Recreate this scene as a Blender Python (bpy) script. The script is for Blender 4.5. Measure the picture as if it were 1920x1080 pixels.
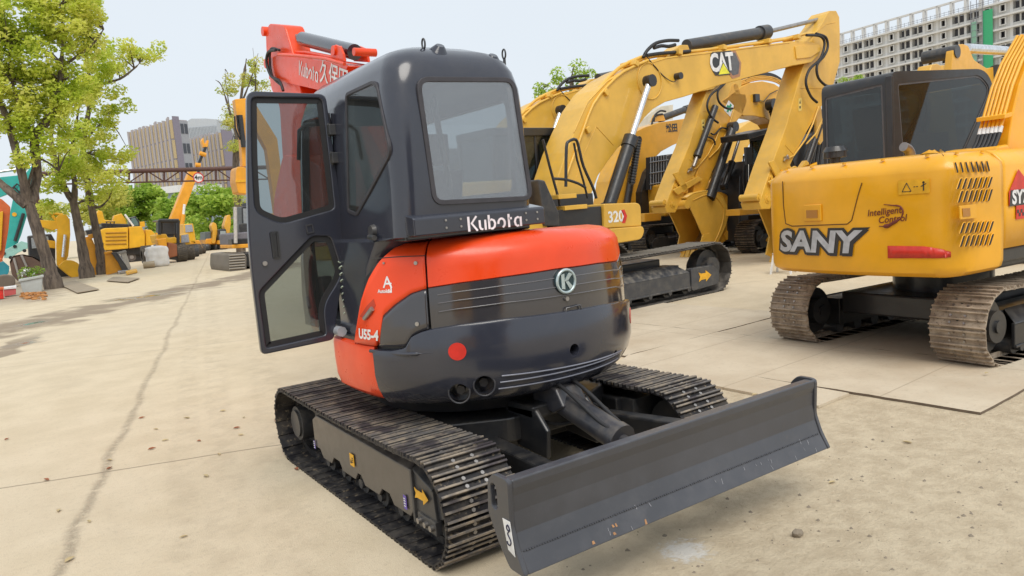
import bpy, bmesh, math, random
from mathutils import Vector, Matrix
random.seed(7)
for _o in list(bpy.data.objects): bpy.data.objects.remove(_o)
sc = bpy.context.scene
COL = sc.collection
RAD = math.radians

# ---------------------------------------------------------------- camera
CAMP = Vector((-2.42858, -4.11609, 1.67036)); YAW, PIT, ROL, FPX = .59047, -.11138, -.08115, 1390.81
FW = Vector((math.sin(YAW)*math.cos(PIT), math.cos(YAW)*math.cos(PIT), math.sin(PIT)))
_r = Vector((math.cos(YAW), -math.sin(YAW), 0)); _u = _r.cross(FW)
RT = math.cos(ROL)*_r + math.sin(ROL)*_u; UP = -math.sin(ROL)*_r + math.cos(ROL)*_u
cam = bpy.data.cameras.new('camera'); cam_o = bpy.data.objects.new('camera', cam); COL.objects.link(cam_o)
cam.sensor_width = 36; cam.lens = FPX/1920*36; cam.clip_start = .05; cam.clip_end = 3000
M = Matrix.Identity(4)
for i in range(3): M[i][0] = RT[i]; M[i][1] = UP[i]; M[i][2] = -FW[i]; M[i][3] = CAMP[i]
cam_o.matrix_world = M; sc.camera = cam_o
sc.render.resolution_x = 1024; sc.render.resolution_y = 576

# ---------------------------------------------------------------- sky, sun, exposure
SUN_EL, SUN_AZ = RAD(56), RAD(200)      # azimuth measured from +Y clockwise
w = bpy.data.worlds.new('World'); sc.world = w; w.use_nodes = True
nt = w.node_tree; nt.nodes.clear()
out = nt.nodes.new('ShaderNodeOutputWorld'); bg = nt.nodes.new('ShaderNodeBackground')
sky = nt.nodes.new('ShaderNodeTexSky'); sky.sky_type = 'NISHITA'; sky.sun_disc = False
sky.sun_elevation = SUN_EL; sky.sun_rotation = SUN_AZ; sky.air_density = 1.0; sky.dust_density = 3.0; sky.ozone_density = 1.5
mx = nt.nodes.new('ShaderNodeMixRGB'); mx.inputs[0].default_value = .88
tc = nt.nodes.new('ShaderNodeTexCoord'); ns = nt.nodes.new('ShaderNodeTexNoise'); ns.inputs['Scale'].default_value = 1.3; ns.inputs['Detail'].default_value = 5
rm = nt.nodes.new('ShaderNodeMapRange'); rm.inputs[3].default_value = .94; rm.inputs[4].default_value = 1.06
nt.links.new(tc.outputs['Generated'], ns.inputs['Vector']); nt.links.new(ns.outputs['Fac'], rm.inputs[0])
cl = nt.nodes.new('ShaderNodeVectorMath'); cl.operation = 'SCALE'; cl.inputs[0].default_value = (6.7, 7.2, 7.65)
nt.links.new(rm.outputs[0], cl.inputs['Scale'])
nt.links.new(sky.outputs[0], mx.inputs[1]); nt.links.new(cl.outputs[0], mx.inputs[2])
nt.links.new(mx.outputs[0], bg.inputs[0]); bg.inputs[1].default_value = .10; nt.links.new(bg.outputs[0], out.inputs[0])
sun = bpy.data.lights.new('sun', 'SUN'); sun.energy = 1.7; sun.angle = RAD(38); sun.color = (1, .95, .87)
sun_o = bpy.data.objects.new('sun', sun); COL.objects.link(sun_o)
sd = Vector((math.sin(SUN_AZ)*math.cos(SUN_EL), math.cos(SUN_AZ)*math.cos(SUN_EL), math.sin(SUN_EL)))
sun_o.rotation_euler = sd.to_track_quat('Z', 'Y').to_euler()
sc.view_settings.view_transform = 'Standard'; sc.view_settings.look = 'None'; sc.view_settings.gamma = 1
sc.view_settings.exposure = 0.35

# ---------------------------------------------------------------- frames and picking
def ray(x, y): return FW + (x-960)/FPX*RT - (y-540)/FPX*UP
class Frame:
    """local frame of a machine; picks points of a plane of that machine seen at a pixel of the 1920x1080 photograph"""
    def __init__(s, ox=0, oy=0, deg=0):
        s.o = Vector((ox, oy, 0)); s.h = RAD(deg)
        s.x = Vector((math.cos(s.h), math.sin(s.h), 0)); s.y = Vector((-math.sin(s.h), math.cos(s.h), 0))
    def lat(s, x, y, l):
        d = ray(x, y); t = (l-(CAMP-s.o).dot(s.y))/d.dot(s.y); p = CAMP+d*t-s.o; return Vector((p.dot(s.x), l, p.z))
    def lon(s, x, y, l):
        d = ray(x, y); t = (l-(CAMP-s.o).dot(s.x))/d.dot(s.x); p = CAMP+d*t-s.o; return Vector((l, p.dot(s.y), p.z))
    def z(s, x, y, z=0):
        d = ray(x, y); t = (z-CAMP.z)/d.z; p = CAMP+d*t-s.o; return Vector((p.dot(s.x), p.dot(s.y), z))
    def lats(s, pts, l): return [s.lat(x, y, l) for x, y in pts]
    def lons(s, pts, l): return [s.lon(x, y, l) for x, y in pts]
W = Frame()
V = lambda *a: Vector(a)

# ---------------------------------------------------------------- objects
def tag(o, label=None, cat=None, group=None, kind=None):
    if label: o['label'] = label
    if cat: o['category'] = cat
    if group: o['group'] = group
    if kind: o['kind'] = kind
    return o
def thing(name, label, cat, fr=None, group=None, loc=None, rz=0):
    o = bpy.data.objects.new(name, None); COL.objects.link(o); o.empty_display_size = .2
    if fr: o.location = fr.o; o.rotation_euler = (0, 0, fr.h)
    if loc is not None: o.location = loc; o.rotation_euler = (0, 0, rz)
    return tag(o, label, cat, group)
SPLIT = {'hose', 'steel_pipe', 'guard_bolt', 'handrail', 'rivet', 'lever', 'mirror_rail', 'hydraulic_coupling', 'blade_lug', 'step', 'stick_ear', 'plank'}
class MB:
    def __init__(s): s.v = []; s.f = []; s.m = []; s.cm = 0; s.sm = []; s.smooth = False; s.pc = []
    def mat(s, i): s.cm = i; return s
    def add(s, vs, fs, smooth=None):
        b = len(s.v); s.v += [tuple(v) for v in vs]
        sm = s.smooth if smooth is None else smooth
        for f in fs: s.f.append([i+b for i in f]); s.m.append(s.cm); s.sm.append(sm)
        return s
    def box(s, c, d, R=None):
        s.pc.append((len(s.v), len(s.f)))
        c = Vector(c); vs = []
        for i in (-1, 1):
            for j in (-1, 1):
                for k in (-1, 1):
                    p = Vector((i*d[0]/2, j*d[1]/2, k*d[2]/2)); vs.append(c+(R @ p if R else p))
        return s.add(vs, [(0,1,3,2),(4,6,7,5),(0,4,5,1),(2,3,7,6),(0,2,6,4),(1,5,7,3)], False)
    def b2(s, a, b):
        return s.box([(a[i]+b[i])/2 for i in range(3)], [abs(a[i]-b[i]) for i in range(3)])
    def prism(s, pts, vec):
        s.pc.append((len(s.v), len(s.f)))
        vec = Vector(vec); n = len(pts); vs = [Vector(p) for p in pts]; vs += [p+vec for p in vs]
        fs = [tuple(range(n)), tuple(range(2*n-1, n-1, -1))]+[(i, i+n, (i+1) % n+n, (i+1) % n) for i in range(n)]
        return s.add(vs, fs, False)
    def cyl(s, a, b, r, r2=None, n=16, cap=True):
        s.pc.append((len(s.v), len(s.f)))
        a = Vector(a); b = Vector(b); r2 = r if r2 is None else r2; d = (b-a).normalized()
        q = d.orthogonal().normalized(); t = d.cross(q); vs = []
        for i in range(n):
            an = 2*math.pi*i/n; e = q*math.cos(an)+t*math.sin(an); vs += [a+e*r, b+e*r2]
        s.add(vs, [(2*i, 2*((i+1) % n), 2*((i+1) % n)+1, 2*i+1) for i in range(n)], True)
        if cap:
            s.add(vs[0::2], [tuple(range(n-1, -1, -1))], False); s.add(vs[1::2], [tuple(range(n))], False)
        return s
    def tube(s, path, r, n=8, curve=0):
        s.pc.append((len(s.v), len(s.f)))
        P = [Vector(p) for p in path]; n0 = len(P)
        if curve:
            Q = []
            for i in range(len(P)-1):
                p0 = P[max(i-1, 0)]; p1 = P[i]; p2 = P[i+1]; p3 = P[min(i+2, len(P)-1)]
                for k in range(curve):
                    t = k/curve
                    Q.append(.5*((2*p1)+(p2-p0)*t+(2*p0-5*p1+4*p2-p3)*t*t+(3*p1-p0-3*p2+p3)*t**3))
            Q.append(P[-1]); P = Q
        vs = []; fs = []; q = None
        for i, p in enumerate(P):
            d = (P[min(i+1, len(P)-1)]-P[max(i-1, 0)]).normalized()
            if q is None: q = d.orthogonal().normalized()
            q = (q-d*q.dot(d)).normalized(); t = d.cross(q)
            rr = r[min(len(r)-1, round(i*(len(r)-1)/max(1, len(P)-1)))] if isinstance(r, (list, tuple)) else r
            for k in range(n):
                an = 2*math.pi*k/n; vs.append(p+(q*math.cos(an)+t*math.sin(an))*rr)
        for i in range(len(P)-1):
            for k in range(n): fs.append((i*n+k, i*n+(k+1) % n, (i+1)*n+(k+1) % n, (i+1)*n+k))
        s.add(vs, fs, True); s.add(vs[:n], [tuple(range(n-1, -1, -1))], False); s.add(vs[-n:], [tuple(range(n))], False)
        return s
    def grid(s, rows, smooth=True, closed=False):
        n = len(rows[0]); vs = [p for r in rows for p in r]; fs = []
        for i in range(len(rows)-1):
            for k in range(n if closed else n-1):
                fs.append((i*n+k, i*n+(k+1) % n, (i+1)*n+(k+1) % n, (i+1)*n+k))
        return s.add(vs, fs, smooth)
    def ring(s, outer, inner, vec):
        """panel between two loops of equal count, thickened by vec"""
        vec = Vector(vec); n = len(outer); O = [Vector(p) for p in outer]; I = [Vector(p) for p in inner]
        vs = O+I+[p+vec for p in O]+[p+vec for p in I]; fs = []
        for i in range(n):
            j = (i+1) % n
            fs += [(i, j, n+j, n+i), (2*n+j, 2*n+i, 3*n+i, 3*n+j), (j, i, 2*n+i, 2*n+j), (n+i, n+j, 3*n+j, 3*n+i)]
        return s.add(vs, fs, False)
    def build(s, name, mats, parent=None, bevel=0, solid=0, fix=True, seg=2, weld=False):
        if name in SPLIT and len(s.pc) > 1:
            pc = s.pc+[(len(s.v), len(s.f))]; r_ = None
            for (v0, f0), (v1, f1) in zip(pc, pc[1:]):
                q = MB(); q.v = s.v[v0:v1]; q.f = [[i-v0 for i in f] for f in s.f[f0:f1]]; q.m = s.m[f0:f1]; q.sm = s.sm[f0:f1]
                r_ = q.build(name, mats, parent, bevel, solid, fix, seg)
            return r_
        me = bpy.data.meshes.new(name); me.from_pydata(s.v, [], s.f)
        if not isinstance(mats, (list, tuple)): mats = [mats]
        for m in mats: me.materials.append(m)
        me.polygons.foreach_set('material_index', s.m); me.polygons.foreach_set('use_smooth', s.sm)
        if fix or weld:
            bm = bmesh.new(); bm.from_mesh(me)
            if weld: bmesh.ops.remove_doubles(bm, verts=bm.verts, dist=1e-5)
            bmesh.ops.recalc_face_normals(bm, faces=bm.faces); bm.to_mesh(me); bm.free()
        me.update()
        o = bpy.data.objects.new(name, me); COL.objects.link(o)
        if solid:
            sm = o.modifiers.new('solidify', 'SOLIDIFY'); sm.thickness = solid; sm.offset = -1
        if bevel:
            b = o.modifiers.new('bevel', 'BEVEL'); b.width = bevel; b.segments = seg; b.limit_method = 'ANGLE'; b.angle_limit = RAD(35)
        if parent: o.parent = parent
        return o
def rrect(c, u, v, w, h, r, n=5):
    """rounded rectangle loop: centre c, unit axes u v"""
    c = Vector(c); P = []
    for (sx, sy, a0) in ((1, 1, 0), (-1, 1, 90), (-1, -1, 180), (1, -1, 270)):
        for k in range(n+1):
            a = RAD(a0+90*k/n); P.append(c+u*(sx*(w/2-r)+r*math.cos(a))+v*(sy*(h/2-r)+r*math.sin(a)))
    return P
def rpoly(pts, r, n=4):
    """round the corners of a polygon"""
    P = [Vector(p) for p in pts]; out_ = []
    for i, p in enumerate(P):
        a = P[i-1]; b = P[(i+1) % len(P)]; ri = r[i] if isinstance(r, (list, tuple)) else r
        da = (a-p); db = (b-p); ra = min(ri, da.length*.45); rb = min(ri, db.length*.45)
        if ri <= 0: out_.append(p); continue
        s0 = p+da.normalized()*ra; s1 = p+db.normalized()*rb
        for k in range(n+1):
            t = k/n; out_.append(s0*(1-t)**2+p*2*t*(1-t)+s1*t*t)
    return out_
def inset(pts, d):
    """shrink a planar loop by about d towards its inside"""
    n = len(pts); c = sum(pts, Vector())/n
    nr = Vector()
    for i in range(n): nr += (pts[i]-c).cross(pts[(i+1) % n]-c)
    nr.normalize(); res = []
    for i in range(n):
        e = (pts[(i+1) % n]-pts[i-1]); 
        if e.length < 1e-9: res.append(pts[i]); continue
        res.append(pts[i]+nr.cross(e.normalized())*d)
    return res
def mesh_bool(o, cutters):
    for c in cutters:
        c.parent = o.parent
        m = o.modifiers.new('cut', 'BOOLEAN'); m.object = c; m.operation = 'DIFFERENCE'; m.solver = 'EXACT'
    dg = bpy.context.evaluated_depsgraph_get(); dg.update()
    me = bpy.data.meshes.new_from_object(o.evaluated_get(dg)); old = o.data; o.modifiers.clear(); o.data = me
    for c in cutters: bpy.data.objects.remove(c)
    return o
def text_mesh(txt, size=1, bold=0, shear=0, extrude=0, spacing=1):
    """text as mesh data, centred, in the XY plane"""
    cu = bpy.data.curves.new('txt', 'FONT'); cu.body = txt; cu.size = size; cu.align_x = 'CENTER'; cu.align_y = 'CENTER'
    cu.offset = bold; cu.shear = shear; cu.extrude = extrude; cu.space_character = spacing; cu.resolution_u = 3
    to = bpy.data.objects.new('txt', cu); COL.objects.link(to); dg = bpy.context.evaluated_depsgraph_get(); dg.update()
    me = bpy.data.meshes.new_from_object(to.evaluated_get(dg)); bpy.data.objects.remove(to)
    vs = [v.co.copy() for v in me.vertices]; fs = [tuple(p.vertices) for p in me.polygons]
    return vs, fs
def text(mb, txt, size, fn, **k):
    """add text to mesh builder, mapping each flat vertex (x,y,z) by fn"""
    vs, fs = text_mesh(txt, size, **k); mb.add([fn(v) for v in vs], fs, False); return mb
LOGO = {'K': (.66, [[(.07, 0), (.07, 1)], [(.60, 1.0), (.26, .53), (.62, 0)]]), 'u': (.56, [[(.07, .70), (.07, .24), (.13, .10), (.27, .055)], [(.44, .70), (.44, .16), (.44, .0)]]),
        'b': (.56, [[(.07, 1), (.07, .03)], [(.07+.03, .60), (.25, .68), (.40, .60), (.47, .40), (.42, .16), (.28, .05), (.16, .06)]]), 'o': (.62, [[(.29+.22*math.cos(a), .37+.31*math.sin(a)) for a in [RAD(-75+i*22) for i in range(13)]]]),
        't': (.40, [[(.12, .95), (.12, .03)], [(.12, .64), (.34, .64)]]), 'a': (.60, [[(.44, .62), (.30, .68), (.14, .60), (.07, .38), (.12, .16), (.24, .06), (.36, .10)], [(.49, .70), (.49, .02)]])}
def logo_word(mb, word, h, fn, w=.115):
    tot = sum(LOGO[c][0]+.06 for c in word)-.06; x0 = -tot/2
    for c in word:
        for st in LOGO[c][1]:
            P = [Vector(p) for p in st]; L = []; R = []
            for i, p in enumerate(P):
                d = (P[min(i+1, len(P)-1)]-P[max(i-1, 0)]).normalized(); n_ = Vector((-d.y, d.x))*w/2*(1.0 if 0 < i < len(P)-1 or len(P) == 2 else .9)
                L.append(fn(((x0+p.x+n_.x)*h, (p.y-.5+n_.y)*h, 0))); R.append(fn(((x0+p.x-n_.x)*h, (p.y-.5-n_.y)*h, 0)))
            n_ = len(P); mb.add(L+R, [(i, i+1, n_+i+1, n_+i) for i in range(n_-1)], False)
        x0 += LOGO[c][0]+.06
    return mb
def on(c, u, v):
    """map flat xy to a plane at c with axes u, v"""
    c = Vector(c); u = Vector(u).normalized(); v = Vector(v).normalized(); n = u.cross(v)
    return lambda p: c+u*p[0]+v*p[1]+n*(p[2] if len(p) > 2 else 0)

# ---------------------------------------------------------------- materials
MT = {}
def nodes(m):
    m.use_nodes = True; t = m.node_tree; t.nodes.clear(); return t
class NB:
    def __init__(s, m): s.t = nodes(m); s.o = s.n('OutputMaterial')
    def n(s, ty, **k):
        x = s.t.nodes.new('ShaderNode'+ty)
        for a, b in k.items(): setattr(x, a, b)
        return x
    def l(s, a, b): s.t.links.new(a, b)
    def set(s, sock, v):
        if hasattr(v, 'is_linked') or hasattr(v, 'links'): s.l(v, sock)
        else:
            if isinstance(v, (tuple, list)) and len(v) == 3 and sock.type == 'RGBA': v = (*v, 1)
            sock.default_value = v
    def obj(s): return s.n('TexCoord').outputs['Object']
    def world(s): return s.n('NewGeometry').outputs['Position']
    def noise(s, vec, scale, detail=4, rough=.55, stretch=None):
        if stretch:
            mp = s.n('Mapping'); mp.inputs['Scale'].default_value = stretch; s.l(vec, mp.inputs['Vector']); vec = mp.outputs[0]
        x = s.n('TexNoise'); x.inputs['Scale'].default_value = scale; x.inputs['Detail'].default_value = detail; x.inputs['Roughness'].default_value = rough
        s.l(vec, x.inputs['Vector']); return x.outputs['Fac']
    def ramp(s, f, a, b, lo=0, hi=1):
        x = s.n('MapRange', clamp=True); x.interpolation_type = 'SMOOTHSTEP'; s.set(x.inputs[0], f)
        for i, v in ((1, a), (2, b), (3, lo), (4, hi)): x.inputs[i].default_value = v
        return x.outputs[0]
    def mix(s, f, a, b, mode='MIX'):
        x = s.n('MixRGB', blend_type=mode); s.set(x.inputs[0], f); s.set(x.inputs[1], a); s.set(x.inputs[2], b); return x.outputs[0]
    def math(s, op, a, b=0.0, c=0.0):
        x = s.n('Math', operation=op); s.set(x.inputs[0], a); s.set(x.inputs[1], b); s.set(x.inputs[2], c); return x.outputs[0]
    def bump(s, h, st=.3, dist=.01):
        x = s.n('Bump'); x.inputs['Strength'].default_value = st; x.inputs['Distance'].default_value = dist; s.l(h, x.inputs['Height']); return x.outputs[0]
    def bsdf(s, **k):
        x = s.n('BsdfPrincipled')
        for a, b in k.items(): s.set(x.inputs[a.replace('_', ' ')], b)
        s.l(x.outputs[0], s.o.inputs[0]); return x
def newmat(name): m = bpy.data.materials.new(name); return m
def paint(name, col, rough=.32, coat=.35, dust=.25, dustcol=(.36, .30, .22), wear=0, metal=0, bump=.12):
    if name in MT: return MT[name]
    m = newmat(name); b = NB(m); P = b.obj()
    n1 = b.noise(P, 1.7, 5); n2 = b.noise(P, 9, 6, .65); n3 = b.noise(P, 60, 3)
    c = b.mix(b.ramp(n1, .3, .7), tuple(x*.88 for x in col), tuple(min(1, x*1.08) for x in col))
    # dust lies on faces that look up, in patches
    g = b.n('NewGeometry'); sp = b.n('SeparateXYZ'); b.l(g.outputs['Normal'], sp.inputs[0])
    upf = b.ramp(sp.outputs[2], -.2, .9, .25, 1)
    d = b.math('MULTIPLY', b.math('MULTIPLY', b.ramp(n2, .38, .75), upf), dust)
    c = b.mix(d, c, dustcol)
    if wear:
        wn = b.ramp(b.noise(P, 26, 5, .7), .62, .70, 0, wear); c = b.mix(wn, c, (.30, .20, .12))
    r = b.math('ADD', b.ramp(n2, .3, .8, rough*.8, rough*1.35), b.math('MULTIPLY', d, .5))
    b.bsdf(Base_Color=c, Roughness=r, Metallic=metal, Coat_Weight=coat, Coat_Roughness=.12, Normal=b.bump(n3, bump, .002))
    MT[name] = m; return m
def plain(name, col, rough=.6, metal=0, emis=None):
    if name in MT: return MT[name]
    m = newmat(name); b = NB(m); P = b.obj(); n1 = b.noise(P, 14, 4)
    c = b.mix(b.ramp(n1, .3, .7), tuple(x*.85 for x in col), tuple(min(1, x*1.1) for x in col))
    b.bsdf(Base_Color=c, Roughness=rough, Metallic=metal); MT[name] = m; return m
def glass(name, tint, refl=.12, dirt=.06, dirtcol=(.5, .5, .48)):
    if name in MT: return MT[name]
    m = newmat(name); b = NB(m); P = b.obj()
    tr = b.n('BsdfTransparent'); tr.inputs[0].default_value = (*tint, 1)
    gl = b.n('BsdfGlossy'); gl.inputs['Roughness'].default_value = .03; gl.inputs[0].default_value = (1, 1, 1, 1)
    g_ = b.n('NewGeometry'); dt = b.n('VectorMath', operation='DOT_PRODUCT'); b.l(g_.outputs['Incoming'], dt.inputs[0]); b.l(g_.outputs['Normal'], dt.inputs[1])
    cs = b.math('SUBTRACT', 1, b.math('ABSOLUTE', dt.outputs['Value']))
    f = b.math('ADD', refl*.5, b.math('MULTIPLY', b.math('POWER', cs, 5), .9-refl*.5))
    ms = b.n('MixShader'); b.l(f, ms.inputs[0]); b.l(tr.outputs[0], ms.inputs[1]); b.l(gl.outputs[0], ms.inputs[2])
    df = b.n('BsdfDiffuse'); df.inputs[0].default_value = (*dirtcol, 1)
    m2 = b.n('MixShader'); b.l(b.ramp(b.noise(P, 2.0, 3, .5), .3, .75, dirt*.6, dirt*1.4), m2.inputs[0]); b.l(ms.outputs[0], m2.inputs[1]); b.l(df.outputs[0], m2.inputs[2])
    b.l(m2.outputs[0], b.o.inputs[0]); MT[name] = m; return m

GRAPH = paint('graphite_paint', (.031, .034, .049), .20, .55, .04)
GRAPHD = paint('graphite_chassis', (.030, .032, .042), .42, .25, .30)
GREYG = paint('gloss_grey_panel', (.042, .040, .046), .10, 1.0, .02, bump=.05)
ORG = paint('orange_red_paint', (.84, .062, .005), .33, .16, .05, bump=.05)
CATY = paint('warm_yellow_paint', (.74, .43, .055), .42, .2, .20, (.42, .36, .26))
CATY2 = paint('mid_yellow_paint', (.74, .38, .030), .42, .2, .25, (.42, .36, .26))
SANYY = paint('deep_yellow_paint', (.85, .41, .010), .36, .2, .08, (.6, .42, .2))
BLK = paint('black_paint', (.016, .017, .020), .40, .25, .12)
DKG = paint('dark_grey_paint', (.035, .037, .042), .45, .2, .35)
CHROME = plain('chrome_rod', (.75, .76, .78), .18, .9)
RUBBER = plain('rubber_hose', (.022, .022, .024), .55)
SEAL = plain('rubber_seal', (.05, .047, .055), .5)
WHITE = plain('white_vinyl', (.78, .78, .78), .4)
SILV = plain('silver_vinyl', (.48, .50, .54), .35, .3)
STEEL = plain('steel_bolt', (.38, .36, .34), .42, .8)
DECY = plain('yellow_decal', (.80, .42, .02), .45)
RED = plain('red_reflector', (.65, .03, .02), .3)
DIRTB = plain('dried_mud', (.17, .12, .075), .95)
CABIN = plain('cabin_black', (.018, .018, .02), .7)
SEATC = plain('seat_cloth', (.05, .05, .055), .9)
GL_K = glass('cab_glass_light', (.84, .86, .88), .34, .07, (.36, .36, .39))
GL_S = glass('cab_glass_side', (.52, .57, .58), .12, .03)
GL_D = glass('cab_glass_dark', (.36, .42, .44), .10, .02)
def shoe_mats():
    m = newmat('track_shoe_steel'); b = NB(m); P = b.world()
    n = b.noise(P, 9, 6, .65); n2 = b.noise(P, 34, 4)
    c = b.mix(b.ramp(n, .42, .66), (.022, .021, .024), (.075, .066, .058)); c = b.mix(b.ramp(n2, .58, .75), c, (.25, .20, .14))
    b.bsdf(Base_Color=c, Roughness=b.ramp(n, .3, .7, .38, .85), Metallic=.35, Normal=b.bump(n2, .3, .004))
    e = newmat('grouser_worn'); b = NB(e); P = b.world(); n = b.noise(P, 11, 6, .7)
    c = b.mix(b.ramp(n, .38, .66), (.14, .13, .125), (.34, .28, .21)); c = b.mix(b.ramp(b.noise(P, 5, 3), .52, .66), c, (.06, .05, .055))
    b.bsdf(Base_Color=c, Roughness=.6, Metallic=.3, Normal=b.bump(n, .4, .004))
    return m, e
SHOE, GROUS = shoe_mats()
def tan_shoe():
    m = newmat('track_shoe_tan'); b = NB(m); P = b.world(); n = b.noise(P, 7, 6, .65); n2 = b.noise(P, 40, 4)
    c = b.mix(b.ramp(n, .35, .68), (.24, .185, .135), (.45, .37, .28)); c = b.mix(b.ramp(n2, .55, .75), c, (.10, .07, .05))
    b.bsdf(Base_Color=c, Roughness=.82, Normal=b.bump(n2, .4, .004)); return m
TAN = tan_shoe()

# ================================================================ the ground
def ground():
    m = newmat('yard_concrete'); b = NB(m); P = b.world()
    sp = b.n('SeparateXYZ'); b.l(P, sp.inputs[0]); X, Yc = sp.outputs[0], sp.outputs[1]
    wob = b.noise(P, .9, 4); fine = b.noise(P, 28, 6, .7); mid = b.noise(P, 2.2, 6, .6); big = b.noise(P, .16, 4, .5); grit = b.noise(P, 150, 3, .6)
    def line(a, c, width, s0=None, s1=None, wb=.10, edge=.5):
        a = Vector(a[:2]); c = Vector(c[:2]); d = (c-a).normalized(); n_ = Vector((-d.y, d.x))
        dist = b.math('ADD', b.math('ADD', b.math('MULTIPLY', X, n_.x), b.math('MULTIPLY', Yc, n_.y)), -(a.dot(n_)))
        dist = b.math('ADD', dist, b.math('MULTIPLY', b.math('SUBTRACT', wob, .5), wb))
        dist = b.math('ABSOLUTE', dist)
        f = b.math('SUBTRACT', 1, b.ramp(dist, width*edge, width))
        if s0 is not None:
            t = b.math('ADD', b.math('ADD', b.math('MULTIPLY', X, d.x), b.math('MULTIPLY', Yc, d.y)), -(a.dot(d)))
            f = b.math('MULTIPLY', f, b.math('MULTIPLY', b.ramp(t, s0, s0+.2), b.math('SUBTRACT', 1, b.ramp(t, s1-.2, s1))))
        return f
    c = b.mix(b.ramp(mid, .3, .7), (.575, .475, .325), (.655, .55, .39))
    c = b.mix(b.ramp(big, .42, .66, 0, .4), c, (.62, .54, .41))
    st = b.ramp(b.noise(P, 1.1, 7, .7, (1, .25, 1)), .55, .78, 0, .35); c = b.mix(st, c, (.44, .37, .27))
    c = b.mix(b.ramp(fine, .50, .75, 0, .42), c, (.38, .31, .22)); c = b.mix(b.ramp(grit, .58, .72, 0, .5), c, (.74, .67, .55))
    c = b.mix(b.ramp(grit, .30, .40, .5, 0), c, (.22, .17, .12))
    # coarse dirty ground at the right foreground
    q0 = W.z(1100, 760); 
    n0 = Vector((.80, -.60)); 
    g = b.math('ADD', b.math('ADD', b.math('MULTIPLY', X, n0.x), b.math('MULTIPLY', Yc, n0.y)), b.math('MULTIPLY', b.math('SUBTRACT', mid, .5), 1.6))
    gm = b.ramp(g, -.1, 1.4)
    rough_c = b.mix(b.ramp(b.noise(P, 7, 7, .75), .36, .66), (.46, .37, .25), (.63, .53, .375))
    gm = b.math('MULTIPLY', gm, b.math('SUBTRACT', 1, b.ramp(b.math('ADD', Yc, b.math('MULTIPLY', X, .1)), .2, 1.6)))
    c = b.mix(b.math('MULTIPLY', gm, .8), c, rough_c)
    # joints and cracks
    j1 = line(W.z(120, 1040), W.z(380, 500), .065, wb=.20, edge=.0)
    j1 = b.math('MULTIPLY', j1, b.ramp(b.noise(P, 13, 6, .75), .40, .60, .05, 1))
    c = b.mix(b.math('MULTIPLY', j1, .48), c, (.36, .285, .205))
    for (a_, c_, wd, k) in ((W.z(0, 915), W.z(520, 835), .016, .6), (W.z(0, 690), W.z(480, 635), .014, .4), (W.z(0, 590), W.z(450, 560), .03, .3)):
        c = b.mix(b.math('MULTIPLY', line(a_, c_, wd, wb=.08), k), c, (.17, .13, .09))
    # faint tyre tracks, broken up
    for (a_, c_, wd) in ((W.z(430, 1080), W.z(400, 640), .16), (W.z(330, 1080), W.z(350, 760), .13), (W.z(560, 1080), W.z(470, 560), .2)):
        c = b.mix(b.math('MULTIPLY', b.math('MULTIPLY', line(a_, c_, wd, wb=.2, edge=.5), b.ramp(b.noise(P, 5, 6, .7), .42, .62)), .22), c, (.36, .29, .20))
    # pale splash of paint
    sp0 = W.z(1283, 1033); vd = b.n('VectorMath', operation='DISTANCE'); b.l(P, vd.inputs[0]); vd.inputs[1].default_value = sp0
    sp_ = b.math('SUBTRACT', 1, b.ramp(b.math('ADD', vd.outputs['Value'], b.math('MULTIPLY', b.math('SUBTRACT', fine, .5), .35)), .05, .14))
    c = b.mix(b.math('MULTIPLY', sp_, .7), c, (.72, .72, .70))
    # damp track and puddle on the left
    wet = line(W.z(-60, 690), W.z(150, 590), .30, wb=1.2, edge=.5)
    wet2 = line(W.z(-40, 628), W.z(330, 546), 1.25, s0=-1, s1=17, wb=4.0, edge=.3)
    wet = b.math('MAXIMUM', b.math('MULTIPLY', wet, b.math('SUBTRACT', 1, b.ramp(Yc, 11, 13))), wet2)
    wet = b.math('MULTIPLY', wet, b.ramp(b.noise(P, .8, 5, .6), .28, .44))
    c = b.mix(b.math('MULTIPLY', wet, .8), c, (.22, .165, .115))
    pud = b.math('MULTIPLY', wet, b.ramp(b.noise(P, .35, 3, .5), .52, .60))
    r = b.math('SUBTRACT', .93, b.math('MULTIPLY', pud, .86)); r = b.math('MAXIMUM', r, .04)
    # earth beside the trees
    e = b.ramp(b.math('ADD', b.math('SUBTRACT', X, b.math('MULTIPLY', Yc, .155)), b.math('MULTIPLY', b.math('SUBTRACT', mid, .5), 2.0)), -5.4, -4.2)
    e = b.math('MULTIPLY', b.math('SUBTRACT', 1, e), b.math('MULTIPLY', b.ramp(Yc, 19, 24), b.math('SUBTRACT', 1, b.ramp(Yc, 45, 55))))
    c = b.mix(b.math('MULTIPLY', e, .7), c, b.mix(b.ramp(fine, .35, .65), (.20, .155, .11), (.34, .28, .21)))
    h = b.math('ADD', b.math('MULTIPLY', fine, b.math('ADD', .25, b.math('MULTIPLY', gm, 1.1))), b.math('MULTIPLY', grit, .2))
    h = b.math('SUBTRACT', h, b.math('MULTIPLY', j1, .6)); h = b.math('MULTIPLY', h, b.math('SUBTRACT', 1, pud))
    b.bsdf(Base_Color=c, Roughness=r, Normal=b.bump(h, .8, .018))
    g_ = MB(); N = 1500
    g_.add([(-N, -60, 0), (N, -60, 0), (N, 2400, 0), (-N, 2400, 0)], [(0, 1, 2, 3)], False)
    tag(g_.build('ground', m, fix=False), 'pale dusty concrete yard', kind='structure'); g_ = None
ground()

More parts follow.
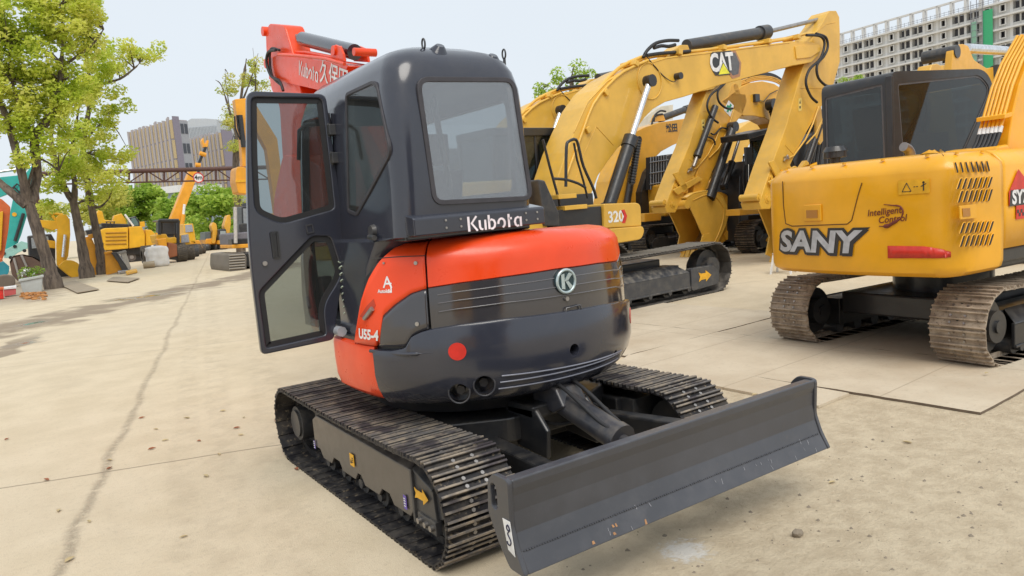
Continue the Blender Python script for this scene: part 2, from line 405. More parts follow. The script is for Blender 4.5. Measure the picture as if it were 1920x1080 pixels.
def plates():
    m = newmat('road_plate'); b = NB(m); P = b.world(); n = b.noise(P, 1.8, 6, .6); n2 = b.noise(P, 22, 6, .7)
    c = b.mix(b.ramp(n, .3, .7), (.54, .455, .335), (.62, .535, .405)); c = b.mix(b.ramp(n2, .5, .8, 0, .4), c, (.32, .25, .17))
    br = b.n('TexBrick'); mp = b.n('Mapping'); mp.inputs['Rotation'].default_value = (0, 0, RAD(-4)); mp.inputs['Location'].default_value = (.35, .2, 0); b.l(P, mp.inputs[0]); b.l(mp.outputs[0], br.inputs['Vector'])
    br.inputs['Scale'].default_value = 1; br.inputs['Brick Width'].default_value = 2.2; br.inputs['Row Height'].default_value = 1.1; br.inputs['Mortar Size'].default_value = .007; br.offset = .0
    br.inputs['Color1'].default_value = br.inputs['Color2'].default_value = (1, 1, 1, 1); br.inputs['Mortar'].default_value = (0, 0, 0, 1)
    c = b.mix(b.math('MULTIPLY', b.math('SUBTRACT', 1, br.outputs['Color']), .45), c, (.30, .23, .155))
    c = b.mix(b.ramp(b.noise(P, .7, 5, .6), .45, .7, 0, .4), c, (.42, .32, .21))
    b.bsdf(Base_Color=c, Roughness=.9, Normal=b.bump(b.math('ADD', n2, b.math('MULTIPLY', br.outputs['Color'], .5)), .5, .01))
    edge = plain('plate_edge', (.16, .12, .085), .9)
    h = .020
    c0 = W.z(1838, 778); c1 = W.z(1180, 672); c2 = W.z(1945, 728)
    d = (c1-c0).normalized(); e = Vector((d.y, -d.x, 0)); 
    if e.x < 0: e = -e
    specs = [(c0, 3.34, 1.5, 'large pale road plate under the loose edge beside the dozer blade'),
             (c0+e*1.504+d*.02, 3.3, 1.5, 'pale road plate under the tan tracks of the yellow excavator'),
             (c0+d*3.35, 3.0, 1.5, 'pale road plate lying behind the orange machine'),
             (c0+e*1.504+d*3.35, 3.0, 1.5, 'pale road plate in front of the dark track with the arrow')]
    for k, (o, L, Wd, lab) in enumerate(specs):
        # slightly wavy rim like a worn slab
        loop = []
        for (a, c, n_) in ((V(0, 0), V(L, 0), 26), (V(L, 0), V(L, Wd), 8), (V(L, Wd), V(0, Wd), 26), (V(0, Wd), V(0, 0), 8)):
            for i in range(n_):
                p = a.lerp(c, i/n_); loop.append(o+d*(p.x+random.uniform(-.007, .007))+e*(p.y+random.uniform(-.007, .007)))
        mb = MB(); n_ = len(loop)
        top = [V(p.x, p.y, h) for p in loop]; bot = [V(p.x, p.y, .002) for p in loop]
        mb.add(top, [tuple(range(n_))], False); mb.cm = 1
        mb.add(top+bot, [(i, (i+1) % n_, n_+(i+1) % n_, n_+i) for i in range(n_)], False)
        tag(mb.build('ground_plate', [m, edge]), lab, 'road plate', 'road plates laid over the yard')
    # thin lower plate sticking out at the corner
    a = W.z(1180, 668); b_ = W.z(1592, 742); c_ = W.z(1535, 766); d_ = W.z(1150, 690)
    mb = MB(); mb.prism([V(p.x, p.y, .002) for p in (a, b_, c_, d_)], V(0, 0, .02))
    tag(mb.build('ground_plate', [m]), 'narrow plate poking out from under the blade side of the large plate', 'road plate', 'road plates laid over the yard')
plates()

def litter():
    leafm = plain('dry_leaf', (.30, .10, .04), .8); leafm2 = plain('pale_leaf', (.50, .40, .22), .8)
    pts = [(13, 824, 0), (87, 900, 0), (285, 842, 0), (373, 827, 0), (444, 803, 0), (452, 816, 1), (292, 805, 1), (266, 784, 0), (205, 863, 1), (167, 978, 1), (131, 1050, 1), (386, 893, 1), (411, 852, 1), (344, 1007, 1), (350, 784, 1), (418, 771, 1), (205, 879, 0), (310, 826, 1), (457, 783, 1), (110, 958, 1), (556, 880, 0), (516, 789, 0), (1415, 740, 1), (1560, 905, 1), (1700, 830, 1), (1850, 700, 1)]
    for i, (x, y, k) in enumerate(pts):
        c = W.z(x, y, .004 if y > 760 or x < 1100 else .04); a = random.uniform(0, 6.28); s = random.uniform(.022, .034); mb = MB()
        u = V(math.cos(a), math.sin(a), 0); v = V(-u.y, u.x, 0)
        prof = [(-1, 0, .1), (-.5, .38, .45), (.2, .42, .5), (1, 0, .25), (.2, -.42, .35), (-.5, -.38, .3)]
        vs = [c+u*(px_*s)+v*(py_*s)+V(0, 0, h_*s*.8) for px_, py_, h_ in prof]+[c+V(0, 0, .002), c+u*s*-1.5+V(0, 0, .004)]
        mb.add(vs, [(0, 1, 6), (1, 2, 6), (2, 3, 6), (3, 4, 6), (4, 5, 6), (5, 0, 6)], False)
        o = mb.build('dry_leaf', leafm2 if k else leafm, solid=.0012)
        wh = 'on the ground beyond the blade at the right' if x > 1000 else ('on the pale concrete beside the near track' if x > 440 else ('left of the long crack across the concrete' if x+.44*(y-500) < 385 else 'between the long crack and the near track'))
        tag(o, 'small %s leaf %s' % ('curled tan' if k else 'rust brown', wh), 'leaf', ('tan' if k else 'brown')+' leaves '+wh)
    rk = paint('lump_of_earth', (.24, .20, .15), .95, 0, .3)
    def rock(x, y, s, lab, grp=None):
        bm = bmesh.new(); bmesh.ops.create_icosphere(bm, subdivisions=2, radius=1)
        for v in bm.verts: v.co *= random.uniform(.75, 1.12)
        c = W.z(x, y, s*.45)
        for v in bm.verts: v.co = V(v.co.x*s*1.25, v.co.y*s, v.co.z*s*.7)+c
        me = bpy.data.meshes.new('stone'); bm.to_mesh(me); bm.free(); me.materials.append(rk)
        o = bpy.data.objects.new('stone', me); COL.objects.link(o); tag(o, lab, 'stone', grp)
    rock(1495, 1000, .028, 'grey brown lump of earth in front of the dozer blade')
    vs = []; fs = []
    for _k in range(260):
        x = random.uniform(1040, 1915); y = random.uniform(800, 1075)
        if y < 1075-(x-975)*.42+14 or random.random() < .2: continue
        c = W.z(x, y, 0); r_ = random.choice([.003, .004, .005, .006, .009, .012]); b0 = len(vs)
        for a in range(6): vs.append(c+V(math.cos(a*1.05)*r_*random.uniform(.7, 1.3), math.sin(a*1.05)*r_*random.uniform(.7, 1.3), 0))
        vs.append(c+V(random.uniform(-.3, .3)*r_, 0, r_*.9)); fs += [(b0+a, b0+(a+1) % 6, b0+6) for a in range(6)]
    mb = MB(); mb.add(vs, fs, True); tag(mb.build('loose_grit', rk), 'loose crumbs of earth strewn over the rough ground before the blade', kind='stuff')
litter()

# ================================================================ tracks
def stadium(L, H, r1, r2, pitch, sag=.0, phase=0, lift=0):
    """closed belt path in (s,z): half length L, height H; returns list of (s, z, tangent angle)"""
    pts = []; n = 14
    c1 = L-r1; c2 = -(L-r2); z1 = H-r1; z2 = H-r2
    if lift: z1l = r1+lift
    # bottom run from -s to +s, end at +L curve up, top run back, curve down
    b1 = r1+lift; b2 = r2
    zc1 = max(H/2, r1) if r1*2 < H-.01 else r1
    for k in range(n+1): a = RAD(-90+180*k/n); pts.append((c1+r1*math.cos(a), r1+(H-2*r1)*(k/n)+r1*math.sin(a)))
    m = 12
    for k in range(1, m): t = k/m; pts.append((c1*(1-t)+c2*t, H-sag*4*t*(1-t)))
    for k in range(n+1): a = RAD(90+180*k/n); pts.append((c2+r2*math.cos(a), r2+(H-2*r2)*(1-k/n)+r2*math.sin(a)))
    for k in range(1, m): t = k/m; pts.append((c2*(1-t)+c1*t, 0))
    P = [Vector(p) for p in pts]; tot = sum((P[i]-P[(i+1) % len(P)]).length for i in range(len(P)))
    N = round(tot/pitch); step = tot/N; res = []; acc = phase*step; i = 0; cur = 0
    for k in range(N):
        target = acc+k*step
        while True:
            seg = (P[(i+1) % len(P)]-P[i % len(P)]).length
            if cur+seg >= target or i > 3*len(P): break
            cur += seg; i += 1
        a = P[i % len(P)]; b = P[(i+1) % len(P)]; t = (target-cur)/max(seg, 1e-9); p = a.lerp(b, t); d = (b-a).normalized()
        res.append((p.x, p.y, math.atan2(d.y, d.x)))
    return res, step
def shoe_geo(mb, Wd, p, gh=.018, bars=3, bolts=True, holes=True):
    """one shoe in local coords: along +x = travel, y = width, z = outwards (down at the ground)"""
    t = .009; mb.mat(0)
    mb.box((0, 0, -t/2), (p*.93, Wd, t))
    mb.box((-p*.45, 0, -t*.5-.004), (p*.2, Wd, t))
    for k in range(bars):
        x = -p*.40+k*p*.80/(bars-1) if bars > 1 else 0
        hh = gh*(1 if k != 1 or bars < 3 else .9)
        mb.mat(0); mb.prism([(x-.008, -Wd/2, 0), (x+.008, -Wd/2, 0), (x+.005, -Wd/2, hh*.75), (x-.005, -Wd/2, hh*.75)], (0, Wd, 0))
        mb.mat(1); mb.prism([(x-.0065, -Wd/2+.002, hh*.75), (x+.0065, -Wd/2+.002, hh*.75), (x+.005, -Wd/2+.002, hh), (x-.005, -Wd/2+.002, hh)], (0, Wd-.004, 0))
    if bolts:
        mb.mat(2)
        for sx in (-1, 1):
            for sy in (-1, 1): mb.cyl((sx*p*.2, sy*Wd*.13, 0), (sx*p*.2, sy*Wd*.13, .010), .0105, n=6)
        mb.mat(3)
    if holes:
        mb.mat(3)
        for y in (0, -Wd*.36, Wd*.36): 
            mb.cyl((p*.03, y-.0, .0003), (p*.03, y, .0012), .013 if y == 0 else .008, n=8)
    mb.mat(0)
    for sy in (-1, 1): mb.box((0, sy*Wd*.10, -.030), (p*.96, .018, .045)); mb.cyl((p*.3, sy*Wd*.085, -.03), (p*.3, sy*Wd*.125, -.03), .022, n=8)
def shoe_matrix(lat, s, z, a, axis):
    # outward normal of belt: bottom run goes +s with outward = -z
    d = V(math.cos(a), math.sin(a)); nrm = V(d.y, -d.x)
    if axis == 'y': X_ = V(0, d.x, d.y); Z_ = V(0, nrm.x, nrm.y); o = V(lat, s, z)
    else: X_ = V(d.x, 0, d.y); Z_ = V(nrm.x, 0, nrm.y); o = V(s, lat, z)
    Y_ = Z_.cross(X_); M = Matrix.Identity(4)
    for i in range(3): M[i][0] = X_[i]; M[i][1] = Y_[i]; M[i][2] = Z_[i]; M[i][3] = o[i]
    return M
HOLE = plain('hole_dark', (.006, .006, .006), .9)
def belt(parent, lat, cs, L, H, r1, r2, Wd, pitch, axis, mats, sep=False, gh=.018, sag=.01, bars=3, bolts=True, phase=0):
    res, step = stadium(L-gh*.5, H-gh, r1, r2, pitch, sag, phase)
    if sep:
        tr = MB(); base = []
        for (s, z, a) in res:
            M_ = shoe_matrix(lat, s+cs, z+gh/2, a, axis)
            tr.add([M_ @ V(x, y, zz) for x in (-step*.45, step*.45) for y in (-.04, .04) for zz in (-.055, -.02)], [(0,1,3,2),(4,6,7,5),(0,4,5,1),(2,3,7,6),(0,2,6,4),(1,5,7,3)], False)
        t = tr.build('track', mats[0], parent)
        g = MB(); shoe_geo(g, Wd, step, gh, bars, bolts); first = None
        for (s, z, a) in res:
            M_ = shoe_matrix(lat, s+cs, z+gh/2, a, axis)
            if first is None: first = g.build('track_shoe', mats, t); o = first
            else: o = first.copy(); COL.objects.link(o); o.parent = t
            o.matrix_local = M_
        return t
    g = MB(); sh = MB(); shoe_geo(sh, Wd, step, gh, bars, bolts, bolts)
    for (s, z, a) in res:
        M_ = shoe_matrix(lat, s+cs, z+gh/2, a, axis); b0 = len(g.v)
        g.v += [tuple(M_ @ Vector(v)) for v in sh.v]; g.f += [[i+b0 for i in f] for f in sh.f]; g.m += sh.m; g.sm += sh.sm
    return g.build('track', mats, parent)

# ================================================================ the orange and graphite mini excavator
def interp(tab, x):
    if x <= tab[0][0]: return tab[0][1]
    for (a, b), (c, d) in zip(tab, tab[1:]):
        if x <= c: return b+(d-b)*(x-a)/(c-a) if c > a else d
    return tab[-1][1]
RZ = [(.60, .80), (.63, .87), (.67, .93), (.73, .975), (.80, 1.0), (1.05, 1.005), (1.2, .99), (1.35, .972), (1.42, .965), (1.455, .95), (1.49, .915), (1.512, .875), (1.525, .81)]
XZ = [(.60, .80), (.66, .87), (.72, .90), (.80, .91), (1.35, .905), (1.42, .90), (1.455, .885), (1.49, .85), (1.512, .81), (1.525, .76)]
def surf(th, z, off=0):
    r = interp(RZ, z)+off; xs = interp(XZ, z)+off; c = abs(math.cos(RAD(th))); d = xs/max(c, 1e-4); p = 22
    k = (r**-p+d**-p)**(-1/p); return V(k*math.cos(RAD(th)), k*math.sin(RAD(th)), z)
def pick(px, py):
    d = ray(px, py).normalized(); t = 2.5; last = None
    while t < 8:
        p = CAMP+d*t; 
        if .6 < p.z < 1.56 or True:
            th = math.degrees(math.atan2(p.y, p.x)); th = th-360 if th > 0 else th
            s = surf(th, min(max(p.z, .6), 1.525))
            if p.xy.length < s.xy.length: return (th, p.z)
        t += .004
    return None
def curve_th(pts):
    q = [pick(*p) for p in pts]; q = [a for a in q if a]; q.sort(); return q
def sweep(ths, loop):
    """closed cross-section loop(th)->[(z, inset or None)] points; returns solid MB"""
    mb = MB(); rows = [loop(t) for t in ths]; mb.grid(rows, True, True); n = len(rows[0])
    mb.add(rows[0], [tuple(range(n-1, -1, -1))], False); mb.add(rows[-1], [tuple(range(n))], False); return mb
def lin(a, b, n): return [a+(b-a)*i/n for i in range(n+1)]
def smooth_angle(o, deg=35):
    for p in o.data.polygons: p.use_smooth = True
    try: o.data.set_sharp_from_angle(angle=RAD(deg))
    except Exception: pass
    return o

FRM = paint('track_frame_brown_grey', (.075, .066, .062), .34, .4, .35)
def mini():
    T = thing('mini_excavator', 'orange and dark graphite mini excavator with its cab door open and dozer blade forward', 'excavator', loc=(0, 0, 0))
    S = [SHOE, GROUS, STEEL, HOLE]
    H = .521; L = 1.279; r = .24
    for lat in (-.78, .78):
        belt(T, lat, 0, L, H, .235, .25, .40, .105, 'y', S, sep=True, gh=.020, sag=.018)
    # ---- undercarriage frame of each track
    for sg in (-1, 1):
        X0 = sg*.90
        f = MB(); sd_ = -sg
        yf, yb = -.80, .70        # near (idler) end, far (sprocket) end
        # side plate with scalloped underside
        low = []
        ys = lin(yf+.02, yb-.02, 30)
        for i, y in enumerate(ys):
            k = abs(math.sin((y+.8)*math.pi/.36)); low.append(V(X0, y, .125+.05*(1 if k < .55 else 0)))
        top = [V(X0, yb-.02, .36), V(X0, yb-.10, .40), V(X0, yf+.02, .385)]
        f.prism(low+top, V(sd_*.02, 0, 0))
        f.prism([V(X0, yf+.02, .385), V(X0, yb-.10, .40), V(X0+sd_*.12, yb-.14, .455), V(X0+sd_*.12, yf+.08, .44)], V(0, 0, -.012))
        f.b2((X0+sd_*.06, yf-.02, .16), (X0+sd_*.30, yb+.1, .43))
        fr_ = f.build('track_frame', FRM if sg < 0 else DKG, T, bevel=.006)
        g = MB(); 
        g.mat(0).prism([V(X0-sg*.004, yf+.0, .13), V(X0-sg*.004, yf, .40), V(X0-sg*.004, yf-.20, .34), V(X0-sg*.004, yf-.22, .16)], V(sd_*.03, 0, 0))
        g.b2((X0+sg*.012, yf+.01, .12), (X0-sg*.02, yf-.012, .40))
        g.b2((X0+sg*.006, yf-.22, .115), (X0-sg*.03, yf-.03, .185))
        g.prism([V(X0, yf, .40), V(X0, yf-.20, .34), V(X0+sd_*.12, yf-.20, .39), V(X0+sd_*.12, yf, .45)], V(0, 0, -.012))
        gd = g.build('idler_guard', DKG, T, bevel=.004)
        bo = MB()
        for y in (-.06, -.13, -.19): bo.cyl((X0+sg*.004, yf+y, .150), (X0+sg*.024, yf+y, .150), .016, n=6)
        bo.build('guard_bolt', STEEL, gd)
        # rollers, idler, sprocket
        for k in range(5):
            y = -.58+k*.27; c = MB(); c.cyl((sg*.70, y, .105), (sg*.86, y, .105), .062, n=18); c.cyl((sg*.86, y, .105), (sg*.885, y, .105), .03, n=10); c.build('roller', DKG, T)
        c = MB(); c.cyl((sg*.72, -L+.255, .255), (sg*.84, -L+.255, .255), .185, n=28); c.cyl((sg*.68, -L+.255, .255), (sg*.88, -L+.255, .255), .06, n=14); c.build('idler', DKG, T)
        c = MB(); c.cyl((sg*.76, L-.265, .265), (sg*.80, L-.265, .265), .17, n=28); c.cyl((sg*.70, L-.265, .265), (sg*.90, L-.265, .265), .125, .120, n=24)
        for k in range(18):
            a = 2*math.pi*k/18; p = V(sg*.78, L-.265+.18*math.cos(a), .265+.18*math.sin(a)); c.box(p, (.035, .03, .03), Matrix.Rotation(a, 3, 'X'))
        c.cyl((sg*.90, L-.265, .265), (sg*.915, L-.265, .265), .095, n=20)
        c.build('sprocket', DKG, T)
        if sg < 0:
            # stickers on the near frame
            def stick(px, py, w_, h_, name, mat, draw, label):
                p = W.lon(px, py, X0-.0); c_ = V(X0-.006, p.y, p.z); u = V(0, -1, 0); v = V(0, 0, 1)
                d_ = MB(); d_.mat(0).prism([c_+u*a*w_/2+v*b*h_/2 for a, b in ((-1, -1), (1, -1), (1, 1), (-1, 1))], V(-.002, 0, 0)); d_.mat(1); draw(d_, c_+V(-.0035, 0, 0), u, v)
                tag(d_.build(name, mat, fr_ if px < 760 else gd), label)
            def tri(d_, c_, u, v):
                d_.prism([c_+u*x_+v*y_ for x_, y_ in ((-.022, -.02), (0, -.02), (-.011, .004))], V(-.001, 0, 0))
                for y_ in (.0, -.012, .012): d_.prism([c_+u*x_+v*(y_+z_) for x_, z_ in ((.004, 0), (.022, 0), (.022, .005), (.004, .005))], V(-.001, 0, 0))
            stick(662, 862, .062, .075, 'warning_sticker', [DECY, BLK], tri, 'yellow warning sticker')
            PUR = plain('purple_sticker', (.16, .10, .42), .5)
            def bars(d_, c_, u, v):
                for y_ in (-.022, -.008, .006, .018): d_.prism([c_+u*x_+v*(y_+z_) for x_, z_ in ((-.012, 0), (.012, 0), (.008, .006), (-.008, .006))], V(-.001, 0, 0))
            stick(762, 941, .034, .075, 'grease_sticker', [PUR, WHITE], bars, 'purple sticker')
            stick(592, 833, .024, .055, 'grease_sticker', [PUR, WHITE], bars, 'purple sticker')
            p = W.lat(800, 936, 0) if False else None
            cpt = V(X0+sg*.0075, yf-.10, .285); u = V(0, -1, 0); v = V(0, 0, 1)
            a_ = MB(); sh = [(-.075, .028), (-.045, .020), (.015, .020), (.015, .040), (.072, 0), (.015, -.040), (.015, -.020), (-.045, -.020), (-.075, -.028), (-.06, 0)]
            a_.prism([cpt+u*x_+v*y_ for x_, y_ in sh], V(-.0015, 0, 0)); a_.build('arrow_decal', DECY, gd)
    # ---- centre frame
    c = MB()
    c.prism(rpoly([V(-.62, .55, .36), V(-.62, -.55, .36), V(-.25, -.75, .36), V(.25, -.75, .36), V(.62, -.55, .36), V(.62, .55, .36), V(.25, .7, .36), V(-.25, .7, .36)], .05), V(0, 0, .14))
    c.cyl((0, 0, .48), (0, 0, .66), .36, n=36); c.b2((-.66, -.42, .20), (.66, -.12, .38)); c.b2((-.66, .12, .20), (.66, .42, .38))
    for sg in (-1, 1): c.b2((sg*.55, -.72, .16), (sg*.64, .65, .43))
    c.prism([V(-.19, -.70, .32), V(-.19, -.98, .30), V(-.19, -1.0, .46), V(-.19, -.9, .56), V(-.19, -.62, .54)], V(.03, 0, 0)); c.prism([V(.16, -.70, .32), V(.16, -.98, .30), V(.16, -1.0, .46), V(.16, -.9, .56), V(.16, -.62, .54)], V(.03, 0, 0))
    c.b2((-.19, -.88, .50), (.19, -.60, .57))
    c.build('undercarriage', BLK, T, bevel=.01)
    # ---- dozer blade
    zb = .276
    prof = [(-1.887, zb), (-1.842, .352), (-1.818, .42), (-1.808, .50), (-1.812, .565), (-1.822, .60), (-1.822, .632), (-1.765, .632), (-1.765, .585), (-1.755, .50), (-1.775, .40), (-1.80, .33), (-1.865, zb)]
    b = MB(); b.smooth = False
    n_ = len(prof); NX = 1
    b.prism([V(-.965, y, z) for y, z in prof], V(1.93, 0, 0))
    o = b.build('dozer_blade', paint('blade_paint', (.056, .058, .068), .38, .3, .12, (.30, .30, .32), wear=.06), T, bevel=.007, seg=3); blade = o
    e = MB()
    for sg in (-1, 1):
        pl = rpoly([V(sg*.985, -1.893, zb-.004), V(sg*.985, -1.845, .36), V(sg*.985, -1.815, .45), V(sg*.985, -1.825, .630), V(sg*.985, -1.80, .640), V(sg*.985, -1.72, .640), V(sg*.985, -1.675, .60), V(sg*.985, -1.66, .47), V(sg*.985, -1.72, .36), V(sg*.985, -1.79, zb-.004)], .02)
        inr = rrect(V(sg*.985, -1.728, .565), V(0, 1, 0), V(0, 0, 1), .045, .10, .02, 10)[:0]
        pe = MB(); pe.prism(pl, V(-sg*.022, 0, 0)); po = pe.build('end_plate', MT['blade_paint'], blade, fix=True)
        ct = MB(); ct.prism(rrect(V(sg*1.05, -1.715, .545), V(0, 1, 0), V(0, 0, 1), .042, .105, .02), V(-sg*.15, 0, 0)); co = ct.build('c', BLK)
        mesh_bool(po, [co]); m_ = po.modifiers.new('bevel', 'BEVEL'); m_.width = .003; m_.limit_method = 'ANGLE'
    e = MB(); e.mat(0).prism([V(-.987, y, z) for y, z in ((-1.840, .34), (-1.795, .355), (-1.772, .475), (-1.822, .475))], V(-.002, 0, 0)); e.mat(1)
    cc = V(-.990, -1.808, .412); hk = [(0, .045), (.010, .036), (.010, .026), (0, .018), (-.004, .008), (.010, -.008), (.013, -.022), (.004, -.034), (-.009, -.032), (-.013, -.022)]
    e.tube([cc+V(0, -a, b_) for a, b_ in hk], .0028, 6, curve=4); e.tube([cc+V(0, .010*math.cos(t*.7), .035+.011*math.sin(t*.7)) for t in range(10)], .0028, 6)
    e.build('hook_sticker', [WHITE, plain('dark_blue_ink', (.01, .012, .05), .5)], blade)
    # weld bead and scratches along the cutting edge
    wb = MB()
    for k in range(150):
        x = -.95+1.9*k/150; wb.cyl((x, -1.8425-.002, .352), (x+.008, -1.8425-.002, .352), .003+random.uniform(-.001, .001), n=5)
    wb.build('weld_bead', MT['blade_paint'], blade)
    RST = plain('bare_orange_scrape', (.42, .22, .10), .7); SCR = plain('scratch_light', (.35, .35, .38), .5)
    sc_ = MB()
    for k in range(24):
        x = random.uniform(-.9, .9) if k > 4 else random.uniform(-.72, -.30); t = random.uniform(.05, .9); y0 = -1.887+.045*t; z0 = zb+.076*t; l = random.uniform(.008, .03) if k > 4 else random.uniform(.01, .022)
        wd = random.uniform(.0015, .003) if k > 4 else random.uniform(.008, .016); dx = random.uniform(-.3, .3)*l; sc_.mat(0 if k <= 4 else 1)
        dy, dz = .045/.088, .076/.088
        p0 = V(x, y0-.0015, z0); p1 = V(x+dx, y0+dy*l-.0015, z0+dz*l)
        sc_.add([p0+V(-wd/2, 0, 0), p0+V(wd/2, 0, 0), p1+V(wd/3, 0, 0), p1+V(-wd/3, 0, 0)], [(0, 1, 2, 3)], False)
    sc_.build('scratches', [RST, SCR], blade, solid=.0006)
    # ---- blade arms and cylinder
    for sg in (-1, 1):
        a = MB(); p0 = V(sg*.36, -.62, .34); p1 = V(sg*.50, -1.74, .40)
        d = (p1-p0); a.prism([p0+V(-.05, 0, -.10), p0+V(.05, 0, -.10), p0+V(.05, 0, .06), p0+V(-.05, 0, .06)], d); a.build('blade_arm', BLK, T, bevel=.012)
    cy = MB(); a = V(0, -.80, .60); b_ = V(0, -1.36, .455); d = (b_-a).normalized()
    cy.mat(0).cyl(a, b_, .074, n=24); cy.cyl(b_-d*.03, b_+d*.02, .082, n=24); cy.cyl(a-d*.03, a+d*.05, .075, n=24)
    cy.mat(1).cyl(b_, V(0, -1.62, .39), .032, n=16); cy.mat(0).cyl((-.06, -1.64, .385), (.06, -1.64, .385), .05, n=16)
    cyo = cy.build('blade_cylinder', [GRAPHD, GRAPHD], T)
    hs = MB()
    for dx in (-.035, .035): hs.tube([a+V(dx, .1, .0), a+V(dx*1.5, -.12, .085), b_+V(dx*1.4, .10, .085), b_+V(dx, 0, .05)], .011, 8, curve=6)
    for dx in (-.06, .05, .10): hs.tube([V(dx-.1, -.35, .55), V(dx*2, -.6, .50), V(dx*2.5+.1, -.85, .44), V(dx+.06, -1.0, .47)], .012, 8, curve=6)
    hs.build('hose', RUBBER, cyo)
    cv = MB(); cv.prism([V(-.085, -.74, .70), V(-.085, -.96, .66), V(-.085, -1.02, .57), V(-.085, -.92, .52), V(-.085, -.74, .56)], V(.17, 0, 0)); cv.build('cylinder_guard', GRAPHD, T, bevel=.01)
    lk = MB()
    for dx in (-.075, .075): lk.prism([V(dx-.012, -1.55, .42), V(dx-.012, -1.78, .44), V(dx-.012, -1.78, .33), V(dx-.012, -1.60, .33)], V(.024, 0, 0))
    lk.build('blade_lug', BLK, T, bevel=.006)
    # ---- slewing deck and skirts
    dk = MB(); dk.grid([[surf(th, z, -.03)*k+V(0, 0, z*(1-k)) for th in lin(-184, 4, 60)] for z, k in ((.66, .0), (.66, .9), (.90, 1), (1.0, 1), (1.0, .0))], False)
    dk.build('slewing_deck', BLK, T)
    fd = MB(); fd.prism(rpoly([V(-.80, -.3, .70), V(.80, -.3, .70), V(.72, .45, .70), V(.50, .80, .70), V(-.50, .80, .70), V(-.66, .42, .70), V(-.80, .1, .70)], .12), V(0, 0, .26)); fd.cyl((0, 0, .53), (0, 0, .68), .66, .72, n=40); fd.build('deck_floor', BLK, T, bevel=.02)
    ths = lin(-206, -154.2, 36)
    def sk(th):
        def rr(z, o=0):
            p = surf(th, z, o); f_ = 1
            if th < -186: f_ = 1-.34*((-186-th)/20)**1.6
            return V(p.x*f_, p.y, p.z)
        return [rr(.645, -.10), rr(.655, -.03), rr(.70), rr(.76), rr(.86), rr(.95), rr(.972, -.006), rr(.980, -.03), rr(.980, -.25), rr(.66, -.25)]
    smooth_angle(sweep(ths, sk).build('side_skirt', ORG, T))
    # ---- counterweight
    top = [(-180, .962)]+curve_th([(702, 655), (735, 657), (761, 652), (773, 630), (790, 622), (807, 617), (857, 609), (950, 597), (1057, 584), (1120, 573), (1160, 565)])
    top += [(-58, 1.045), (-45, 1.03), (-38, .98), (-20, .96)]
    def cw(th):
        zt = interp(top, th); s_ = lambda z, o=0: surf(th, z, o)
        return [s_(.62, -.16), s_(.628, -.06), s_(.65, .008), s_(.69, .010), s_(.75, .012), s_(.82, .014), s_(.90, .014), V(*s_(zt-.012, .014)), V(*s_(zt-.003, .010)), s_(zt, .002), s_(zt, -.10), s_(.80, -.16)]
    mb = sweep(lin(-154, -26, 120), cw); cwo = mb.build('counterweight', GRAPH, T)
    cut = []
    def hole(px, py, r_, deep=.09):
        th, z = pick(px, py) or (-58+(px-1150)*.45, .80); p = surf(th, z); d = V(math.cos(RAD(th)), math.sin(RAD(th)), 0); c_ = MB(); c_.cyl(p-d*deep, p+d*.1, r_, n=28); cut.append(c_.build('c', BLK)); return th, z
    holes = [hole(862, 735, .052), hole(908, 721, .052), hole(1074, 655, .032), hole(1150, 663, .022), hole(1167, 661, .030)]
    mesh_bool(cwo, cut); smooth_angle(cwo, 30)
    for (th, z), rr_ in zip(holes[:2], (.056, .056)):
        p = surf(th, z, .014); d = V(math.cos(RAD(th)), math.sin(RAD(th)), 0); u = V(-d.y, d.x, 0)
        k = MB(); k.tube([p+u*math.cos(a)*rr_+V(0, 0, 1)*math.sin(a)*rr_+d*.001 for a in [2*math.pi*i/24 for i in range(25)]], .005, 6); k.cyl(p-d*.085, p-d*.06, .025, n=6); k.build('recess_rim', GRAPHD, cwo)
    rd = MB()
    for (px, py) in ((858, 658),):
        th, z = pick(px, py)
        vs = [surf(th+math.degrees(.046*math.cos(a)), z+.046*math.sin(a), .0165) for a in [2*math.pi*i/32 for i in range(32)]]
        rd.add(vs, [tuple(range(32))], False)
    rd.build('round_reflector', RED, cwo, solid=.003)
    rd = MB(); vs = [surf(-46+math.degrees(.05*math.cos(a)), .93+.05*math.sin(a), .0165) for a in [2*math.pi*i/32 for i in range(32)]]; rd.add(vs, [tuple(range(32))], False); rd.build('round_reflector', RED, cwo, solid=.003)
    # ridges
    rg = MB(); L3 = [((940, 704), (1161, 657)), ((937, 716), (1163, 668)), ((934, 728), (1160, 681))]
    for (a, b_) in L3:
        t0, z0 = pick(*a); t1, z1 = pick(*b_) or (-62, pick(*a)[1]+.0); rg.tube([surf(t0+(t1-t0)*k/20, z0+(z1-z0)*k/20, .013) for k in range(21)], .0045, 6)
    rg.build('ridge', paint('ridge_highlight', (.20, .21, .26), .3, .5, .1), cwo)  # highlight along the ridges put into their lighter silver-blue paint
    # groove left of the ridges, fin at the left shoulder
    fn = MB(); q = [pick(x, y) for x, y in ((697, 657), (760, 663), (813, 660))]
    fn.tube([surf(t, z, .012) for t, z in q], [.010, .011, .003], 8, curve=8); fn.build('shoulder_fin', GRAPH, cwo)
    # ---- engine hood: glossy grey band below, orange cover above
    seam = pick(800, 520)[0]
    mid = [(seam-1, 1.31)]+curve_th([(802, 540), (860, 531), (940, 520), (1040, 505), (1120, 494), (1158, 489)])+[(-45, 1.325), (-20, 1.31)]
    def hd(th):
        zt = interp(top, th); zm = interp(mid, th); s_ = lambda z, o=0: surf(th, z, o)
        return [s_(zt-.02, -.05), s_(zt-.02, -.012), s_(zt+(zm-zt)*.5, -.004), s_(zm-.004, .0), s_(zm-.001, -.004), s_(zm-.001, -.05)]
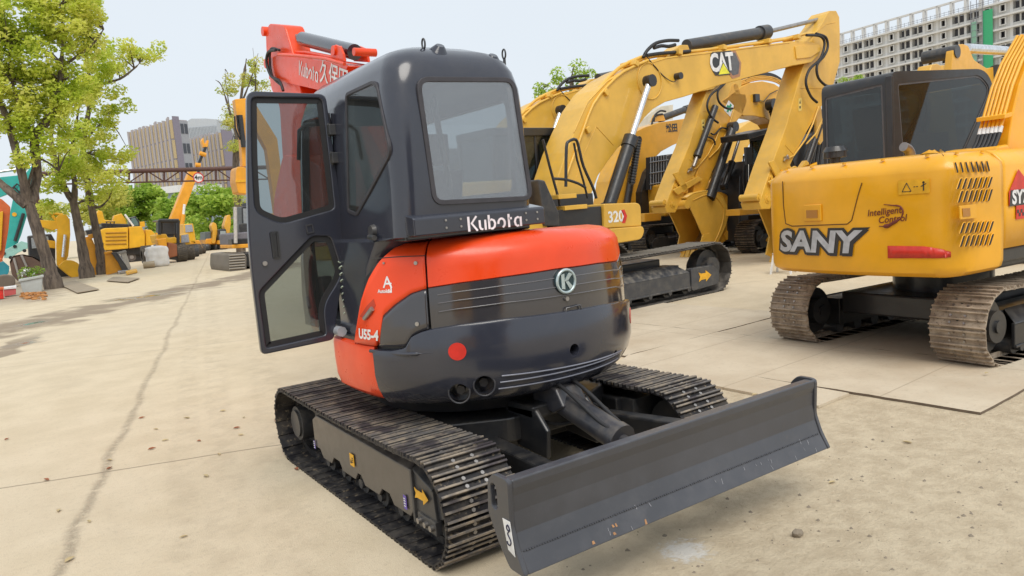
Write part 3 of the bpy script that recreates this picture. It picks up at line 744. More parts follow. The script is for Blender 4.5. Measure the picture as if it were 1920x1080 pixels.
    ths = lin(seam+.35, -28, 90); smooth_angle(sweep(ths, hd).build('hood_band', GREYG, T), 30)
    tz = [(1.53, 0), (-1, 0)]
    def ho(th):
        zm = interp(mid, th); dz = interp([(-132, 0), (-90, .0), (-55, .022)], th); s_ = lambda z, o=0: surf(th, z, o)-V(0, 0, max(0, z-1.38)/.15*dz)
        return [s_(zm+.001, -.06), s_(zm+.001, -.004), s_(zm+.005, .001), s_(1.38, 0), s_(1.42, 0), s_(1.44, 0), s_(1.455, 0), s_(1.475, 0), s_(1.49, 0), s_(1.502, 0), s_(1.512, 0), s_(1.521, 0), s_(1.525, 0), V(0, 0, 1.528-dz)+surf(th, 1.525).xy.to_3d()*.55, V(0, 0, 1.30)+surf(th, 1.525).xy.to_3d()*.55]
    hood = smooth_angle(sweep(ths, ho).build('engine_hood', ORG, T), 40)
    rg = MB()
    for fr_ in (.28, .52, .76):
        pts = []
        for th in lin(seam+3, -50, 40):
            zt = interp(top, th)+.03; zm = interp(mid, th)-.0; pts.append(surf(th, zt+(zm-zt)*fr_, -.002))
        rg.tube(pts, .0035, 6)
    rg.build('ridge', paint('band_ridge', (.12, .115, .125), .2, .7, .1), T.children[-2] if False else hood)
    # badge
    th, z = pick(1058, 527); p = surf(th, z, .004); d = V(math.cos(RAD(th)), math.sin(RAD(th)), 0); u = V(-d.y, d.x, 0); v = V(0, 0, 1)
    bd = MB(); R_ = .068
    bd.mat(0).cyl(p-d*.02, p+d*.006, R_, n=40); bd.mat(1)
    bd.tube([p+d*.008+(u*math.cos(a)+v*math.sin(a))*R_*.9 for a in [2*math.pi*i/40 for i in range(41)]], .0085, 8)
    def seg(pts): bd.prism([p+d*.007+u*x*R_+v*y*R_ for x, y in pts], d*.006)
    seg([(-.50, .55), (-.18, .62), (-.18, -.62), (-.50, -.55)]); seg([(-.18, .05), (.30, .66), (.62, .50), (.05, -.05)]); seg([(-.10, .0), (.10, .10), (.62, -.50), (.30, -.66)])
    bd.build('badge', [plain('badge_dark', (.02, .05, .06), .3), plain('badge_silver', (.50, .60, .62), .25, .5)], hood)
    th, z = pick(1062, 560); p = surf(th, z); k = MB(); k.cyl(p-d*.01, p+d*.008, .012, n=16); k.build('key_lock', STEEL, hood)
    th, z = pick(1075, 578); lc = MB(); lc.tube([surf(th-3.5, z-.022, .002), surf(th-3, z+.008, .004), surf(th+2.6, z+.012, .004), surf(th+3.2, z-.01, .002)], .005, 6); lc.build('hood_handle', GREYG, hood)
    # ---- left side panel
    band = [(-200, .98)]+curve_th([(712, 648), (706, 628), (708, 610), (718, 592), (740, 571), (770, 550), (798, 541)])
    def zfront(y): return interp([(-.605, 1.522), (-.57, 1.50), (-.50, 1.43), (-.42, 1.34), (-.34, 1.22), (-.27, 1.08), (-.22, .985)], y)
    cols = []
    for y in lin(-.225, -.42, 16): cols.append(-180+math.degrees(math.atan2(-y, .905)))
    ths = [t for t in cols if t < seam]+lin(cols[-1]+.8, seam-.35, 26); ths = [t for t in ths if t <= seam-.3]
    R_or = []; R_gr = []
    bt0 = min(q[0] for q in band[1:])
    botz = lambda th: max(.982, interp(top, th)+.004) if th > -141.5 else .982
    for th in ths:
        pt = surf(th, 1.2); zt = min(1.522, zfront(pt.y)) if pt.y > -.60 else 1.522
        zc = interp(band, th) if th >= bt0 else .982
        zc = min(zc, zt-.01)
        R_or.append([surf(th, zc+(min(zt, 1.45)-zc)*k/8, .002) for k in range(9)]+[surf(th, min(zt, 1.45)+(zt-min(zt, 1.45))*k/6, .002) for k in range(1, 7)])
        if th >= bt0+.3: R_gr.append([surf(th, botz(th)+(zc-.002-botz(th))*k/6, .001) for k in range(7)])
    mo = MB(); mo.grid(R_or, True); pan = mo.build('side_panel', ORG, T, solid=.02)
    mg = MB(); mg.grid(R_gr, True); mg.build('panel_band', GREYG, pan, solid=.02)
    inn = MB(); inn.grid([[surf(th, z, -.04) for th in lin(-160, -20, 50)] for z in (.97, 1.1, 1.3, 1.45)], True); inn.build('engine_bay', BLK, T)
    sl = MB()
    q0 = pick(700, 478); q1 = pick(798, 480)
    sl.tube([surf(q0[0]+(q1[0]-q0[0])*k/12, 1.445+.004*math.sin(k/4), .002) for k in range(13)], .0028, 6); sl.build('panel_seam', BLK, pan)
    for (px, py, r_) in ((780, 493, .010), (721, 493, .006), (783, 607, .011)):
        th, z = pick(px, py); p = surf(th, z, .002); d2 = V(math.cos(RAD(th)), math.sin(RAD(th)), 0); k = MB(); k.cyl(p, p+d2*.007, r_, n=14); k.build('panel_lock', STEEL, pan)
    # handle recess
    hr = MB(); q = [pick(x, y) for x, y in ((676, 593), (689, 573), (702, 560), (705, 572), (699, 590), (690, 599))]
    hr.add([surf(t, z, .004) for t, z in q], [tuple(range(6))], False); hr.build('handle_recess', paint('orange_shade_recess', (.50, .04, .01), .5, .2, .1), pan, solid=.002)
    hh = MB(); q = [pick(x, y) for x, y in ((686, 597), (701, 578))]; hh.tube([surf(q[0][0], q[0][1], .012), surf(q[1][0], q[1][1], .012)], [.012, .014], 8); hh.build('handle', STEEL, pan)
    # lettering on the curved panels
    def wrap(txt, px, py, size, par, mat, name, slope=0, **k):
        th, z = pick(px, py); r_ = surf(th, z).xy.length; mb = MB(); flat = surf(th, z).x < -.88
        def f(v):
            if flat: y0 = surf(th, z).y; q_ = V(surf(th, z).x, y0-v[0], z+v[1]+slope*v[0]); return V(surf(math.degrees(math.atan2(q_.y, q_.x))-(360 if q_.y > 0 else 0), q_.z, .005).x, q_.y, q_.z)
            return surf(th+math.degrees(v[0]/r_), z+v[1]+slope*v[0], .004)
        text(mb, txt, size, f, **k); mb.build(name, mat, par, fix=False)
    wrap('A', 727, 530, .085, pan, WHITE, 'lettering', bold=.001)
    wrap('i', 734, 538, .065, pan, WHITE, 'lettering', bold=.001)
    wrap('AutoIdle', 722, 546, .026, pan, WHITE, 'lettering', bold=.001)
    wrap('U55-4', 690, 628, .075, pan, WHITE, 'lettering', bold=.003, shear=.15)
    # ---- cab
    def sec(z, xl, xr, yr, yf, rd): return [V(p.x, p.y, z) for p in rrect(V((xl+xr)/2, (yr+yf)/2, z), V(1, 0, 0), V(0, 1, 0), xr-xl, yf-yr, rd, 6)]
    ZS = [(.99, -.85, .0, -.18, .80, .06), (1.20, -.85, .03, -.30, .82, .08), (1.40, -.84, .03, -.42, .82, .10), (1.532, -.825, .03, -.56, .82, .11), (1.55, -.81, .03, -.765, .82, .11), (1.8, -.80, .03, -.77, .80, .11), (2.1, -.795, .03, -.768, .74, .11), (2.30, -.787, .024, -.760, .68, .12), (2.39, -.768, .008, -.742, .62, .13), (2.45, -.74, -.02, -.712, .58, .13), (2.495, -.69, -.065, -.66, .53, .13), (2.53, -.60, -.14, -.57, .45, .12), (2.55, -.46, -.26, -.42, .33, .10)]
    mb = MB(); rows = [sec(*z) for z in ZS]; mb.grid(rows, True, True); n_ = len(rows[0]); mb.add(rows[0], [tuple(range(n_-1, -1, -1))], False); mb.add(rows[-1], [tuple(range(n_))], False)
    cab = mb.build('cab', GRAPH, T)
    ib = MB(); rows = [sec(z, a+.045, b_-.045, c_+.045, d_-.045, max(.03, e_-.03)) for z, a, b_, c_, d_, e_ in ZS[1:-3]]; rows = [[V(p.x, p.y, p.z if i else 1.03) for p in r_] for i, r_ in enumerate(rows)]; rows.append([V(-.375+(p.x+.375)*.85, p.y*.85, 2.46) for p in rows[-1]])
    ib.grid(rows, False, True); ib.add(rows[0], [tuple(range(n_-1, -1, -1))], False); ib.add(rows[-1], [tuple(range(n_))], False)
    cuts = [ib.build('c', CABIN)]
    rw = rpoly(W.lats([(784, 149), (962, 150), (995, 371), (816, 380)], -.77), [.06, .06, .05, .05], 6)
    c_ = MB(); c_.prism([p+V(0, -.1, 0) for p in rw], V(0, .25, 0)); cuts.append(c_.build('c', CABIN))
    sw = rpoly(W.lons([(645, 178), (700, 152), (732, 286), (671, 402), (655, 395)], -.80), [.03, .06, .05, .03, .02], 5)
    c_ = MB(); c_.prism([p+V(-.1, 0, 0) for p in sw], V(.25, 0, 0)); cuts.append(c_.build('c', CABIN))
    dw = rpoly([V(-.95, .065, 2.28), V(-.95, .065, 1.35), V(-.95, .09, 1.12), V(-.95, .09, 1.04), V(-.95, .66, 1.04), V(-.95, .70, 1.7), V(-.95, .56, 2.30)], .05, 4)
    c_ = MB(); c_.prism(dw, V(.25, 0, 0)); cuts.append(c_.build('c', CABIN))
    rs = rpoly([V(-.1, -.60, 2.26), V(-.1, -.60, 1.74), V(-.1, .66, 1.74), V(-.1, .54, 2.26)], .06, 4)
    c_ = MB(); c_.prism(rs, V(.3, 0, 0)); cuts.append(c_.build('c', CABIN))
    fw = rpoly([V(-.72, .5, 2.28), V(-.04, .5, 2.28), V(-.04, .5, 1.25), V(-.72, .5, 1.25)], .05, 4)
    c_ = MB(); c_.prism(fw, V(0, .5, 0)); cuts.append(c_.build('c', CABIN))
    mesh_bool(cab, cuts); smooth_angle(cab, 32)
    def pane(name, loop, vec, mat, seal=.022, par=cab, smat=SEAL):
        g = MB(); g.prism(loop, vec); w_ = g.build(name, mat, par)
        o_ = inset(loop, -seal*.55); i_ = inset(loop, seal*.45); s_ = MB(); vv = Vector(vec).normalized(); s_.ring([p-vv*.006 for p in o_], [p-vv*.006 for p in i_], vv*.018); s_.build('seal', smat, w_, bevel=.003); return w_
    rwo = [V(p.x, -.770, p.z) for p in rw]; pane('rear_window', rwo, (0, .005, 0), GL_K, .026)
    pane('side_window', [V(interp([(1.6, -.806), (2.1, -.797), (2.28, -.786)], p.z)-.001, p.y, p.z) for p in sw], (.005, 0, 0), GL_S, .02)
    pane('right_window', [V(.018, p.y, p.z) for p in rs], (-.005, 0, 0), GL_S, .02)
    g = MB(); g.prism([V(-.73, .65, 2.29), V(-.03, .65, 2.29), V(-.03, .78, 1.24), V(-.73, .78, 1.24)], V(0, .005, 0)); g.build('windscreen', GL_S, cab)
    # eyes and bumps on the roof
    for (px, py, zz) in ((795, 93, 2.46), (945, 104, 2.44)):
        p = W.lat(px, py, -.62); p.z = 2.545-.03*(px > 900); k = MB(); k.tube([p+V(.0, .016*math.cos(a), .016*math.sin(a)*1.6-.01) for a in [2*math.pi*i/16 for i in range(17)]], .005, 6); k.cyl(p-V(0, 0, .07), p-V(0, 0, .03), .008, n=8); k.build('lifting_eye', DKG, cab)
    for (px, py, zz) in ((829, 103, 2.42), (928, 110, 2.40)):
        p = W.lat(px, py+4, -.68); p.z = 2.512-.035*(px > 900); k = MB(); k.cyl(p+V(0, .04, -.035), p+V(0, .01, .008), .07, .022, n=20); k.build('roof_boss', GRAPH, cab, bevel=.004)
    # name strip below the rear window
    y0 = -.83; a_ = W.lat(778, 441, y0); b_ = W.lat(1023, 421, y0); z0 = (a_.z+b_.z)/2; z1 = (W.lat(778, 405, y0).z+W.lat(1020, 389, y0).z)/2
    k = MB(); k.prism([V(a_.x, -.70, z0), V(a_.x, -.70, z1+.02), V(a_.x, y0+.012, z1), V(a_.x, y0, z1-.01), V(a_.x, y0, z0)], V(b_.x-a_.x, 0, 0))
    strip = k.build('name_strip', GRAPH, cab, bevel=.006)
    k = MB(); cc = W.lat(929, 417, y0-.001); cc = V(cc.x, y0-.002, cc.z+.002)
    logo_word(k, 'Kubota', .076, lambda v: on(cc+V(0, -.001, .002), (1, 0, 0), (0, 0, 1))((v[0]*1.22, v[1], 0)), .15); k.build('lettering', plain('pink_white', (.85, .78, .82), .4), strip, fix=False)
    k = MB()
    for x_ in [W.lat(q_, 420, y0).x for q_ in (836, 864, 987, 1008)]:
        for z_ in (z0+.028, z1-.028): k.cyl((x_, y0, z_), (x_, y0-.005, z_), .006, n=8)
    k.build('rivet', STEEL, strip)
    # black cab footing towards the side
    k = MB(); k.prism([V(-.76, -.70, 1.528), V(.02, -.70, 1.528), V(.02, .78, 1.528), V(-.76, .78, 1.528)], V(0, 0, .03)); k.build('cab_mount', GRAPH, T, bevel=.01)
    # hinge bracket and latch on the side of the cab
    p = W.lon(701, 433, -.81); k = MB(); k.cyl(p+V(.02, 0, 0), p+V(-.02, 0, 0), .04, .03, n=16); k.cyl(p+V(-.02, .02, -.03), p+V(-.03, -.07, -.035), .014, n=10); k.build('door_catch', DKG, cab)
    for zz in (2.18, 2.02, 1.30):
        k = MB(); k.cyl((-.815, .05, zz-.04), (-.815, .05, zz+.04), .014, n=10); k.b2((-.83, .0, zz-.03), (-.79, .08, zz+.03)); k.build('hinge', DKG, cab, bevel=.003)
    k = MB(); k.tube([V(-.80, .07, 2.28), V(-.815, .07, 1.7), V(-.83, .08, 1.30)], .010, 8); k.build('door_gasket', SEAL, cab)
    # inside
    k = MB(); k.prism(rpoly([V(-.66, -.36, 1.90), V(-.66, -.27, 1.90), V(-.66, -.13, 1.32), V(-.66, -.22, 1.30)], .02), V(.48, 0, 0)); k.b2((-.66, -.22, 1.22), (-.18, .26, 1.34)); k.b2((-.56, -.39, 1.93), (-.28, -.30, 2.10)); k.b2((-.55, -.15, 1.0), (-.25, .2, 1.22))
    k.build('seat', SEATC, cab, bevel=.025, seg=3)
    k = MB(); k.b2((-.80, -.1, 1.035), (-.03, .74, 1.055)); k.b2((-.16, -.30, 1.05), (-.04, .5, 1.42)); k.b2((-.80, -.30, 1.05), (-.70, .12, 1.36)); k.tube([V(-.08, .2, 1.42), V(-.08, .24, 1.62)], .014); k.tube([V(-.75, .08, 1.36), V(-.75, .12, 1.60)], .014)
    k.b2((-.75, .62, 1.05), (-.68, .70, 1.3)); k.build('console', CABIN, cab, bevel=.008)
    k = MB(); k.tube([V(-.89, -.02, 1.02), V(-.905, .25, 1.02)], .03); k.build('entry_step', SILV, cab)
    k = MB(); sp_ = []
    for i in range(60): a = i*.9; sp_.append(V(-.84+.012*math.cos(a), .02+.012*math.sin(a), 1.10+.0055*i))
    k.tube(sp_, .004, 5); k.build('coiled_cable', plain('pale_green_cable', (.45, .52, .42), .5), cab)
    # wiper
    k = MB(); p0 = W.lat(848, 372, -.60); p1 = W.lat(815, 180, -.60); k.tube([p0, p1], .008, 6); k.tube([W.lat(844, 350, -.59), W.lat(812, 190, -.59)], .016, 6); k.build('wiper', BLK, cab)
    # ---- door, standing open square to the cab
    D = .04
    outl = rpoly(W.lats([(463, 170), (611, 176), (627, 290), (641, 388), (650, 470), (647, 508), (636, 560), (627, 637), (491, 666), (470, 500), (464, 400)], D), [.05, .04, .4, .3, .1, .06, .2, .03, .03, .3, .3], 4)
    k = MB(); k.prism(outl, V(0, .038, 0)); door = k.build('door', GRAPH, T)
    up = rpoly(W.lats([(472, 182), (604, 184), (617, 290), (628, 392), (529, 420), (479, 398), (473, 300)], D), [.03, .03, .2, .03, .05, .05, .3], 4)
    lo = rpoly(W.lats([(486, 547), (586, 442), (620, 443), (640, 505), (636, 525), (612, 563), (607, 585), (612, 628), (500, 653)], D), [.03, .03, .03, .06, .06, .05, .1, .02, .02], 4)
    cuts = []
    for lp in (up, lo): c_ = MB(); c_.prism([p-V(0, .05, 0) for p in lp], V(0, .15, 0)); cuts.append(c_.build('c', BLK))
    mesh_bool(door, cuts); m_ = door.modifiers.new('bevel', 'BEVEL'); m_.width = .008; m_.segments = 3; m_.limit_method = 'ANGLE'; m_.angle_limit = RAD(50)
    for nm, lp, wd in (('upper_window', up, .03), ('lower_window', lo, .03)):
        g = MB(); g.prism([p+V(0, .018, 0) for p in lp], V(0, .005, 0)); w_ = g.build(nm, GL_S, door)
        fr2 = MB(); fr2.ring([p+V(0, .012, 0) for p in lp], [p+V(0, .012, 0) for p in inset(lp, wd)], V(0, .004, 0)); fr2.build('window_border', CABIN, w_)
    k = MB(); a = W.lats([(505, 435), (521, 433), (526, 484), (512, 486)], D); k.ring([p-V(0, .008, 0) for p in rpoly(a, .012)], [p-V(0, .008, 0) for p in inset(rpoly(a, .012), .012)], V(0, .01, 0)); k.build('handle', BLK, door)
    a = W.lats([(508, 440), (518, 438), (523, 481), (513, 482)], D); k = MB(); k.prism([p-V(0, .002, 0) for p in a], V(0, .003, 0)); k.build('handle_recess', BLK, door)
    k = MB(); a = W.lat(496, 494, D); k.cyl(a, a-V(0, .012, 0), .013, n=14); k.build('lock', STEEL, door)
    k = MB(); a = W.lats([(572, 422), (586, 419), (589, 436), (575, 439)], D); k.ring([p-V(0, .006, 0) for p in rpoly(a, .008)], [p-V(0, .006, 0) for p in inset(rpoly(a, .008), .008)], V(0, .008, 0)); k.build('stay_plate', GRAPHD, door)
    k = MB(); k.tube(W.lats([(560, 300), (561, 245), (572, 235), (590, 232)], D+.07), .012, 8); k.build('grab_handle', BLK, door)
    # ---- boom, stick and bucket on the far side, seen over the cab and through the glass
    x0, x1 = -.12, .12
    el = [W.lon(510, 96, x0), W.lon(646, 114, x0), W.lon(700, 118, x0), V(x0, 1.25, 2.95), V(x0, .95, 1.6), V(x0, .80, .95), V(x0, .62, .90), V(x0, .66, 1.6)]
    el += [V(x0, .95, 2.6), W.lon(660, 172, x0) if False else V(x0, 1.35, 2.85)]
    bot = [W.lon(592, 172, x0), W.lon(530, 150, x0), W.lon(506, 140, x0)]
    T1 = W.lon(525, 104, x0); T2 = W.lon(650, 124, x0); B2 = W.lon(650, 178, x0); B1 = W.lon(528, 150, x0)
    bm_ = [T1, T2, T2+(T2-T1)*.35, V(x0, T2.y-1.45, T2.z-.55), V(x0, .86, 1.05), V(x0, .70, .86), V(x0, .60, 1.0), V(x0, B2.y-1.05, B2.z-.55), B2, B1, W.lon(505, 146, x0), W.lon(506, 112, x0)]
    bm_ = [T1, T2, V(x0, 1.55, T2.z-.10), V(x0, 1.25, T2.z-.40), V(x0, 1.05, 1.9), V(x0, .98, 1.3), V(x0, .86, .95), V(x0, .66, .90), V(x0, .62, 1.3), V(x0, .70, 1.9), V(x0, .95, T2.z-.62), V(x0, 1.3, B2.z-.05), B2, B1, W.lon(505, 146, x0), W.lon(506, 112, x0)]
    k = MB(); k.prism(bm_, V(x1-x0, 0, 0)); boom = k.build('boom', ORG, T, bevel=.012)
    st = W.lons([(504, 44), (533, 47), (547, 94), (570, 200), (575, 300), (552, 320), (530, 300), (524, 200), (508, 166), (499, 96), (498, 62)], -.09)
    k = MB(); k.prism(rpoly(st, .05), V(.18, 0, 0)); stick = k.build('stick', ORG, T, bevel=.01)
    bk = W.lons([(530, 290), (575, 296), (600, 312), (608, 392), (585, 455), (535, 470), (512, 420), (513, 372)], -.26)
    k = MB(); k.prism(rpoly(bk, .08), V(.52, 0, 0)); k.build('bucket', ORG, T, bevel=.01)
    q = [W.lon(524, 56, 0), W.lon(568, 73, 0), W.lon(655, 97, 0), W.lon(690, 100, 0)]
    k = MB(); k.mat(1).cyl(q[0], q[1], .022, n=12); k.mat(0).cyl(q[1], q[2]+(q[3]-q[2])*.3, .062, n=20); k.build('stick_cylinder', [GRAPH, STEEL], T)
    k = MB()
    for xx in (-.11, .09): k.prism([V(xx, p.y, p.z) for p in W.lons([(643, 114), (645, 94), (653, 85), (662, 89), (668, 102), (670, 116)], 0)], V(.02, 0, 0))
    a = W.lon(652, 96, 0); k.cyl(a-V(.125, 0, 0), a+V(.125, 0, 0), .038, n=16); a = W.lon(684, 98, 0); k.cyl(a-V(.09, 0, 0), a+V(.09, 0, 0), .03, n=16); k.build('cylinder_lug', ORG, boom, bevel=.004)
    k = MB(); k.tube(W.lons([(522, 102), (560, 104), (610, 110), (646, 120)], -.15), .014, 8); k.tube(W.lons([(522, 97), (575, 98), (646, 112)], -.05), .016, 8); k.build('steel_pipe', ORG, boom)
    k = MB(); k.tube(W.lons([(517, 94), (503, 98), (500, 118), (508, 142), (524, 152), (531, 170)], -.16), .014, 8, curve=5); k.tube(W.lons([(524, 94), (508, 92), (506, 120), (512, 145), (528, 160)], -.14), .012, 8, curve=5); k.build('hose', RUBBER, boom)
    for (px, py) in ((514, 60), (519, 120)):
        a = W.lon(px, py, 0); k = MB(); k.cyl(a-V(.115, 0, 0), a+V(.115, 0, 0), .045, n=18); k.build('pivot_pin', ORG, stick)
    pc = W.lon(600, 138, x0); du = (W.lon(620, 146, x0)-W.lon(580, 130, x0)).normalized(); dv = du.cross(V(-1, 0, 0)).normalized()
    if dv.z < 0: dv = -dv
    a = W.lon(579, 134, x0); k = MB(); logo_word(k, 'Kubota', .125, on(a+V(-.004, 0, 0), du, dv), .13); k.build('lettering', WHITE, boom, fix=False)
    a = W.lon(626, 146, x0); k = MB(); text(k, '久保田', .20, on(a+V(-.004, 0, 0), du, dv), bold=.002); k.build('lettering', WHITE, boom, fix=False)
    return T
mini()

# ================================================================ full-size excavators behind
def side_track(T, fr, lat, cx, L, H, Wd, pitch, out, mats, arrow=None, detail=True, fmat=None, bars=3, gh=.028, r=None):
    """belt along local x with its frame, guard, rollers, idler and sprocket; out = +1/-1 = outer side"""
    fmat = fmat or DKG; r = r or H*.46
    belt(T, lat, cx, L, H, r, r, Wd, pitch, 'x', mats, gh=gh, sag=.012*L, bars=bars, bolts=detail)
    yo = lat+out*Wd*.42; yi = lat-out*Wd*.42
    f = MB(); 
    f.prism([V(cx-L*.62, yo, H*.18), V(cx+L*.52, yo, H*.18), V(cx+L*.52, yo, H*.50), V(cx-L*.62, yo, H*.50)], V(0, -out*.03, 0))
    f.prism([V(cx-L*.62, yo, H*.50), V(cx+L*.52, yo, H*.50), V(cx+L*.45, yo-out*Wd*.30, H*.66), V(cx-L*.55, yo-out*Wd*.30, H*.66)], V(0, 0, -.02))
    f.b2((cx-L*.6, yo-out*Wd*.3, H*.22), (cx+L*.5, yi, H*.64))
    f.b2((cx-L*.62, yo+out*.012, H*.18), (cx+L*.52, yo-.0, H*.215))
    fo = f.build('track_frame', fmat, T, bevel=.008)
    g = MB(); g.prism(rpoly([V(cx+L*.525, yo+out*.02, H*.12), V(cx+L*.525, yo+out*.02, H*.56), V(cx+L*.78, yo+out*.02, H*.56), V(cx+L*.86, yo+out*.02, H*.40), V(cx+L*.84, yo+out*.02, H*.16)], .05), V(0, -out*.12, 0)); go = g.build('idler_guard', fmat, T, bevel=.008)
    if arrow:
        c = V(cx+L*.68, yo+out*.024, H*.37); s = arrow; a = MB()
        sh = [(-.17, .075), (-.10, .05), (.02, .05), (.02, .09), (.17, 0), (.02, -.09), (.02, -.05), (-.10, -.05), (-.17, -.075), (-.13, 0)]
        a.prism([c+V(x*s, 0, z) for x, z in sh], V(0, out*.003, 0)); a.build('arrow_decal', DECY, go)
    n = 6
    for k in range(n):
        x = cx-L*.55+L*1.05*k/(n-1); c = MB(); c.cyl((x, lat-Wd*.3, H*.17), (x, lat+Wd*.3, H*.17), H*.10, n=14); c.cyl((x, yo-out*.05, H*.17), (x, yo+out*.01, H*.17), H*.05, n=10); c.build('roller', DKG, T)
    for nm, x in (('idler', cx+L-r-.02), ('sprocket', cx-L+r+.02)):
        c = MB(); c.cyl((x, lat-Wd*.16, H*.5), (x, lat+Wd*.16, H*.5), r*.78, n=30); c.cyl((x, lat-Wd*.36, H*.5), (x, lat+Wd*.36, H*.5), r*.45, n=24); c.cyl((x, lat-Wd*.40, H*.5), (x, lat+Wd*.40, H*.5), r*.18, n=16)
        c.build(nm, BLK if nm == 'sprocket' else DKG, T)
def body_mb(x0, x1, y0, y1, z0, z1, r=.05):
    m = MB(); m.b2((x0, y0, z0), (x1, y1, z1)); return m
def rod_cyl(T, a, b, f, rb, rr, mats, name='cylinder', collar=True):
    """barrel from a over fraction f, then rod to b"""
    a = Vector(a); b = Vector(b); m = a.lerp(b, f); d = (b-a).normalized(); k = MB()
    k.mat(0).cyl(a, m, rb, n=20)
    if collar: k.cyl(m-d*rb*1.2, m+d*rb*.5, rb*1.18, n=20)
    k.mat(1).cyl(m, b, rr, n=14); k.mat(0)
    q = V(0, 1, 0)
    k.cyl(b-q*rb*.7, b+q*rb*.7, rb*.95, n=14); k.cyl(a-q*rb*.9, a+q*rb*.9, rb*1.05, n=14)
    return k.build(name, mats, T)
def excavator_bucket(T, fr, prof, back, lat0, lat1, mat, imat, tube_px=None, teeth=None):
    P = fr.lats(prof, lat0); B = fr.lats(back, lat0); dv = V(0, lat1-lat0, 0); k = MB()
    k.prism(P, V(0, .03, 0)); k.prism([p+dv for p in P], V(0, -.03, 0))
    k.mat(1).grid([[p+V(0, .03, 0) for p in B], [p+dv-V(0, .03, 0) for p in B]], True)
    o = k.build('bucket', [mat, imat], T)
    k = MB(); k.grid([[p+V(0, .0, 0) for p in B], [p+dv for p in B]], True); s = k.build('bucket_shell', mat, o, solid=-.03)
    if tube_px: a = fr.lat(*tube_px[0], lat0); k = MB(); k.cyl(a+V(0, -.02, 0), a+dv*1.02, tube_px[1], n=20); k.build('cross_tube', mat, o)
    if teeth:
        for i in range(5):
            t = (i+.5)/5; a = fr.lat(*teeth[0], lat0)+dv*t; b = fr.lat(*teeth[1], lat0)+dv*t; d = b-a; k = MB()
            k.prism([a+V(0, -.06, -.03), a+V(0, .06, -.03), a+V(0, .06, .03), a+V(0, -.06, .03)], d*1); k.build('tooth', mat, o, bevel=.01)
    return o
def cat_logo(fr, par, cx, cy, s, lat, u=None):
    """white block letters with a yellow triangle on a dark plate, bronze hexagon behind"""
    c = fr.lat(cx, cy, lat); du = (fr.lat(cx+20, cy+2.2-4, lat)-fr.lat(cx-20, cy-2.2+4, lat)); du.y = 0; du.normalize(); dv = V(-du.z, 0, du.x)
    n = V(0, -1, 0); P = lambda x, y, o: c+du*x*s+dv*y*s+n*o
    HEX = plain('bronze_decal', (.42, .20, .10), .4); GRD = plain('mesh_decal', (.12, .12, .13), .5); TRI = plain('lime_yellow', (.80, .75, .04), .4)
    k = MB(); k.mat(0).prism([P(x, y, 0) for x, y in ((.10, .60), (.95, .60), (1.35, -.05), (1.10, -.72), (.40, -.80), (.05, -.45))], n*.003)
    k.mat(1).prism([P(x, y, .0035) for x, y in ((.18, .50), (.88, .50), (1.18, -.05), (.98, -.58), (.48, -.64), (.18, -.35))], n*.002)
    k.mat(2).prism([P(x, y, .005) for x, y in ((-1.22, .50), (-1.05, .62), (.55, .62), (.50, .20), (.35, .10), (.25, -.55), (-1.0, -.55), (-1.2, -.3))], n*.002)
    k.mat(3); text(k, 'CAT', 1.22*s, lambda v: P(v[0]/s*.86-.36, v[1]/s+.04, .0085), bold=.045*s, spacing=.92)
    k.mat(4).prism([P(x, y, .010) for x, y in ((-.75, -.52), (.20, -.52), (-.27, .02))], n*.002)
    k.mat(2).prism([P(x, y, .0095) for x, y in ((-.83, -.57), (.28, -.57), (-.27, .10))], n*.0005)
    k.build('logo', [HEX, GRD, BLK, WHITE, TRI], par)
def cab_box(T, x0, x1, y0, y1, z0, z1, rake=.12, roofmat=None, gl=None, name='cab'):
    """excavator cab with posts, roof and panes"""
    gl = gl or GL_D; k = MB(); t = .07
    def post(a, b, w_=t): 
        a = Vector(a); b = Vector(b); k.prism([a+V(-w_/2, -w_/2, 0), a+V(w_/2, -w_/2, 0), a+V(w_/2, w_/2, 0), a+V(-w_/2, w_/2, 0)], b-a)
    xm = x0+(x1-x0)*.45
    for y in (y0, y1):
        post((x0, y, z0), (x0, y, z1)); post((x1, y, z0), (x1-rake, y, z1)); post((xm, y, z0), (xm, y, z1), .05)
        k.b2((x0-.03, y-.035, z0), (x1+.03, y+.035, z0+.42 if y == y1 else z0+.30))
    k.b2((x0-.03, y0, z0), (x0+.03, y1, z0+.45)); k.b2((x1-.03, y0, z0), (x1+.03, y1, z0+.2)); k.b2((x0, y0, z0), (x1, y1, z0+.05))
    k.prism(rpoly([V(x0-.06, y0-.05, z1-.05), V(x1-rake+.07, y0-.05, z1-.05), V(x1-rake+.07, y1+.05, z1-.05), V(x0-.06, y1+.05, z1-.05)], .08), V(0, 0, .13))
    c = k.build(name, BLK, T, bevel=.012)
    for y in (y0-.012, y1+.012):
        g = MB(); g.prism([V(x0, y, z0+.3), V(x1, y, z0+.3), V(x1-rake, y, z1-.04), V(x0, y, z1-.04)], V(0, .005, 0)); g.build('side_window', gl, c)
    g = MB(); g.prism([V(x1+.008, y0, z0+.2), V(x1+.008, y1, z0+.2), V(x1-rake+.008, y1, z1-.04), V(x1-rake+.008, y0, z1-.04)], V(.005, 0, 0)); g.build('windscreen', gl, c)
    g = MB(); g.prism([V(x0-.01, y0, z0+.45), V(x0-.01, y1, z0+.45), V(x0-.01, y1, z1-.04), V(x0-.01, y0, z1-.04)], V(.005, 0, 0)); g.build('rear_window', gl, c)
    k = MB(); ym = (y0+y1)/2; k.b2((x0+.25, ym-.25, z0+.45), (x0+.75, ym+.25, z0+.6)); k.b2((x0+.2, ym-.25, z0+.6), (x0+.33, ym+.25, z0+1.25)); k.build('seat', SEATC, c, bevel=.03)
    return c

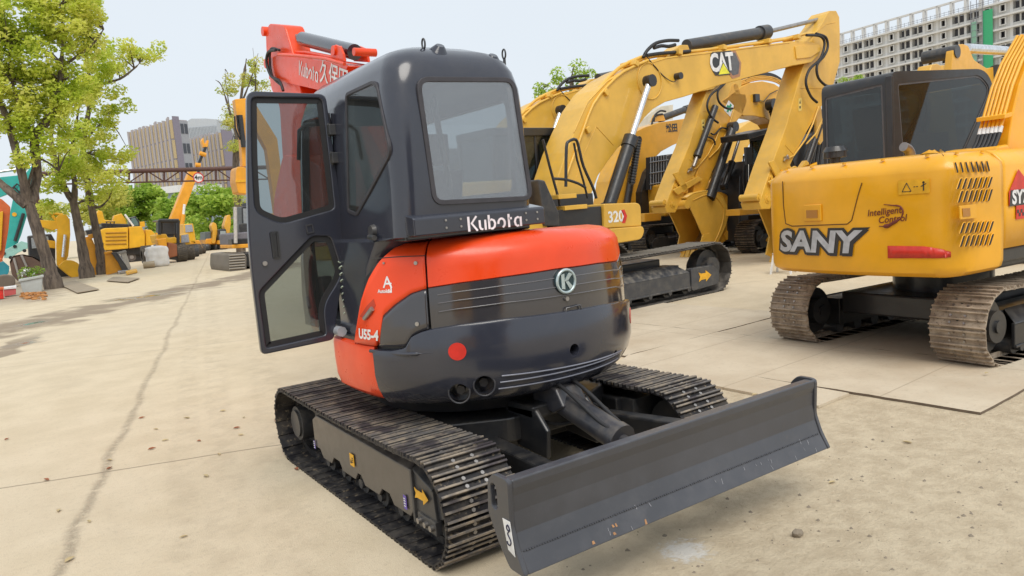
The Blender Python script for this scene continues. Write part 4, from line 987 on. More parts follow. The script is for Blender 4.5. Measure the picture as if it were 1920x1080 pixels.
GSHOE = paint('grey_shoe', (.085, .078, .072), .5, 0, .7, (.30, .27, .23), metal=.2)
DUSTY = paint('dusty_dark_frame', (.045, .048, .056), .5, .2, .75, (.30, .27, .22))
AF = Frame(4.9, 5.2, 4)
def yellow_320():
    fr = AF
    T = thing('excavator', 'nearest yellow excavator with a raised boom, 320 on the side box beside the orange hood', 'excavator', fr, 'matching yellow excavators with raised booms')
    S = [GSHOE, paint('grouser_grey', (.34, .32, .28), .6, 0, .4), STEEL, HOLE]
    for lat, o in ((-1.12, -1), (1.12, 1)): side_track(T, fr, lat, .22, 2.16, .80, .58, .19, o, S, arrow=.95, fmat=DUSTY)
    k = MB(); k.b2((-1.2, -.9, .35), (1.2, .9, .62)); k.cyl((-.9, 0, .6), (-.9, 0, 1.0), .62, n=40); k.build('undercarriage', BLK, T, bevel=.02)
    # house
    k = MB(); k.b2((-3.1, -1.28, .98), (.25, 1.30, 1.12)); k.b2((-1.3, -1.26, 1.12), (-.40, -.5, 1.55)); k.b2((-.35, -.42, 1.1), (.35, .42, 1.45)); k.b2((-.9, -.5, 1.1), (.2, -.30, 1.75)); deck = k.build('deck', BLK, T, bevel=.01)
    y = -1.30
    top = fr.lats([(1133, 382), (1196, 380), (1202, 386), (1203, 424), (1133, 428)], y)
    k = MB(); k.prism(rpoly(top, [.02, .06, .08, .02, .02]), V(0, .62, 0)); box = k.build('storage_box', CATY, T, bevel=.02, seg=3)
    lowb = fr.lats([(1138, 429), (1206, 424), (1209, 434), (1203, 449), (1160, 456), (1140, 456)], y-.02)
    k = MB(); k.prism(rpoly(lowb, [.02, .04, .06, .08, .02, .02]), V(0, .70, 0)); k.build('side_bumper', CATY, T, bevel=.015, seg=3)
    c = fr.lat(1155, 407, y-.003); k = MB(); text(k, '320', .22, on(c, (1, 0, 0), (0, 0, 1)), bold=.006); 
    k.mat(1); c2 = fr.lat(1167, 406, y-.002); k.prism([c2+V(x, 0, z) for x, z in ((-.02, .09), (.05, .10), (.10, 0), (.05, -.10), (-.02, -.09), (.03, 0))], V(0, -.001, 0)); k.build('number', [plain('ivory_vinyl', (.80, .80, .78), .4), RED], box, fix=False)
    k = MB()
    for (a, b) in (((1038, 370), (1072, 368)), ((1050, 391), (1092, 387))):
        p = fr.lat(*a, -1.2); q = fr.lat(*b, -1.2); k.b2((p.x, -1.30, p.z-.03), (q.x, -1.0, p.z+.03))
    k.build('step', CATY, T, bevel=.005)
    k = MB(); k.prism(fr.lats([(1009, 336), (1022, 338), (1049, 400), (1050, 424), (1022, 424)], -1.32), V(0, .5, 0)); k.build('side_fender', DKG, T, bevel=.02)
    k = MB(); p = fr.lat(1034, 372, -1.27); k.b2((-3.0, -1.27, 1.12), (p.x-.1, 1.27, 1.60)); k.prism([V(-3.0, -1.1, 1.55), V(-1.7, -1.1, 1.55), V(-1.7, -1.05, 2.0), V(-2.9, -1.0, 2.0)], V(0, 2.1, 0)); k.build('engine_house', CATY, T, bevel=.03)
    # counterweight
    k = MB(); k.prism(rpoly([V(-3.05, -1.25, 1.0), V(-3.05, 1.25, 1.0), V(-3.55, 1.0, 1.0), V(-3.7, .4, 1.0), V(-3.7, -.4, 1.0), V(-3.55, -1.0, 1.0)], .15), V(0, 0, 1.0)); k.build('counterweight', CATY, T, bevel=.04)
    cab = cab_box(T, -.95, .92, .42, 1.32, 1.15, 2.78, .25)
    # rails
    k = MB()
    k.tube(fr.lats([(1018, 262), (1030, 310), (1048, 375), (1050, 392)], -1.15), .018)
    k.tube(fr.lats([(1061, 350), (1062, 278), (1067, 265), (1080, 262), (1086, 280), (1094, 312), (1112, 352), (1118, 372)], -1.1), .022, 8, curve=3)
    k.tube(fr.lats([(1040, 335), (1062, 337), (1084, 344), (1098, 352)], -1.1), .02, 8, curve=3)
    k.tube(fr.lats([(1076, 268), (1082, 300), (1094, 340), (1102, 372)], -1.05), .016)
    k.build('handrail', BLK, T)
    # boom
    yb = -.29
    up = [(1047, 330), (1062, 285), (1080, 242), (1100, 200), (1122, 168), (1148, 145), (1178, 128), (1212, 114), (1248, 107), (1303, 99), (1400, 88), (1484, 77), (1520, 78), (1537, 84), (1541, 92)]
    lw = [(1535, 103), (1522, 117), (1487, 123), (1400, 146), (1351, 159), (1284, 181), (1248, 191), (1225, 204), (1209, 220), (1193, 243), (1178, 262), (1158, 278), (1140, 302), (1121, 330), (1106, 372), (1092, 398), (1066, 402), (1040, 396), (1038, 365)]
    k = MB(); k.prism(fr.lats(up+lw, yb), V(0, .58, 0)); boom = k.build('boom', CATY, T, bevel=.012)
    # welded edge strips and joints on the face
    k = MB(); k.tube(fr.lats([(1076, 248), (1102, 191), (1139, 152), (1180, 130), (1250, 109), (1350, 97), (1480, 80)], yb), .010, 6)
    k.tube(fr.lats([(1118, 237), (1150, 272)], yb), .008, 6); k.tube(fr.lats([(1118, 237), (1090, 300), (1078, 345)], yb), .006, 6); k.build('weld_bead', CATY, boom)
    k = MB(); k.prism(rpoly(fr.lats([(1489, 87), (1535, 84), (1537, 96), (1518, 108), (1492, 111)], yb), .03), V(0, -.025, 0)); k.build('tip_plate', CATY, boom, bevel=.008)
    c = fr.lat(1218, 152, yb); k = MB(); k.tube([c+V(math.cos(a)*.30, -.005, math.sin(a)*.30) for a in [2*math.pi*i/36 for i in range(37)]], .013, 6); k.build('boss_ring', CATY, boom)
    cat_logo(fr, boom, 1361, 119, .36, yb-.002)
    k = MB(); c = fr.lat(1267, 144, yb); k.cyl(c, c+V(0, -.12, 0), .06, n=16); k.tube([c+V(-.02, -.05, -.02), c+V(-.12, -.05, -.10), c+V(-.3, -.01, -.02), c+V(-.55, -.01, .15), c+V(-.8, -.01, .36)], .008, 6, curve=5); k.build('work_lamp', BLK, boom)
    # pipes along the top of the boom
    k = MB()
    k.tube(fr.lats([(1050, 330), (1077, 256), (1099, 197), (1128, 160), (1160, 128), (1200, 108), (1240, 100), (1292, 97), (1400, 84), (1470, 74), (1508, 64), (1530, 63)], -.20), .030, 8, curve=2)
    k.tube(fr.lats([(1056, 330), (1084, 252), (1106, 200), (1134, 160), (1166, 130), (1206, 110), (1250, 103), (1300, 97), (1420, 80), (1484, 70)], -.05), .028, 8, curve=2)
    k.tube(fr.lats([(1062, 330), (1092, 248), (1112, 196), (1140, 160), (1170, 134), (1215, 113)], -.30), .024, 8, curve=2)
    k.tube(fr.lats([(1040, 355), (1066, 280), (1075, 255), (1092, 215), (1118, 180), (1150, 150), (1206, 110)], .12), .026, 8, curve=2)
    k.build('steel_pipe', CATY, boom)
    k = MB()
    for q in ([(1206, 108), (1214, 94), (1230, 81), (1252, 76), (1272, 76)], [(1226, 90), (1240, 86), (1254, 87), (1266, 84)], [(1212, 104), (1240, 100), (1270, 98), (1294, 96)]): k.tube(fr.lats(q, -.25), .030, 8, curve=4)
    for q in ([(1512, 66), (1538, 68), (1546, 82), (1538, 110), (1518, 130), (1511, 155), (1520, 180), (1532, 192)], [(1530, 63), (1548, 70), (1552, 88), (1545, 105), (1532, 122), (1534, 145), (1548, 160), (1560, 161)]): k.tube(fr.lats(q, -.36), .028, 8, curve=5)
    k.build('hose', RUBBER, boom)
    for (px, py, a_) in ((1090, 246, -60), (1124, 176, -45), (1180, 122, -25), (1262, 101, -8), (1345, 92, -8), (1430, 80, -8), (1484, 72, -12)):
        c = fr.lat(px, py, -.16); k = MB(); k.box(c, (.10, .36, .09), Matrix.Rotation(RAD(-a_), 3, 'Y')); k.build('pipe_clamp', CATY, boom, bevel=.01)
    # cylinders
    for yy in (-.47, .47):
        a = fr.lat(1140, 392, -.47); m = fr.lat(1218, 152, -.47); a.y = yy; m.y = yy
        rod_cyl(T, a, m, .53, .105, .055, [BLK, CHROME], 'boom_cylinder')
    k = MB(); pts = fr.lats([(1197, 262), (1191, 310), (1184, 345)], -.42)
    for i in range(16): p = pts[0].lerp(pts[2], i/16); q = pts[0].lerp(pts[2], (i+.5)/16); k.cyl(p, q, .062, n=10); k.cyl(q, pts[0].lerp(pts[2], (i+1)/16), .045, n=10)
    k.build('spring_guard', BLK, T)
    a = fr.lat(1287, 86, 0); b = fr.lat(1555, 32, 0); m = fr.lat(1438, 60, 0)
    k = MB(); k.mat(0).cyl(a, m, .115, n=22); d = (m-a).normalized(); k.cyl(m-d*.28, m, .145, n=22); k.mat(1).cyl(m, b, .045, n=12); k.build('stick_cylinder', [DKG, STEEL], T)
    k = MB(); k.prism(fr.lats([(1255, 106), (1262, 96), (1276, 84), (1290, 84), (1296, 100)], -.16), V(0, .32, 0)); k.build('cylinder_lug', CATY, boom, bevel=.01)
    # stick
    ys = -.21
    st = [(1551, 26), (1556, 20), (1568, 20), (1574, 32), (1575, 60), (1575, 116), (1562, 162), (1548, 185), (1534, 211), (1513, 246), (1490, 292), (1466, 342), (1444, 392), (1428, 392), (1424, 380), (1447, 310), (1473, 240), (1488, 186), (1499, 146), (1508, 120), (1519, 80), (1530, 60), (1543, 42)]
    k = MB(); k.prism(fr.lats(st, ys), V(0, .44, 0)); stick = k.build('stick', CATY, T, bevel=.012)
    k = MB(); k.tube(fr.lats([(1528, 62), (1550, 45), (1566, 42)], ys), .008, 6); k.tube(fr.lats([(1500, 165), (1556, 166)], ys), .008, 6); k.tube(fr.lats([(1472, 272), (1488, 290)], ys), .008, 6); k.build('weld_bead', CATY, stick)
    c = fr.lat(1500, 196, ys-.004); k = MB(); k.mat(0).prism([c+V(x, 0, z) for x, z in ((-.07, -.14), (.05, -.12), (.07, .14), (-.05, .12))], V(0, -.002, 0)); k.mat(1).prism([c+V(x, -.003, z) for x, z in ((-.03, .02), (.03, .02), (0, .09))], V(0, -.001, 0)); k.b = k.prism([c+V(x, -.003, z) for x, z in ((-.03, -.08), (.02, -.08), (.02, -.03), (-.03, -.03))], V(0, -.001, 0)); k.build('warning_sticker', [plain('cream_sticker', (.80, .62, .18), .5), BLK], stick)
    k = MB(); k.prism(rpoly(fr.lats([(1530, 205), (1540, 200), (1545, 262), (1538, 272), (1531, 262)], .12), .03), V(0, .05, 0)); k.prism(rpoly(fr.lats([(1488, 334), (1512, 300), (1518, 306), (1500, 338)], -.1), .03), V(0, .1, 0)); k.build('lever', CATY, T, bevel=.01)
    k = MB(); k.cyl(fr.lat(1536, 235, .2), fr.lat(1510, 312, .2), .09, n=18); k.build('bucket_cylinder', BLK, T)
    k = MB(); k.tube(fr.lats([(1535, 200), (1524, 232), (1510, 262), (1488, 292), (1470, 300)], ys-.03), .018, 8); k.tube(fr.lats([(1560, 165), (1548, 210), (1530, 250), (1512, 270)], ys-.04), .016, 8); k.build('steel_pipe', CATY, stick)
    k = MB(); c = fr.lat(1474, 296, ys-.03); k.b2(c-V(.05, .04, .03), c+V(.05, .02, .03)); k.cyl(c-V(.09, 0, .06), c+V(.06, 0, .05), .02, n=8); k.build('valve', STEEL, stick)
    # bucket and linkage, built in the place of the neighbour's
    B = Frame(4.9+.62, 5.2+3.15, 4)
    pr_ = [(1288, 372), (1300, 364), (1322, 359), (1341, 361), (1354, 370), (1362, 385), (1365, 403), (1361, 420), (1352, 440), (1340, 464), (1330, 478), (1312, 470), (1318, 441), (1305, 411), (1295, 390)]
    bk_ = [(1288, 372), (1300, 364), (1322, 359), (1341, 361), (1354, 370), (1362, 385), (1365, 403), (1361, 420), (1352, 440), (1340, 464), (1330, 478)]
    bu = excavator_bucket(T, B, pr_, bk_, -.37, .37, CATY, paint('bare_bucket_floor', (.34, .25, .13), .6, .1, .3, wear=.6), ((1288, 383), .11), ((1322, 470), (1318, 484)))
    k = MB(); k.prism(rpoly(B.lats([(1318, 440), (1330, 436), (1334, 448), (1328, 474), (1312, 476), (1312, 455)], -.39), .02), V(0, -.02, 0))
    k.tube(B.lats([(1299, 376), (1322, 366), (1340, 368), (1354, 385), (1357, 405), (1350, 432), (1336, 462)], -.375), .014, 6, curve=3)
    for (px, py) in ((1323, 445), (1326, 455), (1320, 462), (1324, 470)): c = B.lat(px, py, -.415); k.cyl(c, c-V(0, .012, 0), .015, n=8)
    k.build('side_cutter', CATY, bu, bevel=.006)
    for yy in (-.28, .25):
        k = MB(); k.prism(rpoly(B.lats([(1310, 330), (1318, 336), (1272, 366), (1262, 356)], yy), .04), V(0, .04, 0)); k.prism(rpoly(B.lats([(1262, 325), (1272, 322), (1290, 350), (1284, 362)], yy), .04), V(0, .04, 0)); k.build('bucket_link', CATY, T, bevel=.01)
    for (px, py, r_) in ((1267, 349, .075), (1287, 357, .075), (1262, 382, .10), (1300, 334, .06), (1246, 380, .07)):
        c = B.lat(px, py, -.22); k = MB(); k.cyl(c, c+V(0, .42, 0), r_, n=20); k.cyl(c-V(0, .02, 0), c, r_*.55, n=12); k.build('pivot_pin', CATY, T)
    return T, B
TA, BF = yellow_320()
def copy_tree(o, parent=None):
    c = o.copy(); COL.objects.link(c)
    if parent: c.parent = parent; c.matrix_parent_inverse = o.matrix_parent_inverse.copy()
    for ch in list(o.children): copy_tree(ch, c)
    return c
TB = copy_tree(TA); TB.location = BF.o
TB['label'] = 'second raised boom excavator, its open bucket hanging above the dark track with the arrow'

def b_extra():
    k = MB(); a = BF.lat(1341, 200, -.30); b = BF.lat(1304, 302, -.30); d = b-a; k.mat(0).cyl(a, a+d*.86, .085, n=18); k.cyl(a+d*.82, a+d*.92, .10, n=18); k.mat(1).cyl(a+d*.9, b+d*.1, .045, n=12); k.build('bucket_cylinder', [BLK, STEEL], TB)
b_extra()

# ---------------------------------------------------------------- third raised boom in the row
def third_in_row():
    fr = Frame(6.2, 11.3, 4)
    T = thing('excavator', 'excavator with two dark Chinese characters on its boom, between the two raised booms', 'excavator', fr)
    y = -.25
    bo = [(1130, 420), (1142, 340), (1164, 276), (1186, 250), (1210, 238), (1240, 229), (1300, 220), (1345, 214), (1345, 240), (1300, 256), (1262, 272), (1240, 284), (1224, 300), (1212, 330), (1205, 380), (1200, 420)]
    k = MB(); k.prism(fr.lats(bo, y), V(0, .5, 0)); boom = k.build('boom', CATY2, T, bevel=.015)
    c = fr.lat(1257, 241, y-.004); k = MB(); 
    k.mat(0).prism([c+V(x, 0, z) for x, z in ((-.52, -.22), (.52, -.18), (.52, .30), (-.52, .26))][:0] or [c+V(x, 0, z) for x, z in ((-.50, -.20), (.50, -.20), (.50, .24), (-.50, .24))], V(0, -.002, 0))
    k = MB(); text(k, '松田', .27, on(c+V(.06, -.004, 0), (1, 0, .06), (0, 0, 1)), bold=.008); k.build('lettering', BLK, boom, fix=False)
    st = [(1330, 200), (1350, 210), (1345, 290), (1322, 380), (1312, 376), (1322, 290), (1326, 230)]
    k = MB(); k.prism(fr.lats(st, -.2), V(0, .4, 0)); k.build('stick', CATY2, T, bevel=.01)
    rod_cyl(T, fr.lat(1240, 222, 0), fr.lat(1300, 200, 0), .8, .10, .04, [DKG, STEEL], 'stick_cylinder')
    k = MB(); k.prism(fr.lats([(1228, 228), (1234, 214), (1244, 216), (1248, 226)], -.1), V(0, .2, 0)); k.build('cylinder_lug', CATY2, boom)
    k = MB()
    for q in ([(1226, 228), (1228, 216), (1238, 208), (1248, 209)], [(1222, 234), (1225, 222), (1232, 216), (1242, 214)]): k.tube(fr.lats(q, -.1), .028, 8, curve=4)
    k.build('hose', RUBBER, boom)
    rod_cyl(T, fr.lat(1172, 400, -.4), fr.lat(1196, 262, -.4), .6, .10, .05, [BLK, CHROME], 'boom_cylinder')
    # deck, grille and cab
    k = MB(); k.b2((-2.9, -1.3, 1.0), (2.3, 1.3, 1.15)); k.b2((-2.9, -1.25, 1.15), (-.3, 1.25, 1.95)); k.build('deck', BLK, T, bevel=.02)
    k = MB(); k.prism(fr.lats([(1209, 400), (1240, 398), (1240, 413), (1209, 416)], -1.3), V(0, .3, 0)); k.build('side_box', CATY2, T, bevel=.02)
    g = MB(); P = fr.lats([(1216, 295), (1250, 290), (1250, 350), (1216, 356)], -.6); g.mat(0).prism(P, V(0, .1, 0)); g.mat(1)
    for i in range(7):
        a = P[0].lerp(P[1], (i+.5)/7); b_ = P[3].lerp(P[2], (i+.5)/7); g.cyl(a-V(0, .03, 0), b_-V(0, .03, 0), .022, n=6)
    for i in range(3):
        a = P[0].lerp(P[3], (i+.5)/3); b_ = P[1].lerp(P[2], (i+.5)/3); g.cyl(a-V(0, .05, 0), b_-V(0, .05, 0), .018, n=6)
    g.build('front_guard', [CABIN, plain('guard_bar', (.25, .27, .30), .5, .5)], T)
    cab_box(T, -.2, 1.5, .35, 1.25, 1.2, 2.75, .2)
    k = MB(); k.prism(fr.lats([(1202, 360), (1214, 322), (1232, 300), (1262, 288), (1262, 470), (1202, 470)], -.45), V(0, .5, 0)); k.build('front_machinery', BLK, T, bevel=.02)
    k = MB(); k.b2((-.4, -1.15, 1.1), (1.4, -.5, 1.9)); k.b2((.6, -.8, 1.1), (1.9, .2, 1.6)); k.build('pump_cover', BLK, T, bevel=.03)
    for lat, o in ((-1.1, -1), (1.1, 1)): side_track(T, fr, lat, .2, 2.1, .85, .55, .19, o, [SHOE, GROUS, STEEL, HOLE], detail=False)
    k = MB(); k.b2((-1.1, -.9, .4), (1.2, .9, .9)); k.cyl((0, 0, .7), (0, 0, 1.02), .6, n=30); k.build('undercarriage', BLK, T, bevel=.02)
third_in_row()
def pale_boom():
    fr = Frame(8.5, 16.5, 4)
    T = thing('excavator', 'excavator whose dirty off white boom shows between the two yellow booms', 'excavator', fr)
    OW = paint('off_white_paint', (.62, .58, .48), .6, .1, .4, wear=.8)
    k = MB(); k.prism(fr.lats([(1188, 300), (1192, 255), (1203, 226), (1221, 211), (1241, 199), (1262, 196), (1262, 224), (1240, 228), (1214, 246), (1204, 300)], -.25), V(0, .5, 0)); k.build('boom', OW, T, bevel=.01)
    k = MB(); k.b2((-2.5, -1.2, 1.0), (1, 1.2, 2.1)); k.b2((-2, -1.4, .1), (2, -.9, .9)); k.b2((-2, .9, .1), (2, 1.4, .9)); k.build('body', BLK, T, bevel=.05)
pale_boom()

# ---------------------------------------------------------------- the one facing left with the green cross
def cross_machine():
    fr = Frame(13.2, 8.95, 184)
    T = thing('excavator', 'yellow excavator with a green cross plate on its stick', 'excavator', fr)
    y = .28
    k = MB(); k.prism(fr.lats([(1352, 190), (1377, 172), (1392, 161), (1407, 155), (1430, 152), (1452, 157), (1472, 170), (1490, 196), (1502, 240), (1510, 320), (1508, 400), (1478, 400), (1480, 330), (1470, 262), (1450, 230), (1433, 221), (1412, 217), (1394, 217)], y), V(0, -.5, 0)); boom = k.build('boom', CATY2, T, bevel=.015)
    k = MB()
    for o in (0, 3, 6): k.tube(fr.lats([(1385, 160-o), (1408, 152-o), (1432, 149-o), (1456, 154-o), (1478, 168-o)], y-.1), .025, 8, curve=3)
    k.build('steel_pipe', CATY2, boom)
    k = MB()
    for i in range(5): k.tube(fr.lats([(1396+i*4, 152), (1410+i*5, 142-i), (1432+i*4, 141-i*.5), (1452+i*3, 148), (1466+i*2, 160)], y-.1-i*.06), .022, 6, curve=4)
    k.build('hose', RUBBER, boom)
    rod_cyl(T, fr.lat(1394, 154, 0), fr.lat(1350, 152, 0), .8, .12, .05, [DKG, STEEL], 'stick_cylinder')
    k = MB(); P = [fr.lat(1446, 196, y+.2), fr.lat(1462, 246, y+.2)]; k.cyl(P[0]-V(0, .1, 0), P[0]+V(0, .1, 0), .15, n=18)
    for i in range(9): a = P[0].lerp(P[1], .2+.8*i/9); k.cyl(a, P[0].lerp(P[1], .2+.8*(i+.6)/9), .115, n=14); k.cyl(P[0].lerp(P[1], .2+.8*(i+.6)/9), P[0].lerp(P[1], .2+.8*(i+1)/9), .085, n=14)
    k.cyl(P[0], P[1]+(P[1]-P[0])*1.5, .07, n=12); k.build('boom_cylinder', BLK, T)
    k = MB(); c = fr.lat(1417, 184, y+.02); k.b2(c-V(.1, .02, .1), c+V(.1, .06, .1)); k.tube(fr.lats([(1421, 188), (1432, 190), (1444, 176), (1458, 169)], y+.03), .012, 6); k.build('work_lamp', BLK, boom)
    # stick with its boxed head
    ys = .28
    k = MB(); k.prism(fr.lats([(1377, 174), (1398, 176), (1401, 190), (1393, 214), (1378, 232), (1360, 272), (1336, 322), (1318, 372), (1300, 372), (1302, 340), (1315, 300), (1333, 250), (1345, 218), (1352, 190)], ys), V(0, -.5, 0)); stick = k.build('stick', CATY2, T, bevel=.02)
    k = MB()
    for yy in (ys, ys-.42): k.prism(rpoly(fr.lats([(1366, 182), (1372, 160), (1377, 156), (1383, 158), (1390, 180)], yy), .05), V(0, -.09, 0))
    k.cyl(fr.lat(1380, 164, ys), fr.lat(1380, 164, ys)+V(0, -.5, 0), .10, n=16); k.build('stick_ear', CATY2, stick, bevel=.01)
    k = MB(); P = fr.lats([(1366, 188), (1376, 198), (1369, 219), (1357, 206)], ys+.003); k.mat(0).prism(P, V(0, .003, 0)); c = sum(P, V(0, 0, 0))/4; u = (P[1]-P[0]).normalized(); v = (P[0]-P[3]).normalized(); L = (P[1]-P[0]).length*.42; H_ = (P[0]-P[3]).length*.40; k.mat(1)
    Q = lambda a, b: c+u*a*L+v*b*H_+V(0, .0045, 0)
    k.prism([Q(a, b) for a, b in ((-.35, -1), (.35, -1), (.35, -.35), (1, -.35), (1, .35), (.35, .35), (.35, 1), (-.35, 1), (-.35, .35), (-1, .35), (-1, -.35), (-.35, -.35))], V(0, .002, 0)); k.build('cross_sign', [WHITE, plain('sign_green', (.02, .28, .14), .5)], stick)
    a = fr.lat(1374, 238, ys+.15); b = fr.lat(1330, 372, ys+.15); k = MB(); d = b-a; k.cyl(a, b, .115, n=18); k.cyl(b-d*.1, b, .14, n=18); k.cyl(a-V(0, .1, 0), a+V(0, .1, 0), .13, n=14); k.build('bucket_cylinder', BLK, T)
    a = fr.lat(1388, 254, ys+.1); b = fr.lat(1366, 316, ys+.1); rod_cyl(T, fr.lat(1358, 350, ys+.1), a, .45, .08, .04, [BLK, STEEL], 'side_cylinder')
    k = MB(); k.tube(fr.lats([(1333, 250), (1340, 252), (1352, 240), (1364, 242)], ys+.05), .022, 6, curve=4); k.tube(fr.lats([(1326, 256), (1338, 262), (1341, 272)], ys+.05), .022, 6, curve=3); k.build('hose', RUBBER, stick)
    pr_ = [(1310, 372), (1330, 362), (1352, 362), (1372, 372), (1384, 388), (1386, 408), (1380, 428), (1366, 446), (1346, 458), (1330, 440)]
    bu = excavator_bucket(T, fr, pr_, pr_[:-1], .30, -.5, CATY2, paint('bare_bucket_floor', (.5, .38, .2)))
    k = MB(); k.prism(fr.lats([(1356, 440), (1384, 412), (1386, 428), (1372, 446), (1360, 450)], .33), V(0, .03, 0)); k.build('side_cutter', CATY2, bu)
    # cab, deck, track
    xf = fr.lat(1408, 340, .45).x; c = cab_box(T, xf-1.5, xf, .45, 1.35, 1.15, 2.85, .1)
    k = MB(); k.prism(fr.lats([(1402, 250), (1452, 238), (1454, 246), (1404, 262)], 1.40), V(0, -.8, 0)); k.build('sun_visor', BLK, T, bevel=.02)
    xd = fr.lat(1398, 395, -.6).x; k = MB(); k.b2((-3.4, -.6, 1.0), (xd, 1.3, 1.14)); k.b2((-3.4, -.6, 1.1), (xd-1.8, 1.25, 2.0)); k.build('deck', BLK, T, bevel=.02)
    k = MB(); k.prism(fr.lats([(1387, 392), (1432, 388), (1432, 400), (1387, 404)], 1.3), V(0, -.4, 0)); k.build('step', CATY2, T, bevel=.01)
    k = MB()
    for x in (1394, 1400, 1406, 1412): k.tube(fr.lats([(x, 280+(x % 5)*3), (x-1, 340), (x+4, 392)], .95), .02, 6)
    k.b2(fr.lat(1403, 292, 1.5)-V(.12, .03, .2), fr.lat(1403, 292, 1.5)+V(.12, .03, .2)); k.build('mirror_rail', BLK, T)
    for lat, o in ((1.12, 1), (-1.12, -1)): side_track(T, fr, lat, fr.lat(1386, 490, .95).x-2.1-(.5 if lat < 0 else 0), 2.1, .80, .55, .19, o, [SHOE, GROUS, STEEL, HOLE], arrow=.9, detail=False)
    cx = fr.lat(1386, 490, .95).x-2.1; k = MB(); k.b2((cx-1.1, -.9, .4), (cx+.5, .9, .9)); k.cyl((cx-.3, 0, .7), (cx-.3, 0, 1.02), .6, n=30); k.build('undercarriage', BLK, T, bevel=.02)
    k = MB(); k.prism(fr.lats([(1388, 330), (1404, 300), (1404, 452), (1386, 452)], .7), V(0, -.8, 0)); k.build('swing_motor', BLK, T, bevel=.03)
    # boom of the neighbour parked behind
    fr2 = Frame(13.8, 12.0, 184)
    T2 = thing('excavator', 'excavator hidden behind the one with the green cross, only its arched boom showing', 'excavator', fr2)
    k = MB(); k.prism(fr2.lats([(1336, 440), (1345, 360), (1358, 296), (1368, 262), (1384, 243), (1404, 229), (1428, 222), (1452, 228), (1470, 246), (1484, 300), (1486, 380), (1460, 380), (1452, 300), (1430, 262), (1410, 262), (1394, 290), (1380, 360), (1372, 440)], .25), V(0, -.5, 0)); k.build('boom', CATY, T2, bevel=.01)
    k = MB(); k.b2((-2.8, -1.2, 1.0), (1, 1.2, 1.9)); k.build('body', CATY2, T2, bevel=.05)
    for s_ in (-1, 1): side_track(T2, fr2, s_*1.1, .0, 2.1, .80, .55, .22, s_, [SHOE, GROUS, STEEL, HOLE], detail=False)
cross_machine()

